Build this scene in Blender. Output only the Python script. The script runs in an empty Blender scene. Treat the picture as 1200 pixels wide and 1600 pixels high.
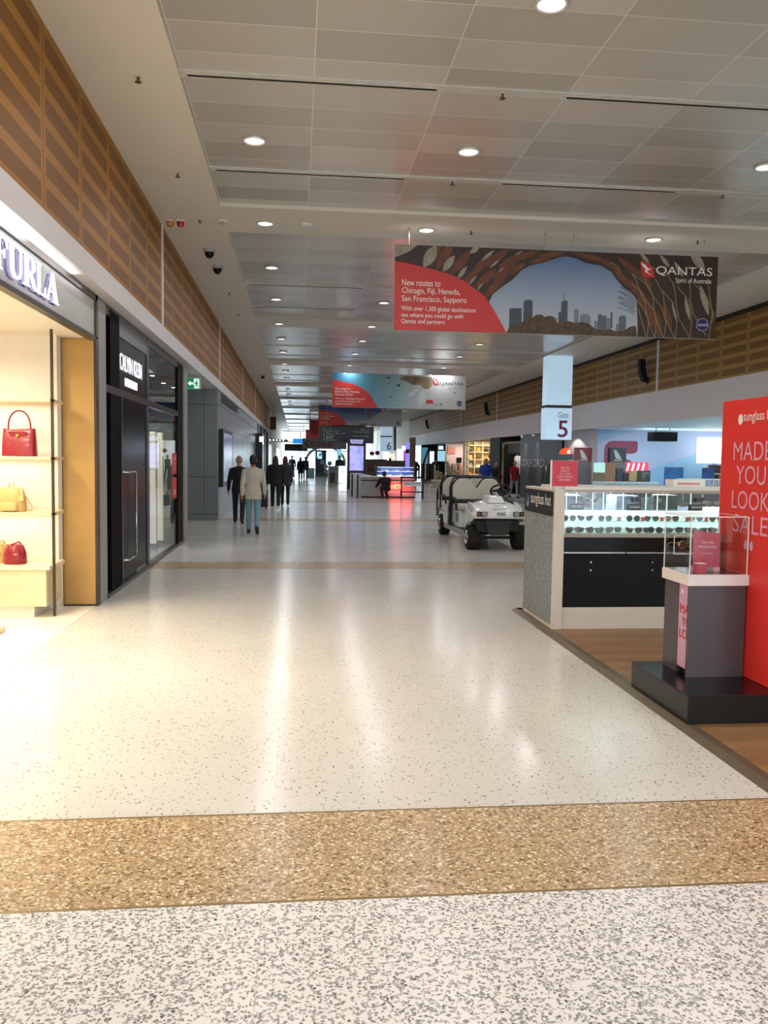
import bpy, bmesh, math, random
from mathutils import Vector, Matrix
random.seed(7)
sc = bpy.context.scene
col = sc.collection
PI = math.pi

# ------------------------------------------------------------------ camera
CAM_H, FOCAL_PX = 1.68, 1311.0
yaw, pitch, roll = 0.1034, -0.06394, 0.0135
f = Vector((math.sin(yaw) * math.cos(pitch), math.cos(yaw) * math.cos(pitch), math.sin(pitch)))
r = Vector((math.cos(yaw), -math.sin(yaw), 0))
u = r.cross(f)
r2 = r * math.cos(roll) + u * math.sin(roll)
u2 = -r * math.sin(roll) + u * math.cos(roll)
cd = bpy.data.cameras.new('camera')
cam = bpy.data.objects.new('camera', cd)
col.objects.link(cam)
cam.matrix_world = Matrix(((r2.x, u2.x, -f.x, 0), (r2.y, u2.y, -f.y, 0), (r2.z, u2.z, -f.z, CAM_H), (0, 0, 0, 1)))
cd.sensor_fit = 'VERTICAL'
cd.sensor_height = 36
cd.lens = 36 * FOCAL_PX / 1600
cd.clip_start = 0.05
cd.clip_end = 400
sc.camera = cam

# ------------------------------------------------------------------ world, view
w = bpy.data.worlds.new('world')
sc.world = w
w.use_nodes = True
bg = w.node_tree.nodes['Background']
bg.inputs['Color'].default_value = (0.74, 0.9, 1.0, 1)
bg.inputs['Strength'].default_value = 4.6
vs = sc.view_settings
vs.view_transform = 'Standard'
vs.look = 'None'
vs.gamma = 1
vs.use_curve_mapping = False
vs.exposure = 0.0

CEIL = 5.15


def lamp(kind, name, loc, power, color=(1, 1, 1), size=0.2, size_y=None, rot=(0, 0, 0), spread=None, spot=None, blend=0.5):
    ld = bpy.data.lights.new(name, kind)
    ld.energy = power
    ld.color = color
    if kind == 'AREA':
        if size_y:
            ld.shape = 'RECTANGLE'
            ld.size = size
            ld.size_y = size_y
        else:
            ld.shape = 'DISK'
            ld.size = size
        if spread:
            ld.spread = math.radians(spread)
    else:
        ld.shadow_soft_size = size
    if kind == 'SPOT':
        ld.spot_size = math.radians(spot or 60)
        ld.spot_blend = blend
    o = bpy.data.objects.new(name, ld)
    o.location = loc
    o.rotation_euler = rot
    col.objects.link(o)
    return o


WARM, COOL, NEUT = (1.0, 0.82, 0.58), (0.72, 0.88, 1.0), (1.0, 0.955, 0.9)
ROWS = [6.53 + 3.15 * k for k in range(17)]
COLS = [-0.5, 1.92, 5.5]


# ------------------------------------------------------------------ materials
def lin(h):
    h = h.lstrip('#')
    c = [int(h[i:i + 2], 16) / 255 for i in (0, 2, 4)]
    return tuple(x / 12.92 if x <= 0.04045 else ((x + 0.055) / 1.055) ** 2.4 for x in c) + (1,)


MATS = {}


def nodes(name):
    m = bpy.data.materials.new(name)
    m.use_nodes = True
    nt = m.node_tree
    return m, nt, nt.nodes['Principled BSDF']


def mat(name, color, rough=0.5, metal=0.0, emit=0.0, ecol=None, var=0.06, scale=9, spec=0.5, coat=0.0, bump=0.0):
    if name in MATS:
        return MATS[name]
    m, nt, b = nodes(name)
    c = lin(color)
    b.inputs['Roughness'].default_value = rough
    b.inputs['Metallic'].default_value = metal
    b.inputs['Specular IOR Level'].default_value = spec
    b.inputs['Coat Weight'].default_value = coat
    b.inputs['Coat Roughness'].default_value = 0.08
    tc = nt.nodes.new('ShaderNodeTexCoord')
    no = nt.nodes.new('ShaderNodeTexNoise')
    no.inputs['Scale'].default_value = scale
    no.inputs['Detail'].default_value = 3
    nt.links.new(tc.outputs['Object'], no.inputs['Vector'])
    rp = nt.nodes.new('ShaderNodeValToRGB')
    rp.color_ramp.elements[0].position = 0.3
    rp.color_ramp.elements[1].position = 0.7
    rp.color_ramp.elements[0].color = tuple(x * (1 - var) for x in c[:3]) + (1,)
    rp.color_ramp.elements[1].color = tuple(min(1, x * (1 + var)) for x in c[:3]) + (1,)
    nt.links.new(no.outputs['Fac'], rp.inputs['Fac'])
    nt.links.new(rp.outputs['Color'], b.inputs['Base Color'])
    if bump:
        bp = nt.nodes.new('ShaderNodeBump')
        bp.inputs['Strength'].default_value = bump
        bp.inputs['Distance'].default_value = 0.01
        nt.links.new(no.outputs['Fac'], bp.inputs['Height'])
        nt.links.new(bp.outputs['Normal'], b.inputs['Normal'])
    if emit:
        b.inputs['Emission Color'].default_value = lin(ecol or color)
        b.inputs['Emission Strength'].default_value = emit
    MATS[name] = m
    return m


def glass(name, tint='#ffffff', refl=1.0, rough=0.0):
    if name in MATS:
        return MATS[name]
    m = bpy.data.materials.new(name)
    m.use_nodes = True
    nt = m.node_tree
    nt.nodes.clear()
    out = nt.nodes.new('ShaderNodeOutputMaterial')
    tr = nt.nodes.new('ShaderNodeBsdfTransparent')
    tr.inputs['Color'].default_value = lin(tint)
    gl = nt.nodes.new('ShaderNodeBsdfGlossy')
    gl.inputs['Roughness'].default_value = rough
    gl.inputs['Color'].default_value = (refl, refl, refl, 1)
    fr = nt.nodes.new('ShaderNodeFresnel')
    ge = nt.nodes.new('ShaderNodeNewGeometry')     # a pane seen from its back face bends light the other way
    nt.links.new(mth(nt, 'MULTIPLY_ADD', ge.outputs['Backfacing'], 1 / 1.4 - 1.4, 1.4), fr.inputs['IOR'])
    mx = nt.nodes.new('ShaderNodeMixShader')
    nt.links.new(fr.outputs[0], mx.inputs[0])
    nt.links.new(tr.outputs[0], mx.inputs[1])
    nt.links.new(gl.outputs[0], mx.inputs[2])
    nt.links.new(mx.outputs[0], out.inputs[0])
    MATS[name] = m
    return m


def mth(nt, op, a, b=None, c=None):
    n = nt.nodes.new('ShaderNodeMath')
    n.operation = op
    for i, v in enumerate((a, b, c)):
        if v is None:
            continue
        if isinstance(v, (int, float)):
            n.inputs[i].default_value = v
        else:
            nt.links.new(v, n.inputs[i])
    return n.outputs[0]


def ramp(nt, fac, stops, interp='CONSTANT'):
    n = nt.nodes.new('ShaderNodeValToRGB')
    cr = n.color_ramp
    cr.interpolation = interp
    while len(cr.elements) < len(stops):
        cr.elements.new(0.5)
    for e, (p, c) in zip(cr.elements, stops):
        e.position = p
        e.color = lin(c)
    nt.links.new(fac, n.inputs['Fac'])
    return n.outputs['Color']


def mixc(nt, fac, a, b):
    n = nt.nodes.new('ShaderNodeMix')
    n.data_type = 'RGBA'
    for s, v in ((n.inputs['Factor'], fac), (n.inputs['A'], a), (n.inputs['B'], b)):
        if isinstance(v, str):
            s.default_value = lin(v)
        elif isinstance(v, (int, float)):
            s.default_value = v
        else:
            nt.links.new(v, s)
    return n.outputs['Result']


def objcoord(nt):
    tc = nt.nodes.new('ShaderNodeTexCoord')
    sp = nt.nodes.new('ShaderNodeSeparateXYZ')
    nt.links.new(tc.outputs['Object'], sp.inputs[0])
    return tc.outputs['Object'], sp.outputs


def voro(nt, vec, scale, stretch=None, feature='F1'):
    if stretch:
        mp = nt.nodes.new('ShaderNodeMapping')
        mp.inputs['Scale'].default_value = stretch
        nt.links.new(vec, mp.inputs['Vector'])
        vec = mp.outputs['Vector']
    v = nt.nodes.new('ShaderNodeTexVoronoi')
    v.feature = feature
    v.inputs['Scale'].default_value = scale
    nt.links.new(vec, v.inputs['Vector'])
    return v


def noise(nt, vec, scale, detail=2):
    n = nt.nodes.new('ShaderNodeTexNoise')
    n.inputs['Scale'].default_value = scale
    n.inputs['Detail'].default_value = detail
    nt.links.new(vec, n.inputs['Vector'])
    return n.outputs['Fac']


def warped(nt, vec, amount, scale):
    n = nt.nodes.new('ShaderNodeTexNoise')
    n.inputs['Scale'].default_value = scale
    nt.links.new(vec, n.inputs['Vector'])
    a = nt.nodes.new('ShaderNodeVectorMath')
    a.operation = 'MULTIPLY_ADD'
    nt.links.new(n.outputs['Color'], a.inputs[0])
    a.inputs[1].default_value = (amount,) * 3
    nt.links.new(vec, a.inputs[2])
    return a.outputs[0]


def gridline(nt, v, period, off, half):
    """1 on thin lines at off + k*period"""
    x = mth(nt, 'SUBTRACT', v, off)
    x = mth(nt, 'DIVIDE', x, period)
    x = mth(nt, 'FRACT', x)
    x = mth(nt, 'SUBTRACT', x, 0.5)
    x = mth(nt, 'ABSOLUTE', x)
    return mth(nt, 'GREATER_THAN', x, 0.5 - half / period)


def finish_floor(nt, b, colr, vec, rough):
    nt.links.new(colr, b.inputs['Base Color'])
    n = noise(nt, vec, 1.3, 4)
    rr = mth(nt, 'MULTIPLY_ADD', n, 0.12, rough - 0.06)
    nt.links.new(rr, b.inputs['Roughness'])
    b.inputs['Specular IOR Level'].default_value = 0.3


def floor_main_mat():
    m, nt, b = nodes('terrazzo_cream')
    vec, (x, y, z) = objcoord(nt)
    wv = warped(nt, vec, 0.012, 60)
    v = voro(nt, wv, 70)
    sep = nt.nodes.new('ShaderNodeSeparateColor')
    nt.links.new(v.outputs['Color'], sep.inputs[0])
    sm = mth(nt, 'LESS_THAN', v.outputs['Distance'], 0.38)
    pick = mth(nt, 'GREATER_THAN', sep.outputs[0], 0.86)
    mask = mth(nt, 'MULTIPLY', sm, pick)
    chip = ramp(nt, sep.outputs[1], [(0, '#4a4642'), (0.35, '#8d8576'), (0.7, '#a89a80')])
    base = ramp(nt, noise(nt, vec, 0.6, 3), [(0.3, '#cfccc6'), (0.7, '#dad7d1')], 'LINEAR')
    v2 = voro(nt, wv, 160)
    s2 = nt.nodes.new('ShaderNodeSeparateColor')
    nt.links.new(v2.outputs['Color'], s2.inputs[0])
    base = mixc(nt, mth(nt, 'MULTIPLY', s2.outputs[0], 0.16), base, '#a89f8c')
    c = mixc(nt, mask, base, chip)
    g = mth(nt, 'MAXIMUM', gridline(nt, x, 1.58, -0.1, 0.003), gridline(nt, y, 1.58, 0.76, 0.003))
    c = mixc(nt, mth(nt, 'MULTIPLY', g, 0.14), c, '#8b8378')
    finish_floor(nt, b, c, vec, 0.19)
    return m


def floor_near_mat():
    m, nt, b = nodes('terrazzo_grey_chips')
    vec, (x, y, z) = objcoord(nt)
    wv = warped(nt, vec, 0.02, 50)
    v = voro(nt, wv, 92)
    sep = nt.nodes.new('ShaderNodeSeparateColor')
    nt.links.new(v.outputs['Color'], sep.inputs[0])
    sm = mth(nt, 'LESS_THAN', v.outputs['Distance'], 0.6)
    pick = mth(nt, 'GREATER_THAN', sep.outputs[0], 0.42)
    mask = mth(nt, 'MULTIPLY', sm, pick)
    chip = ramp(nt, sep.outputs[1], [(0, '#84827f'), (0.25, '#9c9997'), (0.6, '#b4b0ad'), (0.95, '#66635f')])
    c = mixc(nt, mask, '#e9e4e1', chip)
    g = gridline(nt, x, 1.58, -0.12, 0.003)
    c = mixc(nt, mth(nt, 'MULTIPLY', g, 0.3), c, '#8b8378')
    finish_floor(nt, b, c, vec, 0.26)
    return m


def floor_tan_mat():
    m, nt, b = nodes('terrazzo_tan')
    vec, (x, y, z) = objcoord(nt)
    wv = warped(nt, vec, 0.012, 70)
    v = voro(nt, wv, 88)
    sep = nt.nodes.new('ShaderNodeSeparateColor')
    nt.links.new(v.outputs['Color'], sep.inputs[0])
    c = ramp(nt, sep.outputs[0], [(0, '#6e583f'), (0.1, '#9a8060'), (0.28, '#b39a78'), (0.52, '#c4a982'), (0.78, '#d8c3a0'), (0.93, '#ebe0cb')])
    edge = mth(nt, 'LESS_THAN', v.outputs['Distance'], 0.62)
    c = mixc(nt, edge, '#a58a66', c)
    finish_floor(nt, b, c, vec, 0.26)
    return m


def wood_floor_mat():
    m, nt, b = nodes('oak_planks')
    vec, (x, y, z) = objcoord(nt)
    br = nt.nodes.new('ShaderNodeTexBrick')
    br.inputs['Scale'].default_value = 1
    br.inputs['Brick Width'].default_value = 1.3
    br.inputs['Row Height'].default_value = 0.13
    br.inputs['Mortar Size'].default_value = 0.002
    br.inputs['Color1'].default_value = lin('#9d7850')
    br.inputs['Color2'].default_value = lin('#85623e')
    br.inputs['Mortar'].default_value = lin('#4f3a26')
    nt.links.new(vec, br.inputs['Vector'])
    mp = nt.nodes.new('ShaderNodeMapping')
    mp.inputs['Scale'].default_value = (2, 30, 1)
    nt.links.new(vec, mp.inputs['Vector'])
    n = noise(nt, mp.outputs['Vector'], 2, 4)
    c = mixc(nt, mth(nt, 'MULTIPLY', n, 0.35), br.outputs['Color'], '#5c4128')
    nt.links.new(c, b.inputs['Base Color'])
    b.inputs['Roughness'].default_value = 0.42
    return m


def timber_mat(name, y_off, z0, dark, light, vert):
    """perforated acoustic timber: rows of darker slotted fields inside plain margins"""
    m, nt, b = nodes(name)
    vec, (x, y, z) = objcoord(nt)
    yy = mth(nt, 'FRACT', mth(nt, 'DIVIDE', mth(nt, 'SUBTRACT', y, y_off), 1.18))
    rows = mth(nt, 'DIVIDE', mth(nt, 'SUBTRACT', z, z0), 0.242)
    zz = mth(nt, 'FRACT', rows)
    iny = mth(nt, 'LESS_THAN', mth(nt, 'ABSOLUTE', mth(nt, 'SUBTRACT', yy, 0.5)), 0.445)
    inz = mth(nt, 'LESS_THAN', mth(nt, 'ABSOLUTE', mth(nt, 'SUBTRACT', zz, 0.5)), 0.31)
    fld = mth(nt, 'MULTIPLY', iny, inz)
    # fine slots in the field
    slot = mth(nt, 'FRACT', mth(nt, 'MULTIPLY', z, 62))
    slot = mth(nt, 'GREATER_THAN', slot, 0.62)
    mp = nt.nodes.new('ShaderNodeMapping')
    mp.inputs['Scale'].default_value = (1, 1.5, 40)
    nt.links.new(vec, mp.inputs['Vector'])
    n = noise(nt, mp.outputs['Vector'], 2, 4)
    lc = mixc(nt, n, light, vert)
    dc = mixc(nt, mth(nt, 'MULTIPLY', slot, 0.5), dark, '#5a3a1e')
    c = mixc(nt, fld, lc, dc)
    seam = gridline(nt, y, 1.18, y_off, 0.006)
    c = mixc(nt, seam, c, '#4a3018')
    nt.links.new(c, b.inputs['Base Color'])
    b.inputs['Roughness'].default_value = 0.5
    b.inputs['Specular IOR Level'].default_value = 0.25
    return m


def ceiling_panel_mat(yoff):
    m, nt, b = nodes('metal_ceiling_panels')
    vec, (x, y, z) = objcoord(nt)
    mp = nt.nodes.new('ShaderNodeMapping')
    mp.inputs['Location'].default_value = (-0.13, -yoff, 0)
    nt.links.new(vec, mp.inputs['Vector'])
    br = nt.nodes.new('ShaderNodeTexBrick')
    br.offset = 0
    br.inputs['Scale'].default_value = 1
    br.inputs['Brick Width'].default_value = 1.215
    br.inputs['Row Height'].default_value = 0.525
    br.inputs['Mortar Size'].default_value = 0.006
    br.inputs['Mortar Smooth'].default_value = 0.2
    br.inputs['Color1'].default_value = lin('#cdc7be')
    br.inputs['Color2'].default_value = lin('#b3ada4')
    br.inputs['Mortar'].default_value = lin('#e2ded6')
    nt.links.new(mp.outputs['Vector'], br.inputs['Vector'])
    mp2 = nt.nodes.new('ShaderNodeMapping')
    mp2.inputs['Scale'].default_value = (1.2, 3, 1)
    nt.links.new(vec, mp2.inputs['Vector'])
    n = noise(nt, mp2.outputs['Vector'], 1.2, 4)
    c = mixc(nt, mth(nt, 'MULTIPLY', n, 0.06), br.outputs['Color'], '#98958f')
    nt.links.new(c, b.inputs['Base Color'])
    b.inputs['Metallic'].default_value = 0.2
    nt.links.new(mth(nt, 'MULTIPLY_ADD', n, 0.04, 0.2), b.inputs['Roughness'])
    # slight waviness of each metal tray: streaked reflections
    n2 = noise(nt, mp2.outputs['Vector'], 3.0, 2)
    bp = nt.nodes.new('ShaderNodeBump')
    bp.inputs['Strength'].default_value = 0.004
    bp.inputs['Distance'].default_value = 0.02
    nt.links.new(n2, bp.inputs['Height'])
    nt.links.new(bp.outputs['Normal'], b.inputs['Normal'])
    return m


def fabric_mat(name, c1, c2, scale=260):
    m, nt, b = nodes(name)
    vec, (x, y, z) = objcoord(nt)
    n = noise(nt, vec, scale, 2)
    n2 = noise(nt, vec, 45, 3)
    k = mth(nt, 'MULTIPLY_ADD', n2, 0.5, mth(nt, 'MULTIPLY', n, 0.5))
    nt.links.new(ramp(nt, k, [(0.4, c1), (0.6, c2)], 'LINEAR'), b.inputs['Base Color'])
    b.inputs['Roughness'].default_value = 0.9
    return m


def print_mat(name, stops, axis=2, lo=0.0, hi=1.0, wob=0.0, nscale=3, rough=0.45):
    """a printed picture: colours along one axis of the print, broken up by noise"""
    m, nt, b = nodes(name)
    vec, outs = objcoord(nt)
    t = mth(nt, 'DIVIDE', mth(nt, 'SUBTRACT', outs[axis], lo), hi - lo)
    if wob:
        t = mth(nt, 'ADD', t, mth(nt, 'MULTIPLY', mth(nt, 'SUBTRACT', noise(nt, vec, nscale, 4), 0.5), wob))
    nt.links.new(ramp(nt, t, stops, 'LINEAR'), b.inputs['Base Color'])
    b.inputs['Roughness'].default_value = rough
    return m


def screen_mat(name, stops, strength, scale=3, stretch=(1, 1, 1)):
    if name in MATS:
        return MATS[name]
    m, nt, b = nodes(name)
    vec, outs = objcoord(nt)
    mp = nt.nodes.new('ShaderNodeMapping')
    mp.inputs['Scale'].default_value = stretch
    nt.links.new(vec, mp.inputs['Vector'])
    c = ramp(nt, noise(nt, mp.outputs['Vector'], scale, 3), stops, 'LINEAR')
    nt.links.new(c, b.inputs['Emission Color'])
    b.inputs['Emission Strength'].default_value = strength
    b.inputs['Base Color'].default_value = (0.02, 0.02, 0.02, 1)
    b.inputs['Roughness'].default_value = 0.2
    MATS[name] = m
    return m


# ------------------------------------------------------------------ mesh building
class MB:
    def __init__(s):
        s.v, s.f = [], []

    def add(s, vs, fs):
        n = len(s.v)
        s.v += [tuple(p) for p in vs]
        s.f += [tuple(i + n for i in q) for q in fs]
        return s

    def box(s, x0, x1, y0, y1, z0, z1):
        return s.add([(x0, y0, z0), (x1, y0, z0), (x1, y1, z0), (x0, y1, z0), (x0, y0, z1), (x1, y0, z1), (x1, y1, z1), (x0, y1, z1)],
                     [(0, 3, 2, 1), (4, 5, 6, 7), (0, 1, 5, 4), (1, 2, 6, 5), (2, 3, 7, 6), (3, 0, 4, 7)])

    def cyl(s, p0, p1, r0, r1=None, n=16, caps=True):
        r1 = r0 if r1 is None else r1
        p0, p1 = Vector(p0), Vector(p1)
        d = (p1 - p0).normalized()
        a = d.orthogonal().normalized()
        b = d.cross(a)
        vs = []
        for p, rr in ((p0, r0), (p1, r1)):
            for i in range(n):
                t = 2 * PI * i / n
                vs.append(p + (a * math.cos(t) + b * math.sin(t)) * rr)
        fs = [(i, (i + 1) % n, n + (i + 1) % n, n + i) for i in range(n)]
        if caps:
            fs += [tuple(range(n - 1, -1, -1)), tuple(range(n, 2 * n))]
        return s.add(vs, fs)

    def tube(s, pts, rad, n=8, closed=False):
        pts = [Vector(p) for p in pts]
        m = len(pts)
        vs = []
        ref = None
        for k, p in enumerate(pts):
            if closed:
                d = pts[(k + 1) % m] - pts[k - 1]
            else:
                d = pts[min(k + 1, m - 1)] - pts[max(k - 1, 0)]
            d.normalize()
            if ref is None:
                ref = d.orthogonal().normalized()
            ref = (ref - d * ref.dot(d)).normalized()
            b = d.cross(ref)
            rr = rad[k] if isinstance(rad, (list, tuple)) else rad
            vs += [p + (ref * math.cos(2 * PI * i / n) + b * math.sin(2 * PI * i / n)) * rr for i in range(n)]
        fs = []
        for k in range(m if closed else m - 1):
            k2 = (k + 1) % m
            fs += [(k * n + i, k * n + (i + 1) % n, k2 * n + (i + 1) % n, k2 * n + i) for i in range(n)]
        if not closed:
            fs += [tuple(range(n - 1, -1, -1)), tuple(range((m - 1) * n, m * n))]
        return s.add(vs, fs)

    def ell(s, c, rx, ry, rz, nu=16, nv=10, z0=-1.0, z1=1.0):
        vs, fs = [], []
        for j in range(nv + 1):
            ph = math.asin(max(-1, min(1, z0 + 0))) + (math.asin(z1) - math.asin(z0)) * j / nv
            for i in range(nu):
                t = 2 * PI * i / nu
                vs.append((c[0] + rx * math.cos(ph) * math.cos(t), c[1] + ry * math.cos(ph) * math.sin(t), c[2] + rz * math.sin(ph)))
        for j in range(nv):
            for i in range(nu):
                fs.append((j * nu + i, j * nu + (i + 1) % nu, (j + 1) * nu + (i + 1) % nu, (j + 1) * nu + i))
        fs += [tuple(range(nu - 1, -1, -1)), tuple(range(nv * nu, nv * nu + nu))]
        return s.add(vs, fs)

    def stack(s, secs, n=20):
        """closed body from (cx, cy, z, rx, ry) sections, bottom to top"""
        vs = []
        for cx, cy, z, rx, ry in secs:
            vs += [(cx + rx * math.cos(2 * PI * i / n), cy + ry * math.sin(2 * PI * i / n), z) for i in range(n)]
        fs = []
        for k in range(len(secs) - 1):
            fs += [(k * n + i, k * n + (i + 1) % n, (k + 1) * n + (i + 1) % n, (k + 1) * n + i) for i in range(n)]
        fs += [tuple(range(n - 1, -1, -1)), tuple(range((len(secs) - 1) * n, len(secs) * n))]
        return s.add(vs, fs)

    def capsule(s, p0, p1, r0, r1, n=12):
        p0, p1 = Vector(p0), Vector(p1)
        d = (p1 - p0)
        L = d.length or 1e-6
        d = d / L
        pts, rad = [], []
        for k in range(4):
            a = PI / 2 * k / 3
            pts.append(p0 - d * r0 * math.cos(a))
            rad.append(max(1e-4, r0 * math.sin(a)))
        for k in range(4):
            a = PI / 2 * k / 3
            pts.append(p1 + d * r1 * math.sin(a))
            rad.append(max(1e-4, r1 * math.cos(a)))
        return s.tube(pts, rad, n)

    def prism(s, poly, O, U, V, depth):
        """2-D polygon laid on O + a*U + b*V, thickened by depth along U x V"""
        O, U, V = Vector(O), Vector(U), Vector(V)
        N = U.cross(V).normalized() * depth
        n = len(poly)
        area = sum(poly[i][0] * poly[(i + 1) % n][1] - poly[(i + 1) % n][0] * poly[i][1] for i in range(n))
        if area < 0:
            poly = poly[::-1]
        a = [O + U * p[0] + V * p[1] for p in poly]
        vs = a + [p + N for p in a]
        fs = [tuple(range(n - 1, -1, -1)), tuple(range(n, 2 * n))] + [(i, (i + 1) % n, n + (i + 1) % n, n + i) for i in range(n)]
        return s.add(vs, fs)

    def sheet(s, poly, O, U, V):
        O, U, V = Vector(O), Vector(U), Vector(V)
        return s.add([O + U * p[0] + V * p[1] for p in poly], [tuple(range(len(poly)))])

    def mesh(s, name, smooth=None):
        me = bpy.data.meshes.new(name)
        me.from_pydata(s.v, [], s.f)
        me.update()
        if smooth:
            me.polygons.foreach_set('use_smooth', [True] * len(me.polygons))
            me.set_sharp_from_angle(angle=math.radians(smooth))
        return me

    def build(s, name, m, parent=None, bevel=0, smooth=None, world=True, seg=2):
        if parent is not None and world:
            w0 = wloc(parent)
            s.v = [(p[0] - w0[0], p[1] - w0[1], p[2] - w0[2]) for p in s.v]
        me = s.mesh(name, smooth)
        me.materials.append(m)
        o = bpy.data.objects.new(name, me)
        col.objects.link(o)
        if parent is not None:
            o.parent = parent
        if bevel:
            md = o.modifiers.new('bevel', 'BEVEL')
            md.width = bevel
            md.segments = seg
            md.limit_method = 'ANGLE'
            md.angle_limit = math.radians(40)
        return o


def wloc(o):
    p = Vector(o.location)
    while o.parent:
        o = o.parent
        p = p + Vector(o.location)
    return p


def tag(o, label=None, cat=None, group=None, kind=None):
    if label:
        o['label'] = label
    if cat:
        o['category'] = cat
    if group:
        o['group'] = group
    if kind:
        o['kind'] = kind
    return o


def thing(name, label, cat, loc=(0, 0, 0), group=None, rotz=0):
    o = bpy.data.objects.new(name, None)
    o.empty_display_size = 0.1
    o.location = loc
    o.rotation_euler = (0, 0, rotz)
    col.objects.link(o)
    return tag(o, label, cat, group)


def bx(name, x0, x1, y0, y1, z0, z1, m, parent=None, bevel=0, label=None, cat=None, group=None, world=True):
    o = MB().box(x0, x1, y0, y1, z0, z1).build(name, m, parent, bevel, world=world)
    return tag(o, label, cat, group)


def struct(name, mb, m, parent=None, bevel=0):
    o = mb.build(name, m, parent, bevel)
    if parent is None:
        o['kind'] = 'structure'
    return o


def dup(root, loc, rotz=None, label=None, group=None, rot=None, scale=None):
    c = root.copy()
    col.objects.link(c)
    c.location = loc
    if rotz is not None:
        c.rotation_euler = (0, 0, rotz)
    if rot is not None:
        c.rotation_euler = rot
    if scale:
        c.scale = scale
    if label:
        c['label'] = label
    if group:
        c['group'] = group
    for ch in list(root.children):
        k = ch.copy()
        col.objects.link(k)
        k.parent = c
        for g in list(ch.children):
            h = g.copy()
            col.objects.link(h)
            h.parent = k
    return c


def text_mesh(body, shear=0, offset=0, spacing=1.0, align='LEFT', line=1.0):
    cu = bpy.data.curves.new('lettering', 'FONT')
    cu.body = body
    cu.align_x = align
    cu.shear = shear
    cu.offset = offset
    cu.space_character = spacing
    cu.space_line = line
    cu.resolution_u = 3
    o = bpy.data.objects.new('lettering', cu)
    col.objects.link(o)
    bpy.context.view_layer.update()
    me = bpy.data.meshes.new_from_object(o.evaluated_get(bpy.context.evaluated_depsgraph_get()))
    vs = [tuple(v.co) for v in me.vertices]
    fs = [tuple(p.vertices) for p in me.polygons]
    bpy.data.objects.remove(o)
    bpy.data.curves.remove(cu)
    bpy.data.meshes.remove(me)
    return vs, fs


FACE_S = ((1, 0, 0), (0, 0, 1))     # reads on a face that looks towards the viewer (-Y)
FACE_E = ((0, 1, 0), (0, 0, 1))     # on a left-hand wall looking +X
FACE_W = ((0, -1, 0), (0, 0, 1))    # on a face looking -X


def text(body, face, P0, w, h, m, parent, name='lettering', depth=0.0, off=0.002, world=True, **kw):
    """lettering whose box is w x h with its lower left corner at P0"""
    vs, fs = text_mesh(body, **kw)
    xs = [v[0] for v in vs]
    ys = [v[1] for v in vs]
    x0, x1, y0, y1 = min(xs), max(xs), min(ys), max(ys)
    U, V = Vector(face[0]), Vector(face[1])
    N = U.cross(V)
    O = Vector(P0) + N * off
    sx = (w / (x1 - x0)) if w else h / (y1 - y0)
    sy = (h / (y1 - y0)) if h else sx
    mb = MB()
    mb.add([O + U * ((a - x0) * sx) + V * ((b - y0) * sy) for a, b, _ in vs], fs)
    o = mb.build(name, m, parent, world=world)
    if depth:
        md = o.modifiers.new('depth', 'SOLIDIFY')
        md.thickness = depth
        md.offset = 1
    return o


ORD = 'first second third fourth fifth sixth seventh eighth ninth tenth eleventh twelfth thirteenth fourteenth fifteenth sixteenth seventeenth eighteenth nineteenth twentieth'.split()

# ================================================================== THE SETTING
white = mat('painted_plaster', '#d9d2c6', 0.55, var=0.02, scale=1.5)
white2 = mat('white_laminate', '#e8e4de', 0.35, var=0.02)
fasc = mat('fascia_paint', '#ddd7d8', 0.5, var=0.02, scale=1.5)
black = mat('black_gloss', '#0b0b0c', 0.3, var=0.1, spec=0.25)
blackm = mat('black_matt', '#0b0b0c', 0.55, var=0.1, spec=0.25)
dark = mat('charcoal_panel', '#2c2d30', 0.45)
steel = mat('brushed_steel', '#a3a19d', 0.32, 0.9)
bronze = mat('bronze_frame', '#4a4238', 0.35, 0.7)
gold = mat('brushed_brass_panel', '#b8935a', 0.4, 0.55, var=0.05, scale=2)
greyp = mat('grey_wall_panel', '#7d7f7e', 0.45, var=0.03, scale=2)
blued = mat('satin_metal_panel', '#8b8f95', 0.25, 0.35, var=0.05, scale=2)
red = mat('signal_red', '#d8302a', 0.5, var=0.02)
redink = mat('red_ink', '#c8252b', 0.5, var=0.02)
maroon = mat('maroon_ink', '#8c2036', 0.5, var=0.03)
whiteink = mat('white_ink', '#f2efe9', 0.5, var=0.01)
pinkink = mat('pink_ink', '#e2a3bd', 0.5, var=0.02)
navy = mat('navy_ink', '#2b2a6b', 0.4)
lit_white = mat('lit_white', '#f4f8ff', 0.5, emit=3.0)
lamp_face = mat('lamp_diffuser', '#f3f0ff', 0.5, emit=3.5)
green_lit = mat('exit_green', '#0a8a55', 0.4, emit=0.55)
chrome = mat('chrome', '#c9c9cb', 0.12, 1.0)
glas = glass('clear_glass')
acry = glass('clear_acrylic', '#f4f6f6')
smoked = glass('smoked_glass', '#8d9296')

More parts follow.
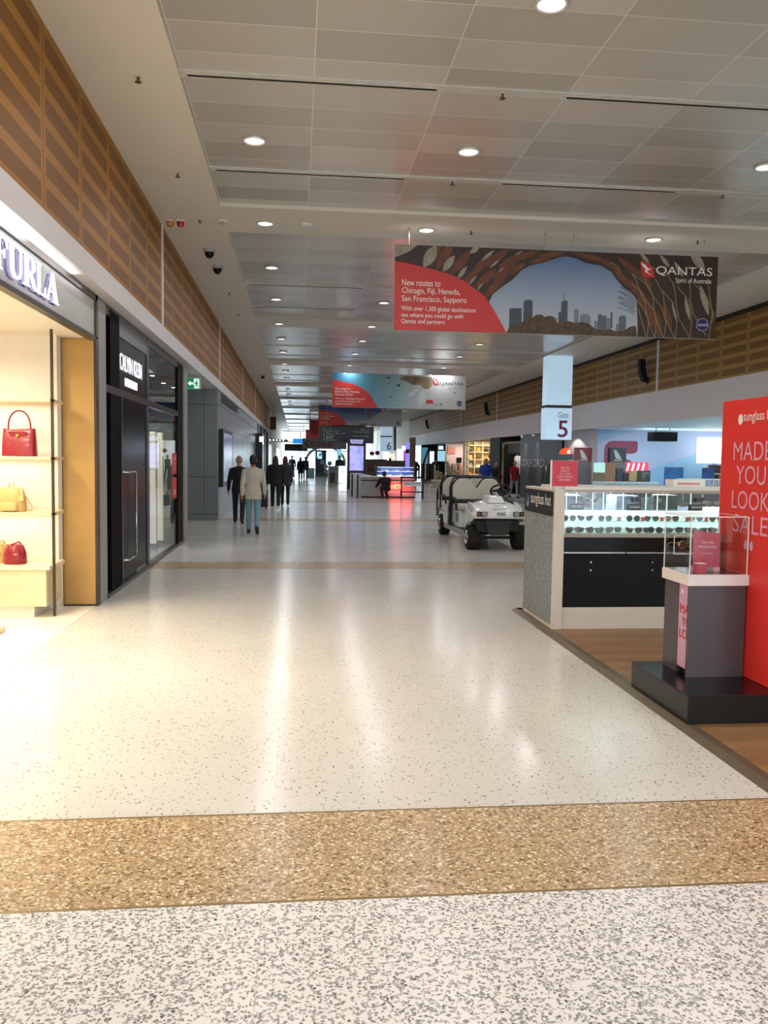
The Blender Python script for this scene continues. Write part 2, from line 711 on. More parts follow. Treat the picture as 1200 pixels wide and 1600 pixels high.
# floor: main field between tan cross bands, near field of grey chips
X0, X1 = -2.2, 9.95
fm, fnr, ft = floor_main_mat(), floor_near_mat(), floor_tan_mat()
Y_END = 112.0
struct('floor', MB().box(-7, 24, 3.9, Y_END, -0.1, 0), fm)
struct('floor_near', MB().box(-7, 24, -9, 3.09, -0.1, 0), fnr)
struct('trim_1', MB().box(-7, 24, 3.105, 3.885, -0.1, 0.0), ft)
brass = mat('floor_divider', '#8e7a55', 0.4, 0.5)
struct('trim_2', MB().box(-7, 24, 3.09, 3.105, -0.1, 0.0005).box(-7, 24, 3.885, 3.9, -0.1, 0.0005), brass)
k = 3
for yb in (12.62, 22.1, 31.5, 41.0, 50.4, 60, 69.5):
    struct('trim_%d' % k, MB().box(X0, X1, yb, yb + 0.85, -0.05, 0.0012), ft)
    k += 1
# timber deck of the eyewear stand with its edging strip
struct('floor_deck', MB().box(2.52, 9.9, -3, 9.05, 0.001, 0.02), wood_floor_mat())
edge = mat('deck_edging', '#6d5f4b', 0.4, 0.4)
struct('trim_%d' % k, MB().add([(2.40, -3, 0), (2.52, -3, 0), (2.52, 9.15, 0), (2.40, 9.15, 0), (2.52, -3, 0.021), (2.52, 9.15, 0.021), (2.46, -3, 0.021), (2.46, 9.15, 0.021)],
       [(0, 3, 7, 6), (6, 7, 5, 4), (0, 6, 4, 1), (3, 2, 5, 7)]).box(2.46, 5.0, 9.05, 9.15, 0.001, 0.021), edge)
k += 1

# ceiling: plaster margins, plaster cross bands, metal tray bays between them
PX0, PX1 = -1.1, 8.2
mb = MB().box(-2.1, PX0, -9, Y_END, CEIL, CEIL + 0.1).box(PX1, 10.0, -9, Y_END, CEIL, CEIL + 0.1)
bays = []
y = 4.0 - 9.45 * 2
while y < Y_END:
    bays.append((y, y + 8.1))
    mb.box(PX0, PX1, y - 1.35, y, CEIL, CEIL + 0.1)
    y += 9.45
struct('ceiling', mb, white)
slotw = mat('slot_rail', '#c9c5bd', 0.4, 0.2)
for i, (a, b) in enumerate(bays):
    struct('ceiling_bay', MB().box(PX0 - 0.02, PX1 + 0.02, a - 0.02, b + 0.02, CEIL + 0.05, CEIL + 0.1), ceiling_panel_mat(a + 0.02 + 0.525 * 0))
    struct('ceiling_rail', MB().box(PX0, PX1, a + 4.05, a + 4.19, CEIL + 0.035, CEIL + 0.05).box(PX0, PX1, a + 6.62, a + 6.76, CEIL + 0.035, CEIL + 0.05), slotw)

# left wall above the shops: timber, white fascia, soffit
tl = timber_mat('timber_left', 7.2 - 1.18 * 9, 3.66, '#82531b', '#ae782e', '#9c6824')
tr = timber_mat('timber_right', 13.22 - 1.18 * 12, 3.66, '#84602e', '#b08a4c', '#9d783c')
struct('wall_left_upper', MB().box(-2.3, -2.06, -9, 62, 3.65, CEIL), tl)
struct('wall_right_upper', MB().box(9.95, 10.2, -9, 75, 3.65, CEIL - 0.12), tr)
struct('trim_%d' % k, MB().box(9.98, 10.2, -9, 75, CEIL - 0.12, CEIL), mat('shadow_gap', '#2b2018', 0.7)); k += 1
struct('wall_left_fascia', MB().box(-2.3, -2.05, -9, 62, 3.42, 3.65), fasc)
struct('wall_right_fascia', MB().box(9.94, 10.2, -9, 75, 2.8, 3.65), fasc)
for j in range(6):
    yj = 13.2 + 9.45 * j
    if yj < 62:
        struct('trim_%d' % k, MB().box(-2.062, -2.045, yj - 0.05, yj + 0.05, 3.65, CEIL), fasc); k += 1
    struct('trim_%d' % k, MB().box(9.935, 9.955, yj - 0.06, yj + 0.06, 3.65, CEIL - 0.1), fasc); k += 1
struct('ceiling_left_soffit', MB().box(-7, -2.3, -9, 62, 3.42, 3.5), white)
struct('wall_left', MB().box(-2.6, -2.2, -9, 3.8, 0, 3.42), white)
struct('wall_right', MB().box(10.0, 10.3, -9, 12.0, 0, 2.8), white)
# beyond the timber on both sides, white walls to the end
struct('wall_left_end', MB().box(-2.4, -2.06, 62, Y_END, 2.6, CEIL).box(-2.4, -2.06, 68, 84, 0, 2.6), white)
struct('wall_right_end', MB().box(9.95, 10.3, 75, Y_END, 0, CEIL), white)
# glazed end wall
alu = mat('window_frame', '#5d676c', 0.4, 0.3)
mb = MB()
for xx in (-2.2, 0.3, 2.8, 5.3, 7.8, 9.9):
    mb.box(xx, xx + 0.12, Y_END - 0.2, Y_END, 0, CEIL)
for zz in (0.0, 2.45, 3.6, CEIL - 0.12):
    mb.box(-2.2, 9.95, Y_END - 0.19, Y_END - 0.01, zz, zz + 0.12)
struct('window_1', mb, alu)
struct('window_2', MB().box(-2.2, 9.95, Y_END - 0.11, Y_END - 0.1, 0.1, CEIL - 0.1), glas)

# ------------------------------------------------------------------ downlights
def downlight_root(i, c):
    return None


rim_me = MB().tube([(0.12 * math.cos(2 * PI * q / 24), 0.12 * math.sin(2 * PI * q / 24), 0) for q in range(24)], 0.016, 8, closed=True)
dl = thing('ceiling_downlight', 'x', 'light', (0, 0, 0), 'recessed downlights in the concourse ceiling')
rim_me.build('rim', mat('lamp_rim', '#d7d3cc', 0.3, 0.3), dl, smooth=60)
MB().cyl((0, 0, 0.0), (0, 0, 0.012), 0.108, n=24).build('diffuser', lamp_face, dl)
CN = ['left', 'middle', 'right']
first = True
for i, yy in enumerate(ROWS):
    for c, xx in enumerate(COLS):
        onband = any(b < yy < b + 1.35 for a, b in bays)
        zz = (CEIL if onband else CEIL + 0.05) - 0.014
        lab = 'round recessed ceiling downlight, %s from the viewer in the %s-hand row' % (ORD[i], CN[c])
        if c == 1:
            lab = lab.replace('middle-hand', 'middle')
        if first:
            dl.location = (xx, yy, zz)
            dl['label'] = lab
            first = False
        else:
            dup(dl, (xx, yy, zz), 0, lab)
        if yy < 50:
            near = (19 if yy < 8 else 17 if yy < 14 else 15) * (1.5 if c == 2 and yy > 8 else 1)
            lamp('AREA', 'downlight_lamp', (xx, yy, zz - 0.03), near, NEUT if yy < 12 else (0.95, 0.96, 1.0), 0.2, spread=172)
for yy in (-2.9, 0.2, 3.38):
    for xx in COLS:
        lamp('AREA', 'downlight_lamp', (xx, yy, CEIL - 0.03), 25, NEUT, 0.2, spread=150)

# small ceiling fittings
spk = thing('sprinkler_head', 'x', 'sprinkler', (0, 0, 0), 'sprinkler heads in the ceiling')
brs = mat('sprinkler_brass', '#5c4a36', 0.4, 0.6)
MB().cyl((0, 0, 0), (0, 0, -0.008), 0.035).build('escutcheon', mat('lamp_rim', '#d7d3cc'), spk)
MB().cyl((0, 0, -0.008), (0, 0, -0.05), 0.011).cyl((0, 0, -0.05), (0, 0, -0.055), 0.03, n=10).build('deflector', brs, spk)
sp = [(1.93, 8.12, 'sprinkler on the first pale rail, upper middle of the ceiling'), (1.92, 10.69, 'sprinkler on the second pale rail, above the left end of the big banner'),
      (5.5, 10.69, 'sprinkler on the second pale rail near the right edge of the photo'), (-1.48, 8.14, 'sprinkler in the plaster margin beside the timber wall, nearest the viewer'),
      (-1.49, 10.78, 'sprinkler in the plaster margin, next one beyond the nearest'), (-1.45, 12.78, 'sprinkler between the red strobe and the smoke detector on the plaster margin'),
      (2.6, 12.8, 'sprinkler on the plaster cross band above the big banner, left of its middle wires'), (6.2, 12.8, 'sprinkler on the plaster cross band above the right end of the big banner'),
      (-1.46, 18.3, 'sprinkler in the plaster margin just beyond the two dome cameras'), (-1.46, 21.0, 'sprinkler in the plaster margin, second beyond the dome cameras')]
for i, (a, b, l) in enumerate(sp):
    z = CEIL if (a < PX0 or 12.1 < b < 13.5) else CEIL + 0.035
    if i == 0:
        spk.location = (a, b, z)
        spk['label'] = l
    else:
        dup(spk, (a, b, z), 0, l)

def slot_vent(x0, x1, y, label):
    t = thing('slot_diffuser', label, 'air vent', ((x0 + x1) / 2, y, CEIL + 0.035), 'linear slot vents in the ceiling')
    bx('frame', x0, x1, y - 0.03, y + 0.03, CEIL + 0.028, CEIL + 0.035, slotw, t)
    bx('slot', x0 + 0.02, x1 - 0.02, y - 0.011, y + 0.011, CEIL + 0.022, CEIL + 0.03, blackm, t)


slot_vent(-1.05, 1.31, 8.12, 'long dark slot vent over the left of the hall, nearest the viewer')
slot_vent(2.54, 7.2, 8.12, 'long dark slot vent at the upper right of the ceiling')
slot_vent(-1.03, 1.33, 10.69, 'long dark slot vent on the left, second rail from the viewer')
slot_vent(2.54, 4.87, 10.69, 'long dark slot vent right of the middle, second rail, before the cross band')
slot_vent(-1.03, 1.33, 17.55, 'dark slot vent on the left of the second ceiling bay, nearest rail')
slot_vent(-1.03, 1.33, 20.1, 'dark slot vent on the left of the second ceiling bay, far rail')

def strobe(x, y, colr, nm, label):
    t = thing('alarm_strobe', label, 'alarm light', (x, y, CEIL))
    bx('base', x - 0.055, x + 0.055, y - 0.04, y + 0.04, CEIL - 0.015, CEIL, white2, t)
    MB().stack([(x, y, CEIL - 0.09, 0.045, 0.034), (x, y, CEIL - 0.03, 0.056, 0.044), (x, y, CEIL - 0.012, 0.056, 0.044)], 16).build('lens', mat(nm, colr, 0.25), t, bevel=0.01, smooth=50)


strobe(-1.90, 12.93, '#c4702a', 'amber_lens', 'amber alarm light on the ceiling next to the red one')
strobe(-1.745, 12.92, '#b02a22', 'red_lens', 'red alarm light on the ceiling next to the amber one')


def detector(x, y, label):
    t = thing('smoke_detector', label, 'smoke detector', (x, y, CEIL))
    MB().cyl((x, y, CEIL), (x, y, CEIL - 0.02), 0.07, 0.065).build('base', white2, t, smooth=50)
    MB().cyl((x, y, CEIL - 0.02), (x, y, CEIL - 0.05), 0.05, 0.035).build('sensor', mat('detector_cream', '#b9ad93', 0.5), t, smooth=50)


detector(-1.12, 12.83, 'round cream smoke detector at the corner of the plaster cross band')
tag(MB().cyl((0.11, 12.81, CEIL), (0.11, 12.81, CEIL - 0.025), 0.085, 0.075).build('ceiling_speaker', white2, smooth=50), 'flat round white disc on the cross band beside a downlight', 'ceiling disc')


def dome(x, y, label):
    t = thing('dome_camera', label, 'security camera', (x, y, CEIL), 'dome cameras on the ceiling')
    MB().cyl((x, y, CEIL), (x, y, CEIL - 0.05), 0.1, 0.09).build('mount', mat('camera_grey', '#a7a49e', 0.4), t, smooth=50)
    MB().ell((x, y, CEIL - 0.05), 0.08, 0.08, 0.1, z0=-1, z1=0).build('dome', black, t, smooth=60)


dome(-1.5, 14.62, 'black dome camera under the ceiling margin, the nearer of the pair')
dome(-1.48, 15.85, 'black dome camera under the ceiling margin, the farther of the pair')
dome(-1.5, 36.5, 'small dark dome camera far down the left ceiling margin')

# ------------------------------------------------------------------ wall-mounted column speakers on the right
cs = thing('line_speaker', 'x', 'loudspeaker', (0, 0, 0), 'black curved loudspeakers on the right timber wall')
mb = MB()
for q in range(6):
    a = -0.10 + q * 0.11
    z = 0.30 - q * 0.105
    xo = -0.20 + 0.055 * (q / 5) ** 2.2 * 1.6
    mb.add([(xo - 0.07, -0.10, z - 0.05), (xo + 0.09, -0.10, z - 0.06), (xo + 0.09, 0.10, z - 0.06), (xo - 0.07, 0.10, z - 0.05),
            (xo - 0.09, -0.10, z + 0.05), (xo + 0.08, -0.10, z + 0.05), (xo + 0.08, 0.10, z + 0.05), (xo - 0.09, 0.10, z + 0.05)],
           [(0, 3, 2, 1), (4, 5, 6, 7), (0, 1, 5, 4), (1, 2, 6, 5), (2, 3, 7, 6), (3, 0, 4, 7)])
mb.build('cabinet', blackm, cs, bevel=0.01)
MB().box(-0.12, 0.0, -0.03, 0.03, -0.3, -0.24).box(-0.02, 0, -0.06, 0.06, -0.36, -0.16).build('bracket', blackm, cs)
for i, (yy, l) in enumerate(((23.3, 'black curved loudspeaker on the timber wall above the gate area, nearest the viewer'), (43.3, 'black curved loudspeaker on the right timber wall, second from the viewer'),
                             (63.6, 'black curved loudspeaker on the right timber wall, third from the viewer'))):
    if i == 0:
        cs.location = (9.95, yy, 4.25)
        cs['label'] = l
    else:
        dup(cs, (9.95, yy, 4.3), 0, l)

# ================================================================== LEFT SIDE
# ---- handbag shop
cream = mat('cream_wall', '#ece4d6', 0.55, var=0.02)
oakl = mat('pale_oak', '#dac6a2', 0.5, var=0.08, scale=4)
struct('wall_shop_back', MB().box(-6.6, -2.56, 9.34, 9.5, 0, 2.94).box(-6.7, -6.6, 3.6, 9.5, 0, 2.94).box(-6.6, -2.2, 3.6, 3.8, 0, 2.94), cream)
struct('ceiling_shop', MB().box(-6.6, -2.24, 3.8, 9.55, 2.94, 3.0), cream)
struct('floor_shop', MB().box(-6.6, -2.22, 3.8, 9.5, 0.0, 0.003), mat('shop_marble', '#efe8da', 0.25, var=0.03, scale=2))
t = thing('brass_jamb', 'tall brushed brass panel at the right edge of the bright handbag shop', 'panel', (-2.37, 9.55, 0))
bx('panel', -2.56, -2.205, 9.52, 9.6, 0.02, 2.935, gold, t)
bx('plinth', -2.56, -2.205, 9.51, 9.6, 0, 0.02, bronze, t)
bx('edge_strip', -2.215, -2.19, 9.5, 9.62, 0, 2.94, bronze, t)

t = thing('shop_sign', 'grey handbag shop sign board with tall glowing white serif letters', 'shop sign', (-2.2, 6.7, 2.92))
bx('board', -2.26, -2.215, 3.8, 9.55, 2.96, 3.36, mat('sign_grey', '#c2c1bf', 0.4, 0.1), t)
MB().box(-2.27, -2.195, 3.8, 9.62, 3.355, 3.42).box(-2.27, -2.195, 3.8, 9.62, 2.92, 2.965).box(-2.27, -2.195, 9.54, 9.62, 2.92, 3.42).build('frame', bronze, t)
# serif capitals, each drawn from strokes
def quad(mb, pts, O, h, wd):
    mb.prism([(p[0] * wd, p[1] * h) for p in pts], O, (0, 1, 0), (0, 0, 1), 0.012)


def rect(x0, x1, y0, y1):
    return [(x0, y0), (x1, y0), (x1, y1), (x0, y1)]


def arcstrip(cx, cy, rx, ry, a0, a1, t0, t1, n=14):
    """curved stroke whose width swells from t0 at its ends to t1 in the middle"""
    out, inn = [], []
    for i in range(n + 1):
        a = math.radians(a0 + (a1 - a0) * i / n)
        tt = t0 + (t1 - t0) * math.sin(PI * i / n)
        out.append((cx + rx * math.cos(a), cy + ry * math.sin(a)))
        inn.append((cx + (rx - tt) * math.cos(a), cy + (ry - t0) * math.sin(a)))
    return [[out[i], out[i + 1], inn[i + 1], inn[i]] for i in range(n)]


GLY = {
    'F': [rect(0.14, 0.36, 0, 1), rect(0.02, 0.48, 0, 0.035), rect(0.02, 0.9, 0.955, 1), rect(0.36, 0.66, 0.49, 0.535), [(0.66, 0.38), (0.7, 0.38), (0.7, 0.65), (0.66, 0.65), (0.62, 0.53), (0.62, 0.5)],
          [(0.9, 1), (0.9, 0.7), (0.87, 0.7), (0.8, 0.9), (0.66, 0.96)]],
    'U': [rect(0.12, 0.34, 0.28, 1), rect(0.0, 0.46, 0.965, 1), rect(0.76, 0.84, 0.3, 1), rect(0.62, 0.98, 0.965, 1)] + [[(0.12, 0.28), (0.34, 0.28), (0.36, 0.17), (0.16, 0.12)], [(0.16, 0.12), (0.36, 0.17), (0.42, 0.08), (0.28, 0.01)],
          [(0.28, 0.01), (0.42, 0.08), (0.52, 0.045), (0.5, -0.02)], [(0.5, -0.02), (0.52, 0.045), (0.66, 0.09), (0.72, 0.04)], [(0.72, 0.04), (0.66, 0.09), (0.76, 0.3), (0.84, 0.3)]],
    'R': [rect(0.12, 0.34, 0, 1), rect(0.0, 0.46, 0, 0.035), rect(0.0, 0.5, 0.965, 1), rect(0.34, 0.5, 0.47, 0.51), [(0.42, 0.5), (0.6, 0.5), (0.92, 0.03), (1.02, 0.0), (0.74, 0.0)]] + arcstrip(0.5, 0.735, 0.36, 0.265, -90, 90, 0.04, 0.22),
    'L': [rect(0.12, 0.34, 0, 1), rect(0.0, 0.46, 0.965, 1), rect(0.0, 0.84, 0, 0.045), [(0.86, 0.0), (0.88, 0.32), (0.85, 0.32), (0.78, 0.1), (0.6, 0.04), (0.6, 0)]],
    'A': [[(0.06, 0), (0.14, 0), (0.5, 0.93), (0.47, 1)], [(0.62, 0), (0.9, 0), (0.56, 1), (0.46, 1), (0.44, 0.93)], rect(0.22, 0.72, 0.3, 0.35), rect(0.0, 0.26, 0, 0.035), rect(0.52, 1.0, 0, 0.035)],
}
y0 = 6.40
for ch, wd in zip('FURLA', (0.29, 0.36, 0.35, 0.28, 0.38)):
    mb = MB()
    for p in GLY[ch]:
        quad(mb, p, (-2.18, y0, 3.03), 0.25, wd)
    mb.build('letter', mat('letter_face', '#f5f2ff', 0.4, emit=1.25), t)
    mb2 = MB()
    for p in GLY[ch]:
        quad(mb2, p, (-2.212, y0 - 0.008, 3.024), 0.25, wd)
    mb2.build('letter_side', mat('letter_side', '#8d8ab4', 0.4, emit=0.06), t)
    y0 += wd * 0.97
lamp('AREA', 'sign_wash', (-2.16, 5.6, 3.37), 12, (0.86, 0.9, 1.0), 0.02, 3.2, rot=(PI, 0, 0))
lamp('AREA', 'sign_wash', (-2.16, 7.8, 3.37), 1.6, (0.95, 0.94, 0.92), 0.02, 1.4, rot=(PI, 0, 0))
lamp('AREA', 'sign_wash', (-2.12, 6.8, 3.40), 2.0, (0.9, 0.92, 1.0), 0.03, 4.6, rot=(0, math.radians(35), 0))

# display wall: shelves on posts, oak plinth
t = thing('display_shelving', 'lit handbag display wall with oak-edged shelves and a bronze post', 'shelves', (-3.6, 9.1, 0))
for zz in (0.0,):
    pass
mb = MB()
for zz in (2.24, 1.65, 1.08):
    bx('shelf', -5.2, -2.5, 8.86, 9.34, zz - 0.035, zz, oakl, t, 0.003)
    bx('shelf_bracket', -2.62, -2.47, 8.9, 8.93, zz - 0.03, zz - 0.005, bronze, t)
MB().box(-2.505, -2.48, 8.9, 8.925, 0, 2.94).box(-3.9, -3.875, 8.9, 8.925, 0, 2.94).build('post', bronze, t)
bx('plinth', -5.2, -2.54, 8.8, 9.34, 0.12, 0.5, oakl, t, 0.004)
bx('plinth_top', -5.2, -2.5, 8.78, 9.34, 0.5, 0.54, mat('oak_top', '#e2d3b4', 0.4), t)
bx('plinth_foot', -5.2, -2.68, 8.86, 9.34, 0, 0.12, cream, t)
for zz in (2.2, 1.61, 1.04):
    lamp('AREA', 'shelf_light', (-3.8, 9.15, zz), 9, (1, 0.88, 0.7), 2.4, 0.06)
bx('display_platform', -4.6, -2.73, 7.2, 8.15, 0.003, 0.055, oakl, None, 0.004, 'low pale oak platform on the handbag shop floor at the left edge', 'platform')
for xx, yy in ((-3.3, 8.0), (-3.3, 6.4), (-3.3, 4.8), (-5.0, 7.2), (-5.0, 5.2)):
    lamp('AREA', 'shop_spot', (xx, yy, 2.92), 48 if xx > -4 else 22, (1.0, 0.88, 0.68), 0.5, spread=160)
lamp('SPOT', 'window_spot', (-2.75, 7.6, 2.9), 200, (1.0, 0.84, 0.58), 0.06, spot=85, blend=0.8, rot=(0, math.radians(-30), 0))
lamp('SPOT', 'window_spot', (-2.75, 5.6, 2.9), 220, (1.0, 0.84, 0.58), 0.06, spot=85, blend=0.8, rot=(0, math.radians(-30), 0))

# handbags
leather = mat('cherry_leather', '#8c1020', 0.35, var=0.05, coat=0.2)
tanl = mat('honey_leather', '#c9a668', 0.45, var=0.05)
goldm = mat('gold_hardware', '#d9b86a', 0.2, 1.0)


def tote(loc, label, m, w=0.36, h=0.29, d=0.16):
    x, y, z = loc
    t = thing('handbag', label, 'handbag', loc)
    secs = []
    mb = MB()
    n = 20
    prof = [(0.0, 0.93, 0.9), (0.02, 1.0, 1.0), (0.5, 0.97, 0.86), (0.8, 0.94, 0.62), (1.0, 0.92, 0.42)]
    vs = []
    for q, (fz, sx, sy) in enumerate(prof):
        for i in range(n):
            a = 2 * PI * i / n
            cx, cy = math.cos(a), math.sin(a)
            ex = math.copysign(abs(cx) ** 0.35, cx) * w / 2 * sx
            ey = math.copysign(abs(cy) ** 0.45, cy) * d / 2 * sy
            dip = -0.035 * (1 - abs(cx)) if q == 4 else 0
            vs.append((x + ex, y + ey, z + h * fz + dip))
    fs = []
    for k2 in range(len(prof) - 1):
        fs += [(k2 * n + i, k2 * n + (i + 1) % n, (k2 + 1) * n + (i + 1) % n, (k2 + 1) * n + i) for i in range(n)]
    fs.append(tuple(range(n - 1, -1, -1)))
    fs.append(tuple(range((len(prof) - 1) * n, len(prof) * n)))
    mb.add(vs, fs).build('body', m, t, smooth=50)
    mb = MB()
    pts = [(x - w * 0.33 + w * 0.66 * (1 - math.cos(PI * i / 14)) / 2, y, z + h * 0.93 + 0.2 * math.sin(PI * i / 14) ** 0.75) for i in range(15)]
    mb.tube(pts, 0.009, 8).build('handle', m, t, smooth=60)
    MB().prism([(-0.1, 0.0), (-0.06, -0.07), (0.06, -0.07), (0.1, 0.0)], (x, y - d * 0.36, z + h * 0.88), (1, 0, 0), (0, -0.25, 1), 0.012).build('flap', m, t)
    MB().cyl((x, y - d * 0.43, z + h * 0.74), (x, y - d * 0.47, z + h * 0.74), 0.016).build('clasp', goldm, t)


tote((-2.86, 9.05, 1.65), 'cherry red leather tote bag with looped handle on the middle shelf', leather, 0.34, 0.29)


def backpack(loc, label, m):
    x, y, z = loc
    t = thing('backpack', label, 'bag', loc)
    MB().stack([(x, y, z, 0.14, 0.075), (x, y, z + 0.02, 0.15, 0.085), (x, y, z + 0.13, 0.145, 0.08), (x, y, z + 0.21, 0.125, 0.06), (x, y, z + 0.25, 0.1, 0.035)]).build('body', m, t, smooth=60)
    MB().prism([(-0.135, 0.11), (-0.12, 0.245), (0.12, 0.245), (0.135, 0.11), (0.0, 0.085)], (x, y - 0.085, z), (1, 0, 0), (0, 0.3, 1), 0.014).build('flap', m, t, 0.004)
    MB().stack([(x + 0.0, y - 0.09, z + 0.015, 0.08, 0.03), (x, y - 0.09, z + 0.09, 0.085, 0.035), (x, y - 0.088, z + 0.105, 0.07, 0.02)]).build('pocket', m, t, smooth=60)
    MB().tube([(x - 0.03, y, z + 0.245), (x - 0.02, y, z + 0.29), (x + 0.02, y, z + 0.29), (x + 0.03, y, z + 0.245)], 0.007).build('handle', m, t, smooth=60)
    MB().tube([(x + 0.13, y + 0.03, z + 0.16), (x + 0.19, y + 0.02, z + 0.06), (x + 0.2, y, z + 0.008), (x + 0.14, y, z + 0.02)], 0.007).build('strap', m, t, smooth=60)


backpack((-2.93, 9.0, 1.08), 'honey coloured leather backpack on the lower shelf', tanl)


def bucket(loc, label, m):
    x, y, z = loc
    t = thing('bucket_bag', label, 'handbag', loc)
    MB().stack([(x, y, z, 0.11, 0.085), (x, y, z + 0.015, 0.118, 0.092), (x, y, z + 0.12, 0.112, 0.088), (x, y, z + 0.19, 0.085, 0.065), (x, y, z + 0.2, 0.075, 0.055)]).build('body', m, t, smooth=60)
    MB().tube([(x - 0.06, y - 0.03, z + 0.19), (x, y - 0.05, z + 0.21), (x + 0.05, y - 0.02, z + 0.23), (x + 0.06, y + 0.02, z + 0.19)], 0.008).build('drawstring', m, t, smooth=60)
    MB().tube([(x + 0.05, y - 0.04, z + 0.2), (x + 0.1, y - 0.07, z + 0.13), (x + 0.09, y - 0.09, z + 0.05)], 0.007).build('strap', m, t, smooth=60)
    MB().box(x + 0.02, x + 0.05, y - 0.1, y - 0.088, z + 0.1, z + 0.115).build('clasp', goldm, t)


bucket((-2.90, 8.98, 0.54), 'small cherry red drawstring bucket bag on the oak plinth', leather)
bucket((-3.10, 9.1, 0.54), 'tan drawstring bag half hidden behind the red bucket bag', tanl)

# ---- underwear shop: dark glazed front
cka = mat('dark_store_wall', '#1a1b1e', 0.3)
struct('wall_store_left', MB().box(-6.5, -6.4, 9.7, 17, 0, 3.42).box(-6.4, -2.3, 16.85, 17.0, 0, 3.42).box(-6.4, -2.6, 9.62, 9.7, 0, 3.42), cka)
struct('floor_store', MB().box(-6.4, -2.24, 9.7, 16.85, 0, 0.004), mat('store_floor', '#5d5e60', 0.2))
struct('ceiling_store', MB().box(-6.4, -2.3, 9.7, 16.85, 3.3, 3.36), dark)
t = thing('storefront', 'dark glazed shopfront with black columns beside the brass panel', 'shopfront', (-2.2, 13.2, 0))
bx('jamb', -2.28, -2.19, 9.63, 9.98, 0, 3.4, mat('silver_jamb', '#9c9994', 0.4, 0.15), t)
bx('column', -2.28, -2.2, 10.25, 10.76, 0, 3.38, mat('black_column', '#08080a', 0.6, spec=0.05), t)
bx('column', -2.28, -2.2, 15.88, 16.56, 0, 3.38, mat('dark_brown_column', '#17120f', 0.55, spec=0.06), t)
bx('end_post', -2.28, -2.17, 16.57, 17.0, 0, 3.42, mat('silver_jamb', '#8e8c88'), t, 0.004)
bx('mullion', -2.27, -2.2, 12.68, 12.84, 0, 3.38, mat('graphite', '#3b3d40', 0.3, 0.6), t)
bx('header', -2.27, -2.205, 9.98, 15.88, 3.3, 3.42, mat('graphite', '#3b3d40'), t)
bx('transom', -2.27, -2.195, 9.98, 15.88, 2.4, 2.49, mat('dark_transom', '#241a1e', 0.25), t)
bx('sill', -2.3, -2.18, 9.98, 16.56, 0.0, 0.05, mat('graphite', '#3b3d40'), t)
bx('header_strip', -2.235, -2.2, 10.78, 12.66, 3.14, 3.3, mat('header_grey', '#5e605f', 0.3), t)
for n, (a, b, c, d) in enumerate(((9.98, 10.25, 0.05, 2.4), (9.98, 10.25, 2.49, 3.3), (12.84, 15.88, 0.05, 2.4), (12.84, 15.88, 2.49, 3.3))):
    bx('glass_pane', -2.232, -2.226, a, b, c, d, glas if n != 3 else smoked, t)
t = thing('glass_door', 'dark glass shop door with a tall looped chrome handle', 'door', (-2.22, 11.7, 0))
bx('leaf', -2.24, -2.215, 10.96, 12.66, 0.02, 2.4, mat('black_glass', '#07080a', 0.2, spec=0.04), t)
bx('edge_rail', -2.25, -2.205, 10.9, 10.96, 0.02, 2.4, mat('graphite', '#3b3d40'), t)
MB().tube([(-2.21, 10.99, 1.46), (-2.15, 11.0, 1.46), (-2.15, 11.5, 1.46), (-2.15, 11.55, 1.4), (-2.15, 11.55, 0.38), (-2.15, 11.5, 0.33), (-2.15, 11.0, 0.33), (-2.21, 10.99, 0.33)], 0.011).build('handle', chrome, t, smooth=60)
bx('kick_plate', -2.214, -2.208, 11.9, 12.6, 0.02, 0.1, steel, t)
t = thing('shop_sign', 'black glass sign panel with glowing white capital letters above the dark door', 'shop sign', (-2.22, 11.7, 2.8))
bx('panel', -2.24, -2.213, 10.77, 12.67, 2.49, 3.14, mat('black_glass', '#07080a'), t)
text('CALVIN KLEIN', FACE_E, (-2.21, 10.83, 2.745), 1.48, 0.21, lit_white, t, off=0.004)
bx('light_plate', -2.213, -2.205, 11.16, 11.95, 2.565, 2.665, mat('plate_lit', '#f4f6fa', 0.4, emit=1.6), t)
text('UNDERWEAR', FACE_E, (-2.204, 11.24, 2.59), 0.63, 0.05, mat('pale_grey_ink', '#b9bcc4', 0.5), t)
# things inside the display window
for zz, n in ((1.36, 'upper'), (0.92, 'lower')):
    t = thing('poster', '%s small red poster on the dark shop window, near its far column' % n, 'poster', (-2.22, 15.5, zz))
    bx('sheet', -2.224, -2.218, 15.35, 15.8, zz - 0.02, zz + 0.36, red, t)
    text('UP TO\n40%\nOFF' if n == 'upper' else 'SALE', FACE_E, (-2.218, 15.44, zz + 0.05), 0.27, 0.24 if n == 'upper' else 0.1, whiteink, t)
silv = mat('silver_grey', '#9b9a92', 0.25, 0.5)
for n, (yy, xx, l) in enumerate(((15.55, -2.60, 'nearer tall pale display column lit behind the dark shop window'), (16.1, -2.56, 'farther pale display column with ribbed front behind the dark shop window'))):
    t = thing('display_column', l, 'display', (xx, yy, 0))
    bx('column', xx - 0.05, xx + 0.05, yy - 0.05, yy + 0.05, 0.08, 2.1, mat('pearl_lit', '#e9e6c8', 0.4, emit=0.7 if n == 0 else 0.3), t, 0.01)
    bx('base', xx - 0.08, xx + 0.08, yy - 0.08, yy + 0.08, 0.004, 0.08, silv, t)
bx('display_backdrop', -3.3, -2.3, 16.6, 16.65, 0.004, 2.3, mat('backdrop_grey', '#8a8d88', 0.22, 0.3, var=0.25, scale=3), None, 0, 'grey reflective backdrop board inside the dark shop window', 'display board')
lamp('AREA', 'window_light', (-2.75, 15.2, 3.2), 60, (0.95, 1, 0.98), 0.3, 1.8)
t = thing('track_light', 'white track spotlights under the ceiling of the dark shop', 'light', (-2.8, 13.9, 3.28))
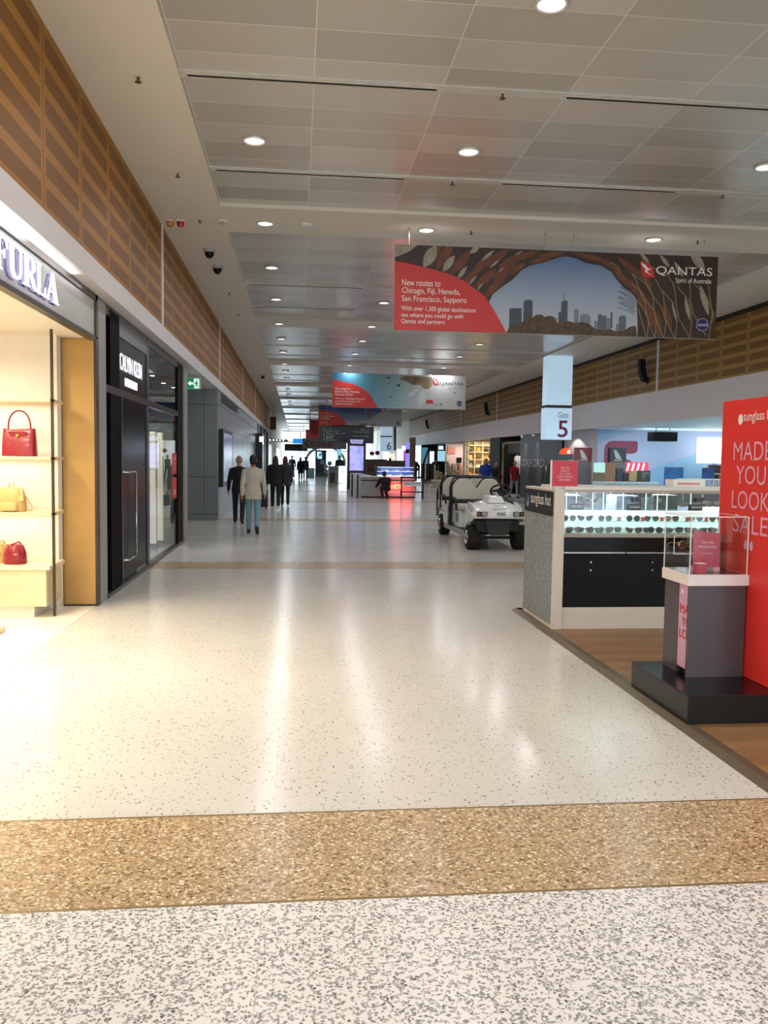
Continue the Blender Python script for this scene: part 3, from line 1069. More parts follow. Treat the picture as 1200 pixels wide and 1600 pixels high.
bx('rail', -2.82, -2.78, 12.9, 15.6, 3.26, 3.3, blackm, t)
for yy in (13.2, 14.0, 14.8):
    MB().cyl((-2.8, yy, 3.26), (-2.72, yy - 0.05, 3.14), 0.035).build('lamp_head', mat('spot_lit', '#fff4dc', 0.4, emit=4), t, smooth=50)
t = thing('shelf_rack', 'black wall shelving seen dimly through the dark glass of the nearest pane', 'shelves', (-2.6, 10.1, 0))
for zz in (0.5, 1.0, 1.5, 2.0):
    bx('shelf', -3.4, -2.5, 9.75, 10.1, zz, zz + 0.03, dark, t)
bx('cabinet', -3.4, -2.5, 9.75, 10.1, 0.004, 0.5, dark, t)

# ---- side passage, exit sign, grey panelled wall
struct('wall_passage', MB().box(-7, -2.07, 22.2, 22.4, 0, 3.42), greyp)
ln = mat('panel_seam', '#3f413f', 0.7)
mb = MB()
for zz in (0.16, 1.13, 3.0):
    mb.box(-7, -2.068, 22.196, 22.2, zz, zz + 0.014)
for xx in (-3.2, -2.42):
    mb.box(xx, xx + 0.012, 22.196, 22.2, 0.16, 3.42)
struct('trim_%d' % k, mb, ln); k += 1
struct('wall_passage_side', MB().box(-7.1, -7, 17, 22.4, 0, 3.42), greyp)
t = thing('exit_sign', 'green running-man exit sign hanging over the passage on the left', 'exit sign', (-2.24, 18.5, 3.22))
bx('housing', -2.38, -2.09, 18.5, 18.56, 3.11, 3.35, mat('sign_case', '#cfd6d0', 0.4), t)
bx('face', -2.372, -2.098, 18.492, 18.5, 3.118, 3.342, green_lit, t)
bx('white_field', -2.225, -2.115, 18.489, 18.493, 3.13, 3.33, mat('exit_white', '#eefcf4', 0.4, emit=0.9), t)
MB().cyl((-2.16, 18.489, 3.295), (-2.16, 18.484, 3.295), 0.018).prism([(0, 0), (0.03, 0.0), (0.045, 0.05), (0.03, 0.07), (-0.01, 0.07), (-0.04, 0.02), (-0.03, 0.01), (-0.005, 0.03)], (-2.18, 18.489, 3.2), (1, 0, 0), (0, 0, 1), 0.004).prism([(0, 0.07), (0.02, 0.07), (0.055, 0.02), (0.04, 0.0), (0.01, 0.05), (-0.03, 0.0), (-0.05, 0.01)], (-2.18, 18.489, 3.14), (1, 0, 0), (0, 0, 1), 0.004).build('running_man', green_lit, t)
MB().prism([(0, 0.05), (0.06, 0.1), (0.06, 0.07), (0.12, 0.07), (0.12, 0.03), (0.06, 0.03), (0.06, 0)], (-2.355, 18.491, 3.18), (1, 0, 0), (0, 0, 1), 0.004).build('arrow', mat('exit_white', '#eefcf4'), t)
MB().cyl((-2.24, 18.53, 3.35), (-2.24, 18.53, 3.42), 0.01).build('hanger', steel, t)

struct('wall_left_far', MB().box(-2.4, -2.08, 22.4, 44, 0, 3.42), blued)
mb = MB()
for zz in (1.13, 2.45, 3.05):
    mb.box(-2.08, -2.077, 22.4, 44, zz, zz + 0.012)
for yy in (27.5, 30, 32.5, 35, 37.5, 40):
    mb.box(-2.08, -2.077, yy, yy + 0.015, 0, 2.45)
struct('trim_%d' % k, mb, ln); k += 1
t = thing('wall_grille', 'dark horizontal louvre grille high on the grey panel wall', 'vent', (-2.08, 26.7, 3.28))
mb = MB()
for q in range(6):
    mb.box(-2.085, -2.065, 23.4, 29.8, 3.16 + q * 0.04, 3.18 + q * 0.04)
mb.build('louvres', mat('graphite', '#3b3d40'), t)
bx('recess', -2.082, -2.078, 23.4, 29.8, 3.14, 3.4, blackm, t)
t = thing('advert_screen', 'tall black framed advertising screen on the grey panel wall', 'screen', (-2.0, 24.3, 0.9))
bx('case', -2.078, -1.97, 22.7, 25.9, 0.86, 2.4, black, t, 0.01)
bx('display', -1.972, -1.966, 22.95, 25.7, 0.98, 2.3, screen_mat('screen_purple', [(0.3, '#20203a'), (0.5, '#4c4872'), (0.62, '#7d6aa0'), (0.72, '#b4d8f0')], 0.7, 2.2, (1, 0.6, 1.5)), t)
bx('wall_ledge', -2.08, -2.05, 22.4, 44, 0, 0.85, mat('pale_blue_panel', '#a9b6bf', 0.35), None).__setitem__('kind', 'structure')
# dark totem, dark shopfronts
t = thing('shop_totem', 'black pillar with a small lit white sign projecting from the left wall', 'sign pillar', (-2.0, 44, 0))
bx('pillar', -2.08, -1.75, 42.5, 45.0, 0, 2.85, black, t)
bx('lit_sign', -1.9, -1.72, 42.45, 42.5, 2.42, 2.68, mat('plate_lit', '#f4f6fa'), t)
bx('lit_side', -1.752, -1.745, 42.7, 43.9, 2.3, 2.7, mat('plate_lit', '#f4f6fa'), t)
struct('wall_left_shops', MB().box(-2.6, -2.42, 44, 62, 0, 3.42), dark)
for i, (yy, c, l) in enumerate(((46.0, '#8b8f95', 'pale vertical door frame beyond the black pillar on the left'), (50.0, '#3d5a78', 'blue-lit glass panel far along the left side'), (55, '#6a5e55', 'brown wooden pier far along the left side'), (60.5, '#7a6a58', 'last timber pier on the left before the bright end'))):
    t = thing('shop_pier', l, 'pier', (-2.15, yy, 0))
    bx('shaft', -2.41, -2.06, yy - 0.45, yy + 0.45, 0.1, 3.42, mat('pier_%d' % i, c, 0.35), t)
    bx('foot', -2.41, -2.04, yy - 0.5, yy + 0.5, 0, 0.1, blackm, t)
t = thing('canopy', 'thin dark cantilevered canopy sticking out over the far left shops', 'canopy', (-1.6, 66, 2.9))
bx('slab', -2.3, -0.75, 62.2, 68, 2.85, 2.98, dark, t)
for q in range(5):
    MB().cyl((-2.0 + q * 0.24, 62.18, 2.9), (-2.0 + q * 0.24, 62.12, 2.9), 0.05).build('lamp', mat('spot_lit', '#fff4dc'), t)
t = thing('blade_sign', 'small brown hanging sign under the far left ceiling margin', 'sign', (-1.5, 57, 4))
bx('panel', -1.85, -1.45, 57, 57.1, 3.5, 4.35, mat('rust_sign', '#7c3a20', 0.5), t)
MB().cyl((-1.65, 57.05, 4.35), (-1.65, 57.05, CEIL), 0.015).build('rod', steel, t)

# ================================================================== HANGING BANNERS AND SIGNS
def leaf(cx, cy, ln, wd, ang, n=10):
    a = math.radians(ang)
    ca, sa = math.cos(a), math.sin(a)
    up, dn = [], []
    for i in range(n + 1):
        t = -1 + 2 * i / n
        h = wd / 2 * (1 - t * t)
        up.append((t * ln / 2, h))
        dn.append((t * ln / 2, -h))
    pts = up + dn[-2:0:-1]
    return [(cx + p[0] * ca - p[1] * sa, cy + p[0] * sa + p[1] * ca) for p in pts]


def strip(pts, wd):
    out, back = [], []
    for i, p in enumerate(pts):
        a = pts[max(i - 1, 0)]
        b = pts[min(i + 1, len(pts) - 1)]
        dx, dy = b[0] - a[0], b[1] - a[1]
        L = math.hypot(dx, dy) or 1
        out.append((p[0] - dy / L * wd / 2, p[1] + dx / L * wd / 2))
        back.append((p[0] + dy / L * wd / 2, p[1] - dx / L * wd / 2))
    return [[out[i], out[i + 1], back[i + 1], back[i]] for i in range(len(pts) - 1)]


def oval(cx, cy, rx, ry, n=24):
    return [(cx + rx * math.cos(2 * PI * i / n), cy + ry * math.sin(2 * PI * i / n)) for i in range(n)]


def clip_rect(poly, x0, x1, y0, y1):
    for ax, lim, sgn in ((0, x0, 1), (0, x1, -1), (1, y0, 1), (1, y1, -1)):
        out = []
        for i in range(len(poly)):
            p, q = poly[i], poly[(i + 1) % len(poly)]
            dp, dq = (p[ax] - lim) * sgn, (q[ax] - lim) * sgn
            if dp >= 0:
                out.append(p)
            if (dp >= 0) != (dq >= 0):
                t = dp / (dp - dq)
                out.append((p[0] + (q[0] - p[0]) * t, p[1] + (q[1] - p[1]) * t))
        poly = out
        if not poly:
            return []
    return poly


class Banner:
    """art drawn on a 504 x 132 field, printed on the front of a hanging board"""

    def __init__(s, label, x0, x1, y, z0, z1, wires, group='hanging airline banners'):
        s.t = thing('hanging_banner', label, 'banner', ((x0 + x1) / 2, y, z0), group)
        bx('board', x0, x1, y, y + 0.05, z0, z1, mat('banner_edge', '#c9c5bd', 0.5), s.t)
        s.O, s.U, s.V = (x0, y, z0), ((x1 - x0) / 504, 0, 0), (0, 0, (z1 - z0) / 132)
        s.lay = 0
        for wx in wires:
            MB().cyl((wx, y + 0.025, z1), (wx, y + 0.025, CEIL), 0.004, n=6).cyl((wx, y + 0.025, CEIL - 0.03), (wx, y + 0.025, CEIL), 0.012, n=8).build('wire', steel, s.t)

    def art(s, name, polys, m):
        mb = MB()
        s.lay += 1
        for i, p in enumerate(polys):
            p = clip_rect(p, 0, 504, 0, 132)
            if len(p) < 3:
                continue
            area = sum(p[j][0] * p[(j + 1) % len(p)][1] - p[(j + 1) % len(p)][0] * p[j][1] for j in range(len(p)))
            if area < 0:
                p = p[::-1]
            O = (s.O[0], s.O[1] - 0.0016 * s.lay - 0.00004 * i, s.O[2])
            mb.sheet(p, O, s.U, s.V)
        return mb.build(name, m, s.t)

    def write(s, body, x, y, w, h, m, **kw):
        s.lay += 0.3
        O = (s.O[0] + x * s.U[0], s.O[1] - 0.0016 * s.lay, s.O[2] + y * s.V[2])
        return text(body, FACE_S, O, w * s.U[0], h * s.V[2], m, s.t, off=0.001, **kw)


RED_CURVE = [(0, 0), (0, 106.2), (20.1, 102.9), (39.3, 99.0), (59.5, 94.7), (79.8, 89.5), (95.5, 83.7), (109.0, 76.9), (122.5, 67.1), (136.0, 56.9), (145.0, 45.2), (154.0, 30.8), (163.0, 15.9), (171.6, 0)]
ROO = [(379.1, 118.3), (387.0, 114.0), (390.4, 109.5), (396.0, 108.5), (391.5, 106.0), (388.8, 104.8), (393.8, 100.3), (398.3, 97.0), (390.4, 101.4), (385.9, 103.5), (387.0, 108.2), (382.1, 112.6)]
QF = [(378.0, 120.6), (385, 119.9), (390.4, 117.5), (395, 113.8), (398.3, 109.7), (400.6, 103), (401.6, 94.8), (383.6, 95.4), (380.5, 103), (379.1, 110.2)]
bred = mat('banner_red', '#c9302b', 0.45, var=0.03, scale=2)

B = Banner('big airline banner with a timber arch and a city skyline, nearest the viewer', 1.435, 6.525, 12.75, 3.62, 4.89, (1.65, 3.75, 4.2, 6.3))
B.art('arch_print', [[(0, 0), (504, 0), (504, 132), (0, 132)]], mat('print_dark_timber', '#38251b', 0.5, var=0.3, scale=4))
rp = [(75.3, 117.3, 52, 15, 62), (100.0, 108.0, 50, 14, 52), (115.8, 86.0, 44, 12, 48), (138.3, 84.4, 44, 13, 45), (131.5, 104.5, 48, 13, 46), (154.0, 116.4, 46, 13, 40), (149.5, 69.0, 40, 11, 52), (167.5, 98.8, 46, 12, 38), (174.3, 112.6, 44, 11, 33),
      (199.0, 122.4, 50, 10, 22), (185.5, 101.6, 36, 9, 34), (225, 118, 44, 9, 18), (158, 80, 40, 11, 48), (60, 120, 46, 14, 66), (240, 126, 50, 8, 8), (300, 124, 60, 8, -12), (330, 113, 46, 9, -30), (352, 92, 44, 10, -45), (360, 112, 50, 10, -38), (372, 76, 40, 12, -55), (384, 60, 50, 13, -68), (396, 40, 50, 14, -75), (388, 92, 40, 10, -52), (410, 20, 44, 14, -80), (425, 34, 46, 12, -72)]
B.art('rust_slats', [leaf(*p) for p in rp], mat('print_rust', '#6b3a20', 0.5, var=0.25, scale=6))
B.art('pale_gaps', [leaf(52.8, 115.4, 40, 17, 62), leaf(81.3, 105.2, 32, 11, 56), leaf(102.3, 92.4, 24, 7, 55), leaf(118, 80.9, 18, 4, 52), leaf(129.7, 71.2, 15, 2.6, 55), leaf(140.5, 120, 26, 5, 42), leaf(151.3, 107.8, 20, 3.4, 42), leaf(160.8, 98.2, 13, 2.2, 40), leaf(120.7, 128.4, 20, 8, 40), leaf(188.9, 126.1, 16, 2.4, 28),
                    [(0, 112), (0, 132), (34, 132), (22, 122), (10, 116)], leaf(483.8, 62.3, 52, 10, -72), leaf(456.8, 47.6, 40, 6, -76), leaf(436.5, 40.1, 34, 4.5, -74), leaf(441, 109.9, 28, 7, -58), leaf(470.3, 124.9, 42, 14, -52), leaf(384.8, 126.6, 26, 6, -48), leaf(418, 122, 26, 6, -50)], mat('print_pale', '#9a9182', 0.5, var=0.2, scale=8))
LN = [[(333.0, 116.8), (342.0, 111.4), (348.8, 101.2)], [(365.6, 100.6), (373.5, 89.3), (380.3, 71.1), (389.3, 52.8), (391.5, 36.7), (394.9, 22.9), (393.8, 0)], [(367.9, 99.5), (387.0, 86.3), (400.5, 67.0), (402.8, 46.2), (407.3, 27.8), (406.1, 0.0)], [(387.0, 93.2), (393.8, 78.4), (402.8, 63.6), (416.3, 46.6), (423.0, 25.9), (420.8, 0)],
      [(366.8, 83.4), (382.5, 71.1), (391.5, 55.2), (402.8, 43.9), (406.1, 30.1), (414.0, 12.9), (419.6, 0)], [(375.8, 58.2), (387.0, 43.5), (392.6, 32.1), (398.3, 16.1), (405.5, 0.0)], [(378.0, 45.6), (383.6, 27.3), (391.5, 2.1)], [(402.8, 93.7), (416.3, 72.1), (420.8, 46.7), (421.9, 30.5), (429.8, 14.4), (437.6, 0.7)], [(414.0, 76.6), (433.1, 56.3), (441.0, 26.3), (438.8, 0.7)],
      [(432.0, 87.6), (435.4, 74.9), (438.8, 51.8), (443.3, 31.0), (452.3, 17.3), (462.4, 1.2)], [(438.8, 83.2), (459.0, 60.5), (464.6, 31.5), (462.4, 1.2)], [(459.0, 89.6), (461.3, 61.7), (465.8, 40.9), (477.0, 24.8), (488.3, 4.1)], [(488.3, 95.1), (492.8, 64.9), (497.3, 39.3), (492.8, 1.8)], [(464.6, 89.7), (486.0, 69.4), (499.5, 41.7), (497.3, 25.3)],
      [(378.0, 131), (396.0, 113.1), (414.0, 102.1)], [(418.5, 118.5), (423.0, 100.1), (434.3, 84.2)]]
B.art('slat_edges', [q for l in LN for q in strip(l, 1.5)], mat('print_tan', '#8e7654', 0.5))
SKY = [(172.0, 0), (154.0, 30.8), (143.9, 47.5), (149.5, 60.0), (163.0, 71.6), (178.8, 83.3), (192.3, 98.4), (205.8, 106.8), (226.0, 111.9), (253.0, 121.9), (263.3, 123.2), (276.8, 120.7), (292.5, 114.3), (317.3, 110.6), (333.0, 101.9), (342.0, 89.5), (355.5, 76.1), (366.8, 69.5), (374.6, 59.4), (375.8, 45.6), (377.3, 22.5), (378.0, 0)]
zb = 3.62 - 3.62
B.art('sky_print', [SKY], print_mat('print_sky', [(0, '#b9bcc4'), (0.45, '#9aa7bd'), (1, '#54739f')], 2, 0.0, 1.2))
BL = [[(175.4, 0), (175.4, 38.1), (178.8, 39.3), (194.5, 39.7), (195.2, 0.1)], [(197.2, 0.1), (197.2, 49.9), (201.3, 53.2), (208.7, 53.4), (211.4, 50.3), (211.4, 0.4)], [(252.0, 6.1), (252.0, 35.6), (255.6, 35.7), (255.6, 6.1)], [(254.9, 6.1), (256.1, 51.2), (259.9, 54.1), (264.4, 54.2), (266.0, 50.8), (266.4, 6.4)], [(258.8, 54.0), (259.0, 67.7), (259.7, 67.7), (259.9, 54.1)]]
B.art('dark_towers', BL, mat('print_tower', '#3f4b58', 0.5, var=0.15, scale=30))
B.art('pale_towers', [[(276.8, 6.6), (276.3, 41.2), (283.5, 41.4), (284.0, 6.7)], [(285.8, 6.8), (285.8, 31.9), (295.9, 34.4), (302.6, 30.5), (303.3, 7.1)], [(308.3, 4.9), (308.3, 23.3), (314.1, 23.4), (314.1, 5.1)], [(327.8, 5.3), (327.8, 28.3), (334.8, 28.5), (335.3, 5.5)], [(343.1, 5.7), (343.1, 19.9), (347.4, 20.0), (347.4, 5.8)], [(238, 0), (238, 24), (250, 26), (250, 0)]], mat('print_tower_pale', '#767d86', 0.5, var=0.2, scale=40))
B.art('mid_towers', [[(313.7, 3.9), (314.1, 33.7), (319.5, 34.5), (320.6, 31.6), (327.4, 32.4), (327.8, 4.2)], [(333.9, 12.4), (333.9, 38.1), (337.1, 38.8), (337.5, 12.4)], [(347.2, 4.6), (347.6, 31.5), (353.3, 33.5), (358.7, 31.8), (359.1, 4.8)]], mat('print_tower_mid', '#57616c', 0.5, var=0.25, scale=60))
TR = [(171.6, 0), (174.3, 6.5), (178.8, 12.2), (185.5, 13.5), (192.3, 15.9), (199.0, 20.6), (204.6, 28.6), (210.3, 24), (217.0, 30), (224.9, 31), (230.5, 27), (237.3, 29), (245.2, 28), (248.5, 21), (253.0, 17), (256.5, 19), (267.8, 22), (279.0, 19), (288.0, 21), (299.3, 19), (308.3, 12), (321.8, 7.5), (333.0, 11.2), (342.0, 7.9), (355.5, 8.2), (364.5, 15.3), (374.6, 17.9), (377.1, 0)]
B.art('tree_line', [TR], mat('print_trees', '#54402f', 0.6, var=0.4, scale=14))
tw = []
for q in range(9):
    y0 = 92 - q * 4.2
    tw += strip([(374 - q * 0.3, y0 - 24), (362, y0 - 18), (350 - (q % 3) * 3, y0 - 12 + (q % 2) * 3)], 0.8)
B.art('branches', tw, mat('print_trees', '#54402f'))
B.art('red_panel', [RED_CURVE], bred)
B.write('New routes to', 11.1, 68.6, 58, 10, whiteink)
B.write('Chicago, Fiji, Haneda,', 11.1, 54.5, 88, 11.5, whiteink)
B.write('San Francisco, Sapporo', 11.1, 42, 98, 11.5, whiteink)
B.write('With over 1,300 global destinations', 10.6, 28, 113, 9.5, whiteink)
B.write('see where you could go with', 10.6, 18, 94, 9, whiteink)
B.write('Qantas and partners', 10.6, 8.3, 66, 9.2, whiteink)
B.art('tail_mark', [QF], bred)
B.art('kangaroo_mark', [ROO], whiteink)
B.write('QANTAS', 403.5, 98, 90.5, 15.5, whiteink)
B.write('Spirit of Australia', 435.4, 86, 57.6, 10, whiteink)
B.art('orb', [oval(481.1, 22.3, 10, 10.4)], mat('orb_rim', '#c9c7d8', 0.4))
B.art('orb_face', [oval(481.1, 22.3, 9.3, 9.7)], navy)
B.write('oneworld', 473.5, 20, 15.5, 5, whiteink)

QK = mat('black_ink', '#26262a', 0.5)


def brand(B2, ink, orb=True):
    B2.art('tail_mark', [QF], bred)
    B2.art('kangaroo_mark', [ROO], whiteink)
    B2.write('QANTAS', 403.5, 93, 90.5, 14.5, ink)
    B2.write('Spirit of Australia', 436, 80, 56, 8, mat('grey_ink', '#77777b', 0.5))
    B2.art('orb_face', [oval(481.1, 24, 9.5, 10)], navy)
    B2.write('oneworld', 473.5, 21.5, 15.5, 5, whiteink)


B = Banner('airline banner with a turquoise sea and white beach, second from the viewer', 1.29, 6.40, 31.95, 3.58, 4.87, (1.7, 5.9))
B.art('sea_print', [[(0, 0), (504, 0), (504, 132), (0, 132)]], print_mat('print_sea', [(0, '#2f6f92'), (0.3, '#5f98a8'), (0.5, '#9fbcbc'), (0.62, '#b7bbb8'), (1, '#b9b8b4')], 0, -2.56, 2.56, 0.12, 2))
B.art('foam', [leaf(335, 38, 70, 30, 80), leaf(300, 60, 60, 14, 40)], mat('print_foam', '#c6ced0', 0.5, var=0.1, scale=5))
B.art('headland', [[(250, 112), (262, 124), (300, 127), (340, 126), (375, 122), (376, 92), (362, 78), (345, 80), (330, 94), (300, 92), (280, 106)]], mat('print_rock', '#7a684c', 0.5, var=0.5, scale=3))
B.art('swimmers', [oval(248, 90, 7, 5), oval(212, 97, 3, 3), oval(222, 44, 3, 3), oval(246, 32, 2.5, 2.5), oval(232, 54, 2, 2), oval(210, 118, 10, 2.5), oval(462, 66, 4, 2), oval(392, 18, 3, 2), oval(410, 20, 5, 2)], mat('print_navy_specks', '#2f4660', 0.5))
B.art('beach_towel', [[(352, 22), (356, 36), (378, 36), (382, 22)]], bred)
B.art('red_panel', [RED_CURVE], bred)
for i, (s, yy, ww, hh) in enumerate((('New routes to', 68, 56, 9), ('Buenos Aires, Nouméa,', 56, 92, 10), ('Denpasar, Phuket', 44, 66, 10), ('With over 1,300 global destinations', 29, 112, 8.5), ('see where you could go with', 19, 94, 8.5), ('Qantas and partners', 9, 66, 8.5))):
    B.write(s, 11, yy, ww, hh, whiteink)
brand(B, QK)

B = Banner('airline banner with a skier against blue sky, third from the viewer', 1.25, 6.30, 51.0, 3.60, 4.82, (1.7, 5.8))
B.art('sky_print', [[(0, 0), (504, 0), (504, 132), (0, 132)]], print_mat('print_ski_sky', [(0, '#a7aeb8'), (0.35, '#71809c'), (0.8, '#3a4f86'), (1, '#2c3f78')], 2, 0, 1.22, 0.1, 1.5))
B.art('slope', [[(504, 132), (430, 132), (340, 70), (250, 30), (150, 14), (150, 0), (504, 0)]], mat('print_snow', '#9c9fa3', 0.5, var=0.12, scale=2))
B.art('skier', [leaf(300, 84, 34, 14, 80), leaf(304, 62, 26, 10, 100), leaf(297, 46, 40, 4, 10), leaf(312, 92, 26, 5, 30)] + strip([(285, 40), (330, 58)], 3), mat('print_skier', '#8c3b34', 0.5, var=0.2, scale=6))
B.art('pine', [leaf(270, 12, 60, 14, 4), leaf(330, 12, 40, 12, 20)], mat('print_rock', '#7a684c'))
B.art('red_panel', [RED_CURVE], bred)
for s, yy, ww in (('On your route?', 74, 62), ('Ski in the USA and', 58, 84), ('Hokkaido', 42, 56), ('qantas.com', 14, 38)):
    B.write(s, 12, yy, ww, 9, whiteink)
brand(B, QK)
for (xa, xb, yy, za, zb, l) in ((0.95, 5.5, 70.0, 3.55, 4.75, 'plain red banner mostly hidden behind the skier banner'), (0.85, 5.2, 90.0, 3.1, 4.6, 'plain red banner farthest down the hall, lowest of the row of banners')):
    B = Banner(l, xa, xb, yy, za, zb, (xa + 0.4, xb - 0.4))
    B.art('red_panel', [[(0, 0), (504, 0), (504, 132), (0, 132)]], mat('banner_red_dim', '#b3282a', 0.5))

# black directory
t = thing('directory_sign', 'wide black hanging directory with small pale lines of text and icons', 'sign', (2.7, 47, 2.46))
bx('panel', 1.16, 4.24, 47.0, 47.12, 2.50, 3.43, mat('sign_black', '#0d0e10', 0.35), t)
MB().prism([(-0.9, 0), (-0.7, 0.06), (0.9, 0.06), (1.2, 0)], (2.7, 47.1, 3.43), (1, 0, 0), (0, 0, 1), 0.1).build('top_rail', blackm, t)
for wx in (1.6, 3.8):
    MB().cyl((wx, 47.06, 3.43), (wx, 47.06, CEIL), 0.008).build('rod', steel, t)
sg = mat('sign_text', '#b9bcbd', 0.5, emit=0.12)
for i, (s, ww) in enumerate((('1 – 9', 0.28), ('Departure Gates', 0.72), ('Gates 10 – 37', 1.1), ('Tax Refunds', 0.46), ('Lounges', 0.4), ('Information', 0.6))):
    z = 3.24 - i * 0.122
    if i != 4:
        text(s, FACE_S, (1.56, 46.998, z), ww, 0.062, sg, t)
    MB().prism([(0, 0), (0.05, 0.035), (0, 0.07)] if i % 2 else [(0, 0.0), (0.03, 0.07), (0.06, 0)], (1.43, 46.995, z - 0.004), (1, 0, 0), (0, 0, 1), 0.003).build('arrow', sg, t)
MB().sheet(oval(1.62, 2.79, 0.04, 0.04), (0, 46.996, 0), (1, 0, 0), (0, 0, 1)).sheet(oval(1.76, 2.79, 0.04, 0.04), (0, 46.996, 0), (1, 0, 0), (0, 0, 1)).sheet(oval(1.9, 2.79, 0.04, 0.04), (0, 46.996, 0), (1, 0, 0), (0, 0, 1)).build('icons', sg, t)
for i, (s, ww) in enumerate((('Gates 1 – 9', 0.48), ('Transfer Desk', 0.9), ('Airline Lounges', 0.95))):
    text(s, FACE_S, (3.98 - ww, 46.998, (3.22, 3.1, 2.86)[i]), ww, 0.062, sg, t)
# pale sign with round maroon icons
t = thing('direction_sign', 'pale hanging sign with a chevron arrow and round maroon icons, far down the hall', 'sign', (2.0, 62, 2.2))
bx('panel', 0.35, 3.6, 62, 62.1, 2.30, 3.07, mat('sign_pale', '#b9b4b6', 0.5), t)
MB().prism(sum([], [(0.28, 0.0), (0.0, 0.25), (0.28, 0.5), (0.34, 0.44), (0.1, 0.25), (0.34, 0.06)]), (0.48, 61.995, 2.44), (1, 0, 0), (0, 0, 1), 0.004).build('arrow', QK, t)
mb = MB()
for q in range(4):
    mb.sheet(oval(1.12 + q * 0.42, 2.68, 0.16, 0.16), (0, 61.995, 0), (1, 0, 0), (0, 0, 1))
mb.build('icon_discs', maroon, t)
mb = MB()
for q in range(4):
    mb.sheet([(1.06 + q * 0.42, 2.62), (1.18 + q * 0.42, 2.62), (1.18 + q * 0.42, 2.72), (1.06 + q * 0.42, 2.72)], (0, 61.99, 0), (1, 0, 0), (0, 0, 1))
mb.build('icon_marks', whiteink, t)
for wx in (0.9, 3.2):
    MB().cyl((wx, 62.05, 3.07), (wx, 62.05, CEIL), 0.02).build('rod', steel, t)

# gate pillars
def gate(x, y, wd, zt, zm, zb, num, label, gatew=True):
    t = thing('gate_sign', label, 'gate sign', (x, y, zb))
    lb = mat('lightbox', '#bfdcf2', 0.4, emit=0.55)
    bx('upper_box', x - wd / 2, x + wd / 2, y, y + 0.5, zm + 0.1, zt, lb, t)
    bx('band', x - wd / 2 - 0.01, x + wd / 2 + 0.01, y - 0.01, y + 0.5, zm, zm + 0.09, mat('sign_band', '#4a3a40', 0.4), t)
    bx('lower_box', x - wd / 2 - 0.02, x + wd / 2 + 0.02, y, y + 0.5, zb, zm, lb, t)
    MB().cyl((x, y + 0.25, zt), (x, y + 0.25, CEIL), 0.06).build('hanger', white2, t)
    if gatew:
        text('Gate', FACE_S, (x - 0.03, y - 0.001, zm - 0.33), 0.36, 0.2, mat('gate_grey', '#6f7c92', 0.5), t)
        text(num, FACE_S, (x - 0.02, y - 0.001, zb + 0.07), 0.34, 0.56, mat('gate_maroon', '#93203f', 0.5), t, offset=0.012)
    else:
        text(num, FACE_S, (x + 0.05, y - 0.001, zb + 0.12), 0.34, 0.6, mat('gate_navy', '#3a4070', 0.5), t)
    return t


gate(8.6, 27.2, 0.86, 5.12, 3.42, 2.38, '5', 'pale blue lit gate pillar sign with a maroon numeral, right of the white cart')
gate(6.75, 64.0, 0.85, 4.25, 3.3, 2.2, '6', 'small pale blue gate sign with a navy numeral, far down the hall', False)
bx('lightbox_side', 7.35, 7.5, 64, 65, 2.3, CEIL, mat('sign_dark_side', '#27304a', 0.4), None, 0, 'dark narrow board hanging beside the far navy gate numeral', 'sign board')

# ================================================================== EYEWEAR STAND
kw = mat('kiosk_white', '#d9cfc6', 0.4, var=0.02)
wv = fabric_mat('woven_grey', '#6b7072', '#9ca1a4')
bsign = mat('sign_panel_black', '#17191b', 0.4)
t = thing('display_wall', 'white-framed end wall of the eyewear stand with grey woven panel and black name sign', 'display wall', (2.55, 8.5, 0.02))
bx('frame', 2.50, 2.60, 7.95, 9.02, 0.02, 1.40, kw, t, 0.004)
bx('woven_panel', 2.492, 2.50, 8.0, 9.0, 0.06, 1.13, wv, t)
bx('name_panel', 2.488, 2.50, 8.0, 9.0, 1.135, 1.375, bsign, t)
text('sunglass hut', FACE_W, (2.487, 8.76, 1.195), 0.72, 0.15, whiteink, t)
MB().sheet(oval(8.88, 1.25, 0.055, 0.07), (2.485, 0, 0), (0, 1, 0), (0, 0, 1)).build('logo_disc', mat('logo_blue', '#7f9db5', 0.5), t)
MB().sheet(oval(8.90, 1.27, 0.035, 0.045), (2.4845, 0, 0), (0, 1, 0), (0, 0, 1)).build('logo_spot', mat('logo_dark', '#31566e', 0.5), t)

t = thing('display_counter', 'long white and black eyewear counter with lit glass shelves', 'counter', (4.2, 8.3, 0.02))
CX0, CX1, CY0, CY1 = 2.60, 6.2, 7.98, 8.75
bx('plinth', CX0, CX1, CY0, CY1, 0.02, 0.235, kw, t)
bx('skirting', CX0, CX1, CY0 - 0.006, CY0, 0.02, 0.06, kw, t)
bx('cabinet', CX0, CX1, CY0, CY1, 0.235, 0.77, blackm, t)
seamx = (2.97 + 0.01, 3.6)
for xx in (2.885, 3.515, 4.145):
    for zz in (0.685, 0.605):
        MB().cyl((xx, CY0, zz), (xx, CY0 - 0.012, zz), 0.009, n=10).build('lock', chrome, t, smooth=50)
for xa, xb in ((2.61, 3.235), (3.245, 3.87), (3.88, 4.5)):
    bx('drawer_tray', xa, xb, CY0 + 0.02, CY1, 0.772, 0.79, mat('tray_white', '#c9d3d6', 0.3), t)
    bx('drawer_glass', xa, xb, CY0 - 0.004, CY0, 0.775, 0.925, glass('drawer_glass', '#7d8a90'), t)
    bx('drawer_edge', xa, xb, CY0 - 0.008, CY0 + 0.004, 0.772, 0.784, chrome, t)
    bx('drawer_divider', xb, xb + 0.01, CY0 - 0.004, CY1, 0.77, 0.93, blackm, t)
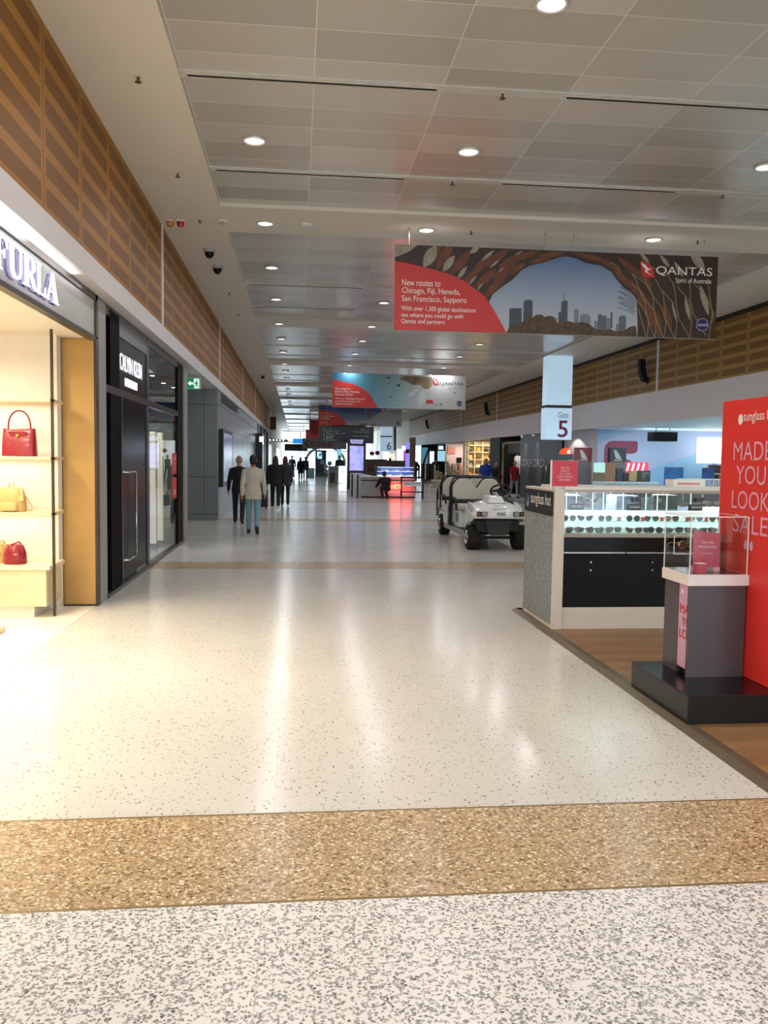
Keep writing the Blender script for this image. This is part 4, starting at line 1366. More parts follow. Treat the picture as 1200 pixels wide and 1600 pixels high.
bx('drawer_back', CX0, CX1, CY0 + 0.28, CY0 + 0.3, 0.77, 0.93, blackm, t)
bx('light_shelf', CX0, CX1, CY0 - 0.002, CY1, 0.93, 0.965, mat('taupe_shelf', '#a89b90', 0.4), t)
bx('case_back', CX0, CX1, CY1 - 0.05, CY1 - 0.03, 0.965, 1.185, mat('case_white_glow', '#dfe8e6', 0.5, emit=0.22), t)  # added glow in the panel's material brightens the case; no lamp here
bx('glass_shelf', CX0, CX1, CY0 + 0.05, CY1 - 0.05, 1.080, 1.088, glass('shelf_glass', '#dcefec'), t)
bx('glass_shelf', CX0, CX1, CY0 + 0.01, CY1 - 0.03, 1.187, 1.197, glass('shelf_glass', '#dcefec'), t)
bx('shelf_edge', CX0, CX1, CY0 + 0.006, CY0 + 0.01, 1.186, 1.198, mat('edge_glow', '#dff7f4', 0.4, emit=0.8), t)
bx('case_glass', CX0, CX1, CY0, CY0 + 0.006, 0.965, 1.375, glas, t)
bx('case_glass', CX0, CX1, CY1 - 0.03, CY1 - 0.024, 1.2, 1.375, glas, t)
bx('top_rail', CX0 - 0.0, CX1, CY0 - 0.01, CY0 + 0.05, 1.372, 1.40, mat('taupe_rail', '#b8a79b', 0.35), t)
bx('top', CX0, CX1, CY0 - 0.005, CY1 + 0.02, 1.398, 1.425, white2, t, 0.003)
mb = MB()
for xx in (2.66, 2.76, 2.93, 3.04, 3.11, 3.245, 3.48, 3.60, 3.70, 3.95):
    mb.box(xx, xx + 0.008, CY0 + 0.12, CY0 + 0.128, 1.198, 1.372)
mb.build('glass_dividers', mat('edge_glow', '#dff7f4'), t)
bx('riser', 2.66, 2.86, CY0 + 0.25, CY0 + 0.6, 1.198, 1.33, mat('print_lilac', '#8e96b8', 0.5, var=0.5, scale=14), t)
bx('riser', 3.25, 3.48, CY0 + 0.3, CY0 + 0.6, 1.198, 1.33, mat('print_blue', '#9fb3d6', 0.5, var=0.5, scale=12), t)
bx('riser', 3.64, 3.9, CY0 + 0.3, CY0 + 0.6, 1.198, 1.34, mat('print_green', '#39463f', 0.5, var=0.5, scale=12), t)
for zz, p in ((1.36, 22), (1.18, 12)):
    lamp('AREA', 'case_light', (4.0, 8.42, zz), p, (0.85, 1.0, 0.98), 2.8, 0.25)

# sunglasses: one builder, several shapes
LENS = {
    'round': [(0.026 * math.cos(a * PI / 8), 0.025 * math.sin(a * PI / 8)) for a in range(16)],
    'cat-eye': [(-0.024, 0.004), (-0.022, 0.014), (0.0, 0.017), (0.022, 0.022), (0.036, 0.027), (0.03, 0.006), (0.018, -0.016), (0.0, -0.021), (-0.017, -0.014)],
    'square': [(-0.028, 0.012), (-0.024, 0.02), (0.024, 0.02), (0.031, 0.014), (0.027, -0.012), (0.018, -0.02), (-0.014, -0.02), (-0.024, -0.012)],
    'aviator': [(-0.026, 0.016), (0.022, 0.02), (0.03, 0.01), (0.026, -0.012), (0.01, -0.022), (-0.008, -0.021), (-0.02, -0.008)],
}
LENSM = [mat('lens_green_black', '#1d2624', 0.08), mat('lens_grey', '#4d5658', 0.1), mat('lens_brown', '#59452c', 0.1), mat('lens_black', '#0e0f12', 0.08), mat('lens_olive', '#6a5f35', 0.1)]
FRAM = [mat('frame_black', '#141214', 0.25), mat('frame_tortoise', '#3d2615', 0.3, var=0.5, scale=60), mat('frame_cream', '#d9d0b8', 0.35), mat('frame_gold', '#a8895a', 0.25, 0.8), mat('frame_clear', '#8e8a86', 0.2)]


def sunglasses(kind, fi, li, label, group, loc, rotz=0, tilt=0):
    t = thing('sunglasses', label, 'sunglasses', loc, group)
    t.rotation_euler = (tilt, 0, rotz)
    t.scale = (1.13, 1.13, 1.13)
    L = LENS[kind]
    for s in (1, -1):
        MB().prism([(s * (p[0] + 0.034), p[1]) for p in L], (0, 0.002, 0), (1, 0, 0), (0, 0, 1), 0.002).build('lens', LENSM[li], t, world=False)
    mb = MB()
    for s in (1, -1):
        mb.tube([(s * (p[0] + 0.034), 0, p[1]) for p in L], 0.0034, 6, closed=True)
    mb.tube([(-0.011, 0, 0.006), (0, -0.002, 0.01), (0.011, 0, 0.006)], 0.0026, 6)
    mb.build('frame', FRAM[fi], t, world=False, smooth=50)
    for s in (1, -1):
        MB().tube([(s * 0.064, 0, 0.01), (s * 0.068, 0.008, 0.01), (s * 0.066, 0.09, 0.008), (s * 0.062, 0.125, -0.006), (s * 0.06, 0.14, -0.02)], 0.0028, 6).build('temple', FRAM[fi], t, world=False, smooth=50)
    return t


gm, gl_, gt = 'sunglasses on the middle glass shelf', 'sunglasses laid along the bottom shelf', 'sunglasses on the top display'
mid = [(2.60, 'round', 0, 1, 'grey round sunglasses cut off by the white end post, middle shelf'), (2.68, 'round', 4, 1, 'pale grey square-round sunglasses at the left end of the middle shelf'), (2.845, 'cat-eye', 0, 0, 'black cat-eye sunglasses on the left of the middle shelf'),
       (3.05, 'round', 4, 1, 'smoky round sunglasses beside the first pink tag, middle shelf'), (3.34, 'round', 0, 0, 'dark green round sunglasses between two red tags, middle shelf'), (3.53, 'aviator', 0, 1, 'flat-top dark sunglasses between two red tags, middle shelf'),
       (3.74, 'square', 3, 4, 'olive brown square sunglasses left of the acrylic case edge, middle shelf'), (3.99, 'aviator', 4, 1, 'pale grey sunglasses seen through the acrylic case, middle shelf'), (4.21, 'aviator', 0, 1, 'grey-lens sunglasses at the right end of the middle shelf by the red panel')]
for x, kd, fi, li, l in mid:
    sunglasses(kd, fi, li, l, gm, (x, 8.06, 1.088 + 0.026))
low = [2.64, 2.74, 2.845, 2.95, 3.05, 3.15, 3.35, 3.45, 3.57, 3.67, 3.77, 3.88, 4.02, 4.13, 4.24]
kd4 = ('round', 'square', 'cat-eye', 'square')
for i, x in enumerate(low):
    sunglasses(kd4[i % 4], (1, 0, 1, 0, 4)[i % 5], (3, 2, 3, 0, 1)[i % 5], '%s sunglasses facing out on the bottom shelf, %s from the white end post' % (('tortoiseshell', 'black', 'tortoiseshell', 'black', 'clear-framed')[i % 5], ORD[i]), gl_,
               (x, 8.06 + 0.02 * (i % 2), 0.966 + 0.028 + 0.003 * (i % 3)), random.uniform(-0.35, 0.35))
for x, z, kd, fi, li, rz, l in ((2.93, 1.285, 'cat-eye', 2, 0, 0.15, 'cream-framed cat-eye sunglasses on the top display, left side'), (3.60, 1.29, 'round', 0, 3, -0.1, 'dark round sunglasses on the top display, right of the middle name plate'), (3.38, 1.30, 'round', 0, 3, 0.6, 'turned dark sunglasses above the middle name plate'),
                               (2.80, 1.30, 'square', 1, 2, 0.7, 'brown sunglasses turned sideways above the left name plate'), (4.05, 1.30, 'square', 1, 3, 0.3, 'black and gold sunglasses above the right name plate'), (4.2, 1.27, 'aviator', 3, 2, -0.2, 'gold-rimmed sunglasses beside the red panel, top display'),
                               (2.97, 1.335, 'aviator', 0, 3, -0.2, 'dark aviator sunglasses high on the top display, left side'), (3.5, 1.345, 'cat-eye', 1, 2, 0.3, 'tortoiseshell sunglasses near the top rail in the middle display')):
    sunglasses(kd, fi, li, l, gt, (x, 8.14, z), rz)
    tag(MB().cyl((x, 8.16, 1.197), (x, 8.16, z), 0.004).build('glasses_stand', acry), 'clear rod under the ' + l.split(',')[0] + ' on top', 'stand', 'clear rods under the top sunglasses')
for i, (x, l) in enumerate(((3.19, 'pale pink'), (3.435, 'second'), (3.635, 'third'), (3.90, 'fourth'), (4.10, 'fifth'), (4.32, 'last'))):
    tag(MB().box(x - 0.02, x + 0.02, 8.05, 8.053, 1.089, 1.13).box(x - 0.02, x + 0.02, 8.05, 8.08, 1.0885, 1.091).build('price_tag', mat('tag_pink', '#e39a96', 0.5) if i == 0 else mat('tag_red', '#d8473c', 0.5)), '%s small red tag from the left on the middle glass shelf' % l if i else 'pale pink small tag, leftmost on the middle glass shelf', 'tag', 'price tags on the middle shelf')
for x, s, l in ((2.74, 'MIU MIU', 'leftmost'), (3.33, 'DOLCE&GABBANA', 'middle'), (3.97, 'VERSACE', 'right-hand')):
    t = thing('name_plate', '%s black block with a white brand name on the lit top shelf' % l, 'name plate', (x, 8.03, 1.2))
    bx('block', x - 0.07, x + 0.07, 8.015, 8.05, 1.198, 1.262, black, t, 0.004)
    text(s, FACE_S, (x - 0.055, 8.014, 1.222), 0.11, 0.02, whiteink, t)
# card on the counter
t = thing('counter_card', 'red and white card about deals in a clear holder on the end wall', 'sign card', (2.6, 8.0, 1.4))
bx('holder', 2.46, 2.735, 8.0, 8.012, 1.40, 1.685, acry, t)
bx('card', 2.475, 2.735, 7.994, 8.0, 1.43, 1.68, mat('card_red', '#cf3a4a', 0.45), t)
for i, s in enumerate(('WE SPY', 'DEALS', 'ON YOUR', 'FAVOURITE', 'BRANDS')):
    ww = (0.1, 0.085, 0.11, 0.15, 0.115)[i]
    text(s, FACE_S, (2.605 - ww / 2, 7.993, 1.60 - i * 0.029), ww, 0.02, mat('card_pink', '#f3c7cc', 0.5), t)
bx('holder_edge', 2.462, 2.475, 7.992, 8.014, 1.40, 1.685, white2, t)

# ---- low black platform, plinth case, red sale panel
bx('platform', 2.47, 3.75, 5.0, 5.9, 0.021, 0.205, mat('platform_black', '#0c0c0d', 0.22), None, 0.004, 'low glossy black platform under the red sale panel', 'platform')
t = thing('display_plinth', 'dark grey plinth with white top and clear acrylic case beside the red panel', 'display plinth', (2.87, 5.62, 0.205))
pgrey = mat('plinth_grey', '#554d52', 0.35, 0.2, var=0.04)
bx('body', 2.665, 3.075, 5.44, 5.455, 0.205, 0.84, pgrey, t)
bx('body_rear', 2.67, 3.075, 5.60, 5.82, 0.205, 0.84, pgrey, t)
bx('core', 2.70, 3.075, 5.455, 5.60, 0.205, 0.84, blackm, t)
bx('poster_panel', 2.674, 2.70, 5.455, 5.60, 0.255, 0.835, mat('poster_pink', '#c99bb9', 0.5), t)
for s, zz, ww in (('MADE', 0.63, 0.24), ('YOU', 0.545, 0.19), ('LOOK', 0.46, 0.25)):
    o = text(s, FACE_W, (2.673, 5.575 - (0.03 if s == 'YOU' else 0), zz), ww, 0.066, redink, t, offset=0.0)
    bmx = bmesh.new()                   # the poster ends where the front board covers it
    bmx.from_mesh(o.data)
    bmesh.ops.bisect_plane(bmx, geom=bmx.verts[:] + bmx.edges[:] + bmx.faces[:], plane_co=(0, 5.456 - 5.62, 0), plane_no=(0, -1, 0), clear_outer=True)
    bmx.to_mesh(o.data)
    bmx.free()
MB().sheet(oval(5.545, 0.785, 0.012, 0.018), (2.6725, 0, 0), (0, 1, 0), (0, 0, 1)).build('logo_disc', whiteink, t)
bx('top_slab', 2.65, 3.085, 5.42, 5.84, 0.84, 0.915, mat('slab_white', '#e6dcda', 0.35, var=0.02), t, 0.003)
bx('top_mirror', 2.68, 3.06, 5.45, 5.81, 0.915, 0.918, mat('mirror_top', '#c9c9cd', 0.08, 0.9), t)
ea = mat('acrylic_edge', '#e6dedb', 0.2, emit=0.05)
mb = MB()
for a, b in ((2.66, 5.43), (3.07, 5.43), (2.66, 5.83), (3.07, 5.83)):
    mb.box(a - 0.003, a + 0.003, b - 0.003, b + 0.003, 0.915, 1.315)
for zz in (1.312,):
    mb.box(2.66, 3.07, 5.428, 5.432, zz - 0.003, zz + 0.003).box(2.66, 3.07, 5.828, 5.832, zz - 0.003, zz + 0.003).box(2.658, 2.662, 5.43, 5.83, zz - 0.003, zz + 0.003).box(3.068, 3.072, 5.43, 5.83, zz - 0.003, zz + 0.003)
mb.build('case_edges', ea, t)
bx('acrylic_case', 2.66, 3.07, 5.43, 5.83, 0.918, 1.314, glass('acrylic_case', '#f6f6f6'), t)
t = thing('case_card', 'tall deep pink card standing inside the acrylic case', 'sign card', (2.86, 5.62, 0.918))
ck = mat('card_deep_pink', '#b9354e', 0.45)
MB().prism([(0, 0), (0.17, 0), (0.17, 0.235), (0, 0.25)], (2.79, 5.66, 0.95), (1, -0.25, 0), (0, 0, 1), 0.03).build('sheet', ck, t)
MB().prism([(0, 0), (0.18, 0), (0.18, 0.03), (0, 0.03)], (2.785, 5.668, 0.919), (1, -0.25, 0), (0, 0, 1), 0.05).build('base', mat('card_base', '#d99aa8', 0.4), t)
UF = ((1, -0.25, 0), (0, 0, 1))
for s, x, z, ww, hh in (('FURTHER', 0.045, 0.16, 0.08, 0.018), ('MARKDOWNS', 0.025, 0.13, 0.115, 0.018), ('selected styles', 0.04, 0.085, 0.08, 0.014)):
    text(s, UF, (2.79 + x, 5.6295 - 0.25 * x, 0.95 + z), ww, hh, mat('card_pink', '#f3c7cc'), t)
t = thing('acrylic_block', 'stack of clear acrylic blocks behind the tall pink card', 'acrylic block', (3.0, 5.68, 0.918))
for q, (a, b) in enumerate(((2.985, 0.918), (3.01, 0.918))):
    bx('block', a - 0.01, a + 0.012, 5.62, 5.66, b + 0.001, b + 0.26, glass('block_acrylic', '#d8dcdc'), t)
t = thing('price_cube', 'small pink cube card at the front of the acrylic case', 'sign card', (2.77, 5.5, 0.918))
bx('cube', 2.735, 2.80, 5.47, 5.53, 0.919, 0.985, ck, t)
bx('cube_top', 2.735, 2.80, 5.47, 5.53, 0.985, 0.988, whiteink, t)
bx('clear_block', 2.803, 2.85, 5.47, 5.52, 0.919, 0.965, glass('block_acrylic', '#d8dcdc'), t)
sunglasses('round', 3, 2, 'brown round sunglasses held up inside the acrylic case', None, (2.79, 5.74, 1.09), 0.1)
t = thing('glasses_riser', 'clear acrylic riser holding the brown sunglasses in the case', 'stand', (2.79, 5.77, 0.918))
mb = MB().box(2.69, 2.93, 5.745, 5.75, 1.02, 1.026).box(2.69, 2.695, 5.745, 5.75, 1.02, 1.16).box(2.69, 2.93, 5.745, 5.75, 1.155, 1.16)
mb.build('rail', ea, t)
bx('stem', 2.80, 2.815, 5.745, 5.755, 0.918, 1.02, acry, t)
bx('red_disc', 2.715, 2.745, 5.742, 5.745, 1.08, 1.11, mat('tag_red', '#d8473c'), t)

t = thing('sale_panel', 'tall bright red sale panel with pink capital letters at the right edge', 'sale sign', (3.1, 5.5, 0.205))
bx('board', 3.085, 3.165, 5.03, 5.865, 0.206, 2.125, mat('panel_red', '#dd322b', 0.42, var=0.01), t, 0.003)
bx('edge_strip', 3.083, 3.167, 5.862, 5.868, 0.206, 2.127, mat('panel_edge', '#e8695f', 0.4), t)
for s, z, y0, y1 in (('MADE', 1.70, 5.69, 5.21), ('YOU', 1.535, 5.645, 5.265), ('LOOK', 1.36, 5.69, 5.21), ('SALE', 1.195, 5.66, 5.22)):
    text(s, FACE_W, (3.084, y0, z), y0 - y1, 0.128, pinkink, t)
MB().sheet(oval(5.485, 1.115, 0.022, 0.033), (3.0825, 0, 0), (0, 1, 0), (0, 0, 1)).sheet(oval(5.41, 1.115, 0.022, 0.033), (3.0825, 0, 0), (0, 1, 0), (0, 0, 1)).build('dots', mat('dot_lilac', '#d9a6cb', 0.5), t)
MB().sheet(oval(5.615, 1.985, 0.03, 0.038), (3.0825, 0, 0), (0, 1, 0), (0, 0, 1)).build('logo_disc', whiteink, t)
text('sunglass hut', FACE_W, (3.084, 5.575, 1.95), 0.40, 0.085, whiteink, t)

# ================================================================== WHITE PEOPLE-MOVER CART
def cart():
    bw = mat('cart_white', '#e9e9e8', 0.28, var=0.01, coat=0.4)
    vin = mat('seat_vinyl', '#c3bfb0', 0.5, var=0.03)
    rub = mat('tyre_rubber', '#161616', 0.8)
    plast = mat('cart_black', '#1a1a1b', 0.5)
    t = thing('passenger_cart', 'white open electric passenger cart with cream bench seats parked in the hall', 'cart', (3.69, 15.4, 0))
    cx = 3.69
    # wheels
    for (wx, wy, tx) in ((3.27, 15.4, 0.24), (4.15, 15.4, 0.24), (3.27, 18.45, 0.22), (4.13, 18.45, 0.22)):
        R = 0.235
        prof = [(-tx / 2, 0.13), (-tx / 2 - 0.006, 0.18), (-tx / 2 + 0.012, 0.225), (-tx / 2 + 0.05, R), (tx / 2 - 0.05, R), (tx / 2 - 0.012, 0.225), (tx / 2 + 0.006, 0.18), (tx / 2, 0.13)]
        n = 28
        mb = MB()
        vs = []
        for (a, rr) in prof:
            vs += [(wx + a, wy + rr * math.cos(2 * PI * i / n), R + rr * math.sin(2 * PI * i / n)) for i in range(n)]
        fs = []
        for q in range(len(prof) - 1):
            fs += [(q * n + i, q * n + (i + 1) % n, (q + 1) * n + (i + 1) % n, (q + 1) * n + i) for i in range(n)]
        fs += [tuple((len(prof) - 1) * n + i for i in range(n)), tuple(range(n - 1, -1, -1))]
        wh = mb.add(vs, fs).build('wheel', rub, t, smooth=40)
        s = -1 if wx < cx else 1
        mb = MB()
        xo = wx + s * (tx / 2 - 0.004)
        mb.cyl((xo, wy, R), (xo + s * 0.012, wy, R), 0.13, 0.125, 24)
        mb.cyl((xo + s * 0.012, wy, R), (xo + s * 0.03, wy, R), 0.045, 0.035, 16)
        for q in range(7):
            a = 2 * PI * q / 7
            mb.tube([(xo + s * 0.02, wy + 0.04 * math.cos(a), R + 0.04 * math.sin(a)), (xo + s * 0.016, wy + 0.12 * math.cos(a), R + 0.12 * math.sin(a))], [0.02, 0.012], 6)
        mb.build('hub_cap', chrome, wh, smooth=40)
    # front cowl: rows from the lower lip up and back to the dash
    prof = [(14.97, 0.60, 0.50), (14.955, 0.635, 0.505), (14.97, 0.70, 0.50), (15.06, 0.79, 0.475), (15.25, 0.865, 0.455), (15.55, 0.905, 0.44), (15.75, 0.915, 0.435)]
    mb = MB()
    n = 16
    vs = []
    for (yy, zz, hw) in prof:
        for i in range(n + 1):
            a = -1 + 2 * i / n
            x = cx + hw * a
            bul = (1 - abs(a) ** 3.2)
            vs.append((x, yy + 0.17 * (1 - bul) * (1 if zz < 0.8 else 0.4), zz - 0.09 * (1 - bul) * (1 if zz > 0.72 else 0.15)))
    fs = []
    for q in range(len(prof) - 1):
        fs += [(q * (n + 1) + i, q * (n + 1) + i + 1, (q + 1) * (n + 1) + i + 1, (q + 1) * (n + 1) + i) for i in range(n)]
    mb.add(vs, fs)
    o = mb.build('front_cowl', bw, t, smooth=60)
    md = o.modifiers.new('thick', 'SOLIDIFY')
    md.thickness = 0.02
    md = o.modifiers.new('sub', 'SUBSURF')
    md.levels = md.render_levels = 1
    for s in (-1, 1):
        MB().prism([(15.05, 0.66), (15.1, 0.58), (15.2, 0.535), (15.45, 0.52), (15.62, 0.46), (15.68, 0.26), (15.76, 0.26), (15.78, 0.80), (15.5, 0.745), (15.2, 0.69)], (cx + s * 0.485 - 0.012, 0, 0), (0, 1, 0), (0, 0, 1), 0.024).build('cowl_side', bw, t, 0.004)
        MB().prism([(15.1, 0.60), (15.3, 0.58), (15.68, 0.5), (15.75, 0.88), (15.5, 0.87), (15.2, 0.8)], (cx + s * 0.44 - 0.01, 0, 0), (0, 1, 0), (0, 0, 1), 0.02).build('cowl_flank', bw, t)
    MB().add([(cx - 0.17, 15.28, 0.87), (cx + 0.17, 15.28, 0.87), (cx + 0.19, 15.72, 0.9), (cx - 0.19, 15.72, 0.9), (cx - 0.115, 15.36, 1.0), (cx + 0.115, 15.36, 1.0), (cx + 0.14, 15.7, 1.01), (cx - 0.14, 15.7, 1.01)],
             [(0, 3, 2, 1), (4, 5, 6, 7), (0, 1, 5, 4), (1, 2, 6, 5), (2, 3, 7, 6), (3, 0, 4, 7)]).build('dash_hood', bw, t, 0.02, seg=3)
    bx('dashboard', cx - 0.43, cx + 0.43, 15.72, 15.8, 0.5, 0.9, plast, t, 0.01)
    MB().prism([(-0.26, 0.58), (0.26, 0.58), (0.2, 0.34), (0.14, 0.29), (-0.14, 0.29), (-0.2, 0.34)], (cx, 15.14, 0), (1, 0, 0), (0, 0, 1), 0.06).build('bumper', mat('bumper_grey', '#343637', 0.5), t, 0.01)
    bx('front_underbody', cx - 0.4, cx + 0.4, 15.15, 15.7, 0.36, 0.56, plast, t)
    bx('front_axle', cx - 0.34, cx + 0.34, 15.37, 15.43, 0.2, 0.25, mat('axle_steel', '#2b2b2c', 0.5, 0.5), t)
    for s in (-1, 1):
        MB().prism([(-0.1, 0.0), (0.095, 0.0), (0.11, 0.085), (-0.09, 0.09)] if s < 0 else [(-0.11, 0.085), (-0.095, 0.0), (0.1, 0.0), (0.09, 0.09)], (cx + s * 0.345, 14.972, 0.645), (1, 0, 0), (0, 0.1, 1), 0.02).build('lamp_housing', plast, t)
        lx = cx + s * 0.345 - s * 0.045
        MB().cyl((lx, 14.972, 0.695), (lx, 14.94, 0.695), 0.052, 0.05, 20).build('headlight', mat('headlight_glass', '#cfd0cc', 0.15, 0.5, var=0.2, scale=60), t, smooth=50)
        bx('indicator', cx + s * 0.41 - 0.035, cx + s * 0.41 + 0.035, 14.945, 14.965, 0.665, 0.715, mat('indicator_amber', '#8a4a20', 0.25), t, 0.008)
    NF = ((1, 0, 0), (0, 0.62, 0.78))
    text('0606', NF, (cx - 0.10, 15.075, 0.795), 0.2, 0.04, QK, t, off=0.034)
    text('QANTAS', NF, (cx - 0.145, 15.03, 0.748), 0.3, 0.036, QK, t, off=0.024)
    mb = MB()
    for q in range(3):
        a = cx - 0.068 + q * 0.056
        mb.sheet([(a, 0), (a + 0.048, 0), (a + 0.048, 0.045), (a, 0.045)], (0, 14.945, 0.675), (1, 0, 0), (0, 0.1, 1))
    mb.build('badge_row', mat('badge_blue', '#1f4f86', 0.4), t)
    mb = MB()
    for q in range(3):
        a = cx - 0.06 + q * 0.056
        mb.sheet([(a, 0.014), (a + 0.03, 0.014), (a + 0.03, 0.03), (a, 0.03)], (0, 14.943, 0.675), (1, 0, 0), (0, 0.1, 1))
    mb.build('badge_marks', whiteink, t)
    # floor, skirts, bench boxes
    bx('floor_pan', cx - 0.46, cx + 0.46, 15.6, 18.75, 0.26, 0.31, plast, t)
    for s in (-1, 1):
        bx('side_rail', cx + s * 0.48 - 0.025, cx + s * 0.48 + 0.025, 15.65, 18.05, 0.2, 0.3, mat('rail_aluminium', '#a5a6a4', 0.35, 0.6), t, 0.006)
    rows = (16.55, 17.75)
    for i, yy in enumerate(rows):
        bx('seat_box', cx - 0.46, cx + 0.46, yy - 0.02, yy + 0.46, 0.31, 0.66, bw, t, 0.02)
        bx('seat_cushion', cx - 0.5, cx + 0.5, yy - 0.09, yy + 0.45, 0.66, 0.78, vin, t, 0.04, None)
        # back: two rounded lobes with a dip between
        pts = []
        for q in range(41):
            a = -1 + 2 * q / 40
            top = 1.285 - 0.19 * math.exp(-(a / 0.2) ** 2) - 0.30 * max(0, abs(a) - 0.66) ** 2 / 0.1156 * 0.55 - 0.012 * (abs(abs(a) - 0.5))
            pts.append((a * 0.5, top))
        poly = [(-0.47, 0.84), (-0.5, 0.92)] + pts + [(0.5, 0.92), (0.47, 0.84)]
        MB().prism(poly, (cx, yy + 0.5, 0), (1, 0, 0), (0, 0.08, 1), 0.09).build('seat_back', vin, t, 0.025, seg=3)
        bx('seat_back_base', cx - 0.49, cx + 0.49, yy + 0.42, yy + 0.6, 0.76, 0.86, plast, t, 0.01)
        pts3 = [(cx - 0.53, yy + 0.58, 0.6), (cx - 0.535, yy + 0.62, 1.1), (cx - 0.47, yy + 0.66, 1.28), (cx - 0.38, yy + 0.67, 1.31), (cx + 0.38, yy + 0.67, 1.31), (cx + 0.47, yy + 0.66, 1.28), (cx + 0.535, yy + 0.62, 1.1), (cx + 0.53, yy + 0.58, 0.6)]
        MB().tube(pts3, 0.022, 8).build('back_frame', plast, t, smooth=60)
        MB().prism([(p[0] * 1.02, p[1] + 0.015) for p in poly], (cx, yy + 0.59, 0), (1, 0, 0), (0, 0.08, 1), 0.03).build('back_shell', plast, t)
        for s in (-1, 1):
            MB().tube([(cx + s * 0.5, yy + 0.5, 0.8), (cx + s * 0.53, yy + 0.3, 0.9), (cx + s * 0.53, yy + 0.05, 0.9), (cx + s * 0.53, yy - 0.02, 0.82), (cx + s * 0.5, yy + 0.08, 0.66)], 0.02, 8).build('armrest', plast, t, smooth=60)
            MB().tube([(cx + s * 0.5, yy - 0.62, 0.3), (cx + s * 0.5, yy - 0.62, 0.95), (cx + s * 0.5, yy - 0.56, 1.02), (cx + s * 0.5, yy - 0.5, 0.95), (cx + s * 0.5, yy - 0.5, 0.3)] if i else
                      [(cx + s * 0.5, yy + 0.75, 0.3), (cx + s * 0.5, yy + 0.75, 0.9), (cx + s * 0.5, yy + 0.80, 0.96), (cx + s * 0.5, yy + 0.85, 0.9), (cx + s * 0.5, yy + 0.85, 0.3)], 0.016, 8).build('grab_rail', plast, t, smooth=60)
    # rear fenders and rear frame
    for s in (-1, 1):
        mb = MB()
        poly = [(17.98, 0.30), (18.1, 0.52), (18.25, 0.62), (18.5, 0.66), (18.7, 0.58), (18.82, 0.42), (18.9, 0.42), (18.92, 0.76), (18.1, 0.78), (17.7, 0.72), (17.7, 0.30)]
        mb.prism(poly, (cx + s * 0.5 - 0.02, 0, 0), (0, 1, 0), (0, 0, 1), 0.04).build('rear_fender', bw, t, 0.008)
        text('Assistance', FACE_W if s < 0 else FACE_E, (cx + s * 0.525, 18.06 if s < 0 else 17.72, 0.55), 0.3, 0.06, maroon, t, off=0.004)
        bx('side_decal', cx + s * 0.465 - 0.003, cx + s * 0.465 + 0.003, 16.6, 16.85, 0.42, 0.6, mat('decal_grey', '#7c8087', 0.5), t)
        MB().tube([(cx + s * 0.52, 18.7, 0.4), (cx + s * 0.52, 18.75, 0.95), (cx + s * 0.52, 18.8, 1.02), (cx + s * 0.52, 18.86, 0.95), (cx + s * 0.52, 18.88, 0.4)], 0.016, 8).build('grab_rail', plast, t, smooth=60)
    bx('rear_deck', cx - 0.46, cx + 0.46, 18.35, 19.0, 0.5, 0.66, bw, t, 0.02)
    # steering
    sx = cx + 0.24
    c0 = Vector((sx, 16.02, 1.09))
    ax = Vector((0, 0.62, 0.78)).normalized()
    ux = Vector((1, 0, 0))
    uy = ax.cross(ux)
    st = MB().tube([tuple(c0 + ux * 0.185 * math.cos(2 * PI * i / 28) + uy * 0.185 * math.sin(2 * PI * i / 28)) for i in range(28)], 0.02, 8, closed=True).build('steering_wheel', plast, t, smooth=60)
    mb = MB()
    for a in (0.2, PI - 0.2, PI * 1.5):
        mb.tube([tuple(c0), tuple(c0 + (ux * math.cos(a) + uy * math.sin(a)) * 0.18)], [0.035, 0.018], 8)
    mb.cyl(tuple(c0 - ax * 0.05), tuple(c0 + ax * 0.02), 0.06, 0.05, 14)
    mb.build('spokes', plast, st, smooth=50)
    MB().cyl((sx, 15.76, 0.76), tuple(c0 - ax * 0.03), 0.05, 0.045, 12).build('steering_column', plast, t, smooth=50)
    return t


cart()

# ================================================================== PEOPLE
def remeshed(mb, name, voxel, m, parent, smooth_it=4):
    me = mb.mesh(name)
    tmp = bpy.data.objects.new('tmp', me)
    col.objects.link(tmp)
    md = tmp.modifiers.new('r', 'REMESH')
    md.mode = 'VOXEL'
    md.voxel_size = voxel
    md.use_smooth_shade = True
    if smooth_it:
        ms = tmp.modifiers.new('s', 'SMOOTH')
        ms.factor = 0.5
        ms.iterations = smooth_it
    bpy.context.view_layer.update()
    me2 = bpy.data.meshes.new_from_object(tmp.evaluated_get(bpy.context.evaluated_depsgraph_get()))
    me2.name = name
    bpy.data.objects.remove(tmp)
    bpy.data.meshes.remove(me)
    me2.materials.clear()
    me2.materials.append(m)
    me2.polygons.foreach_set('use_smooth', [True] * len(me2.polygons))
    o = bpy.data.objects.new(name, me2)
    col.objects.link(o)
    o.parent = parent
    return o


SKIN = mat('skin', '#b98568', 0.5, var=0.04)
SKIN2 = mat('skin_ruddy', '#b4745e', 0.5, var=0.04)


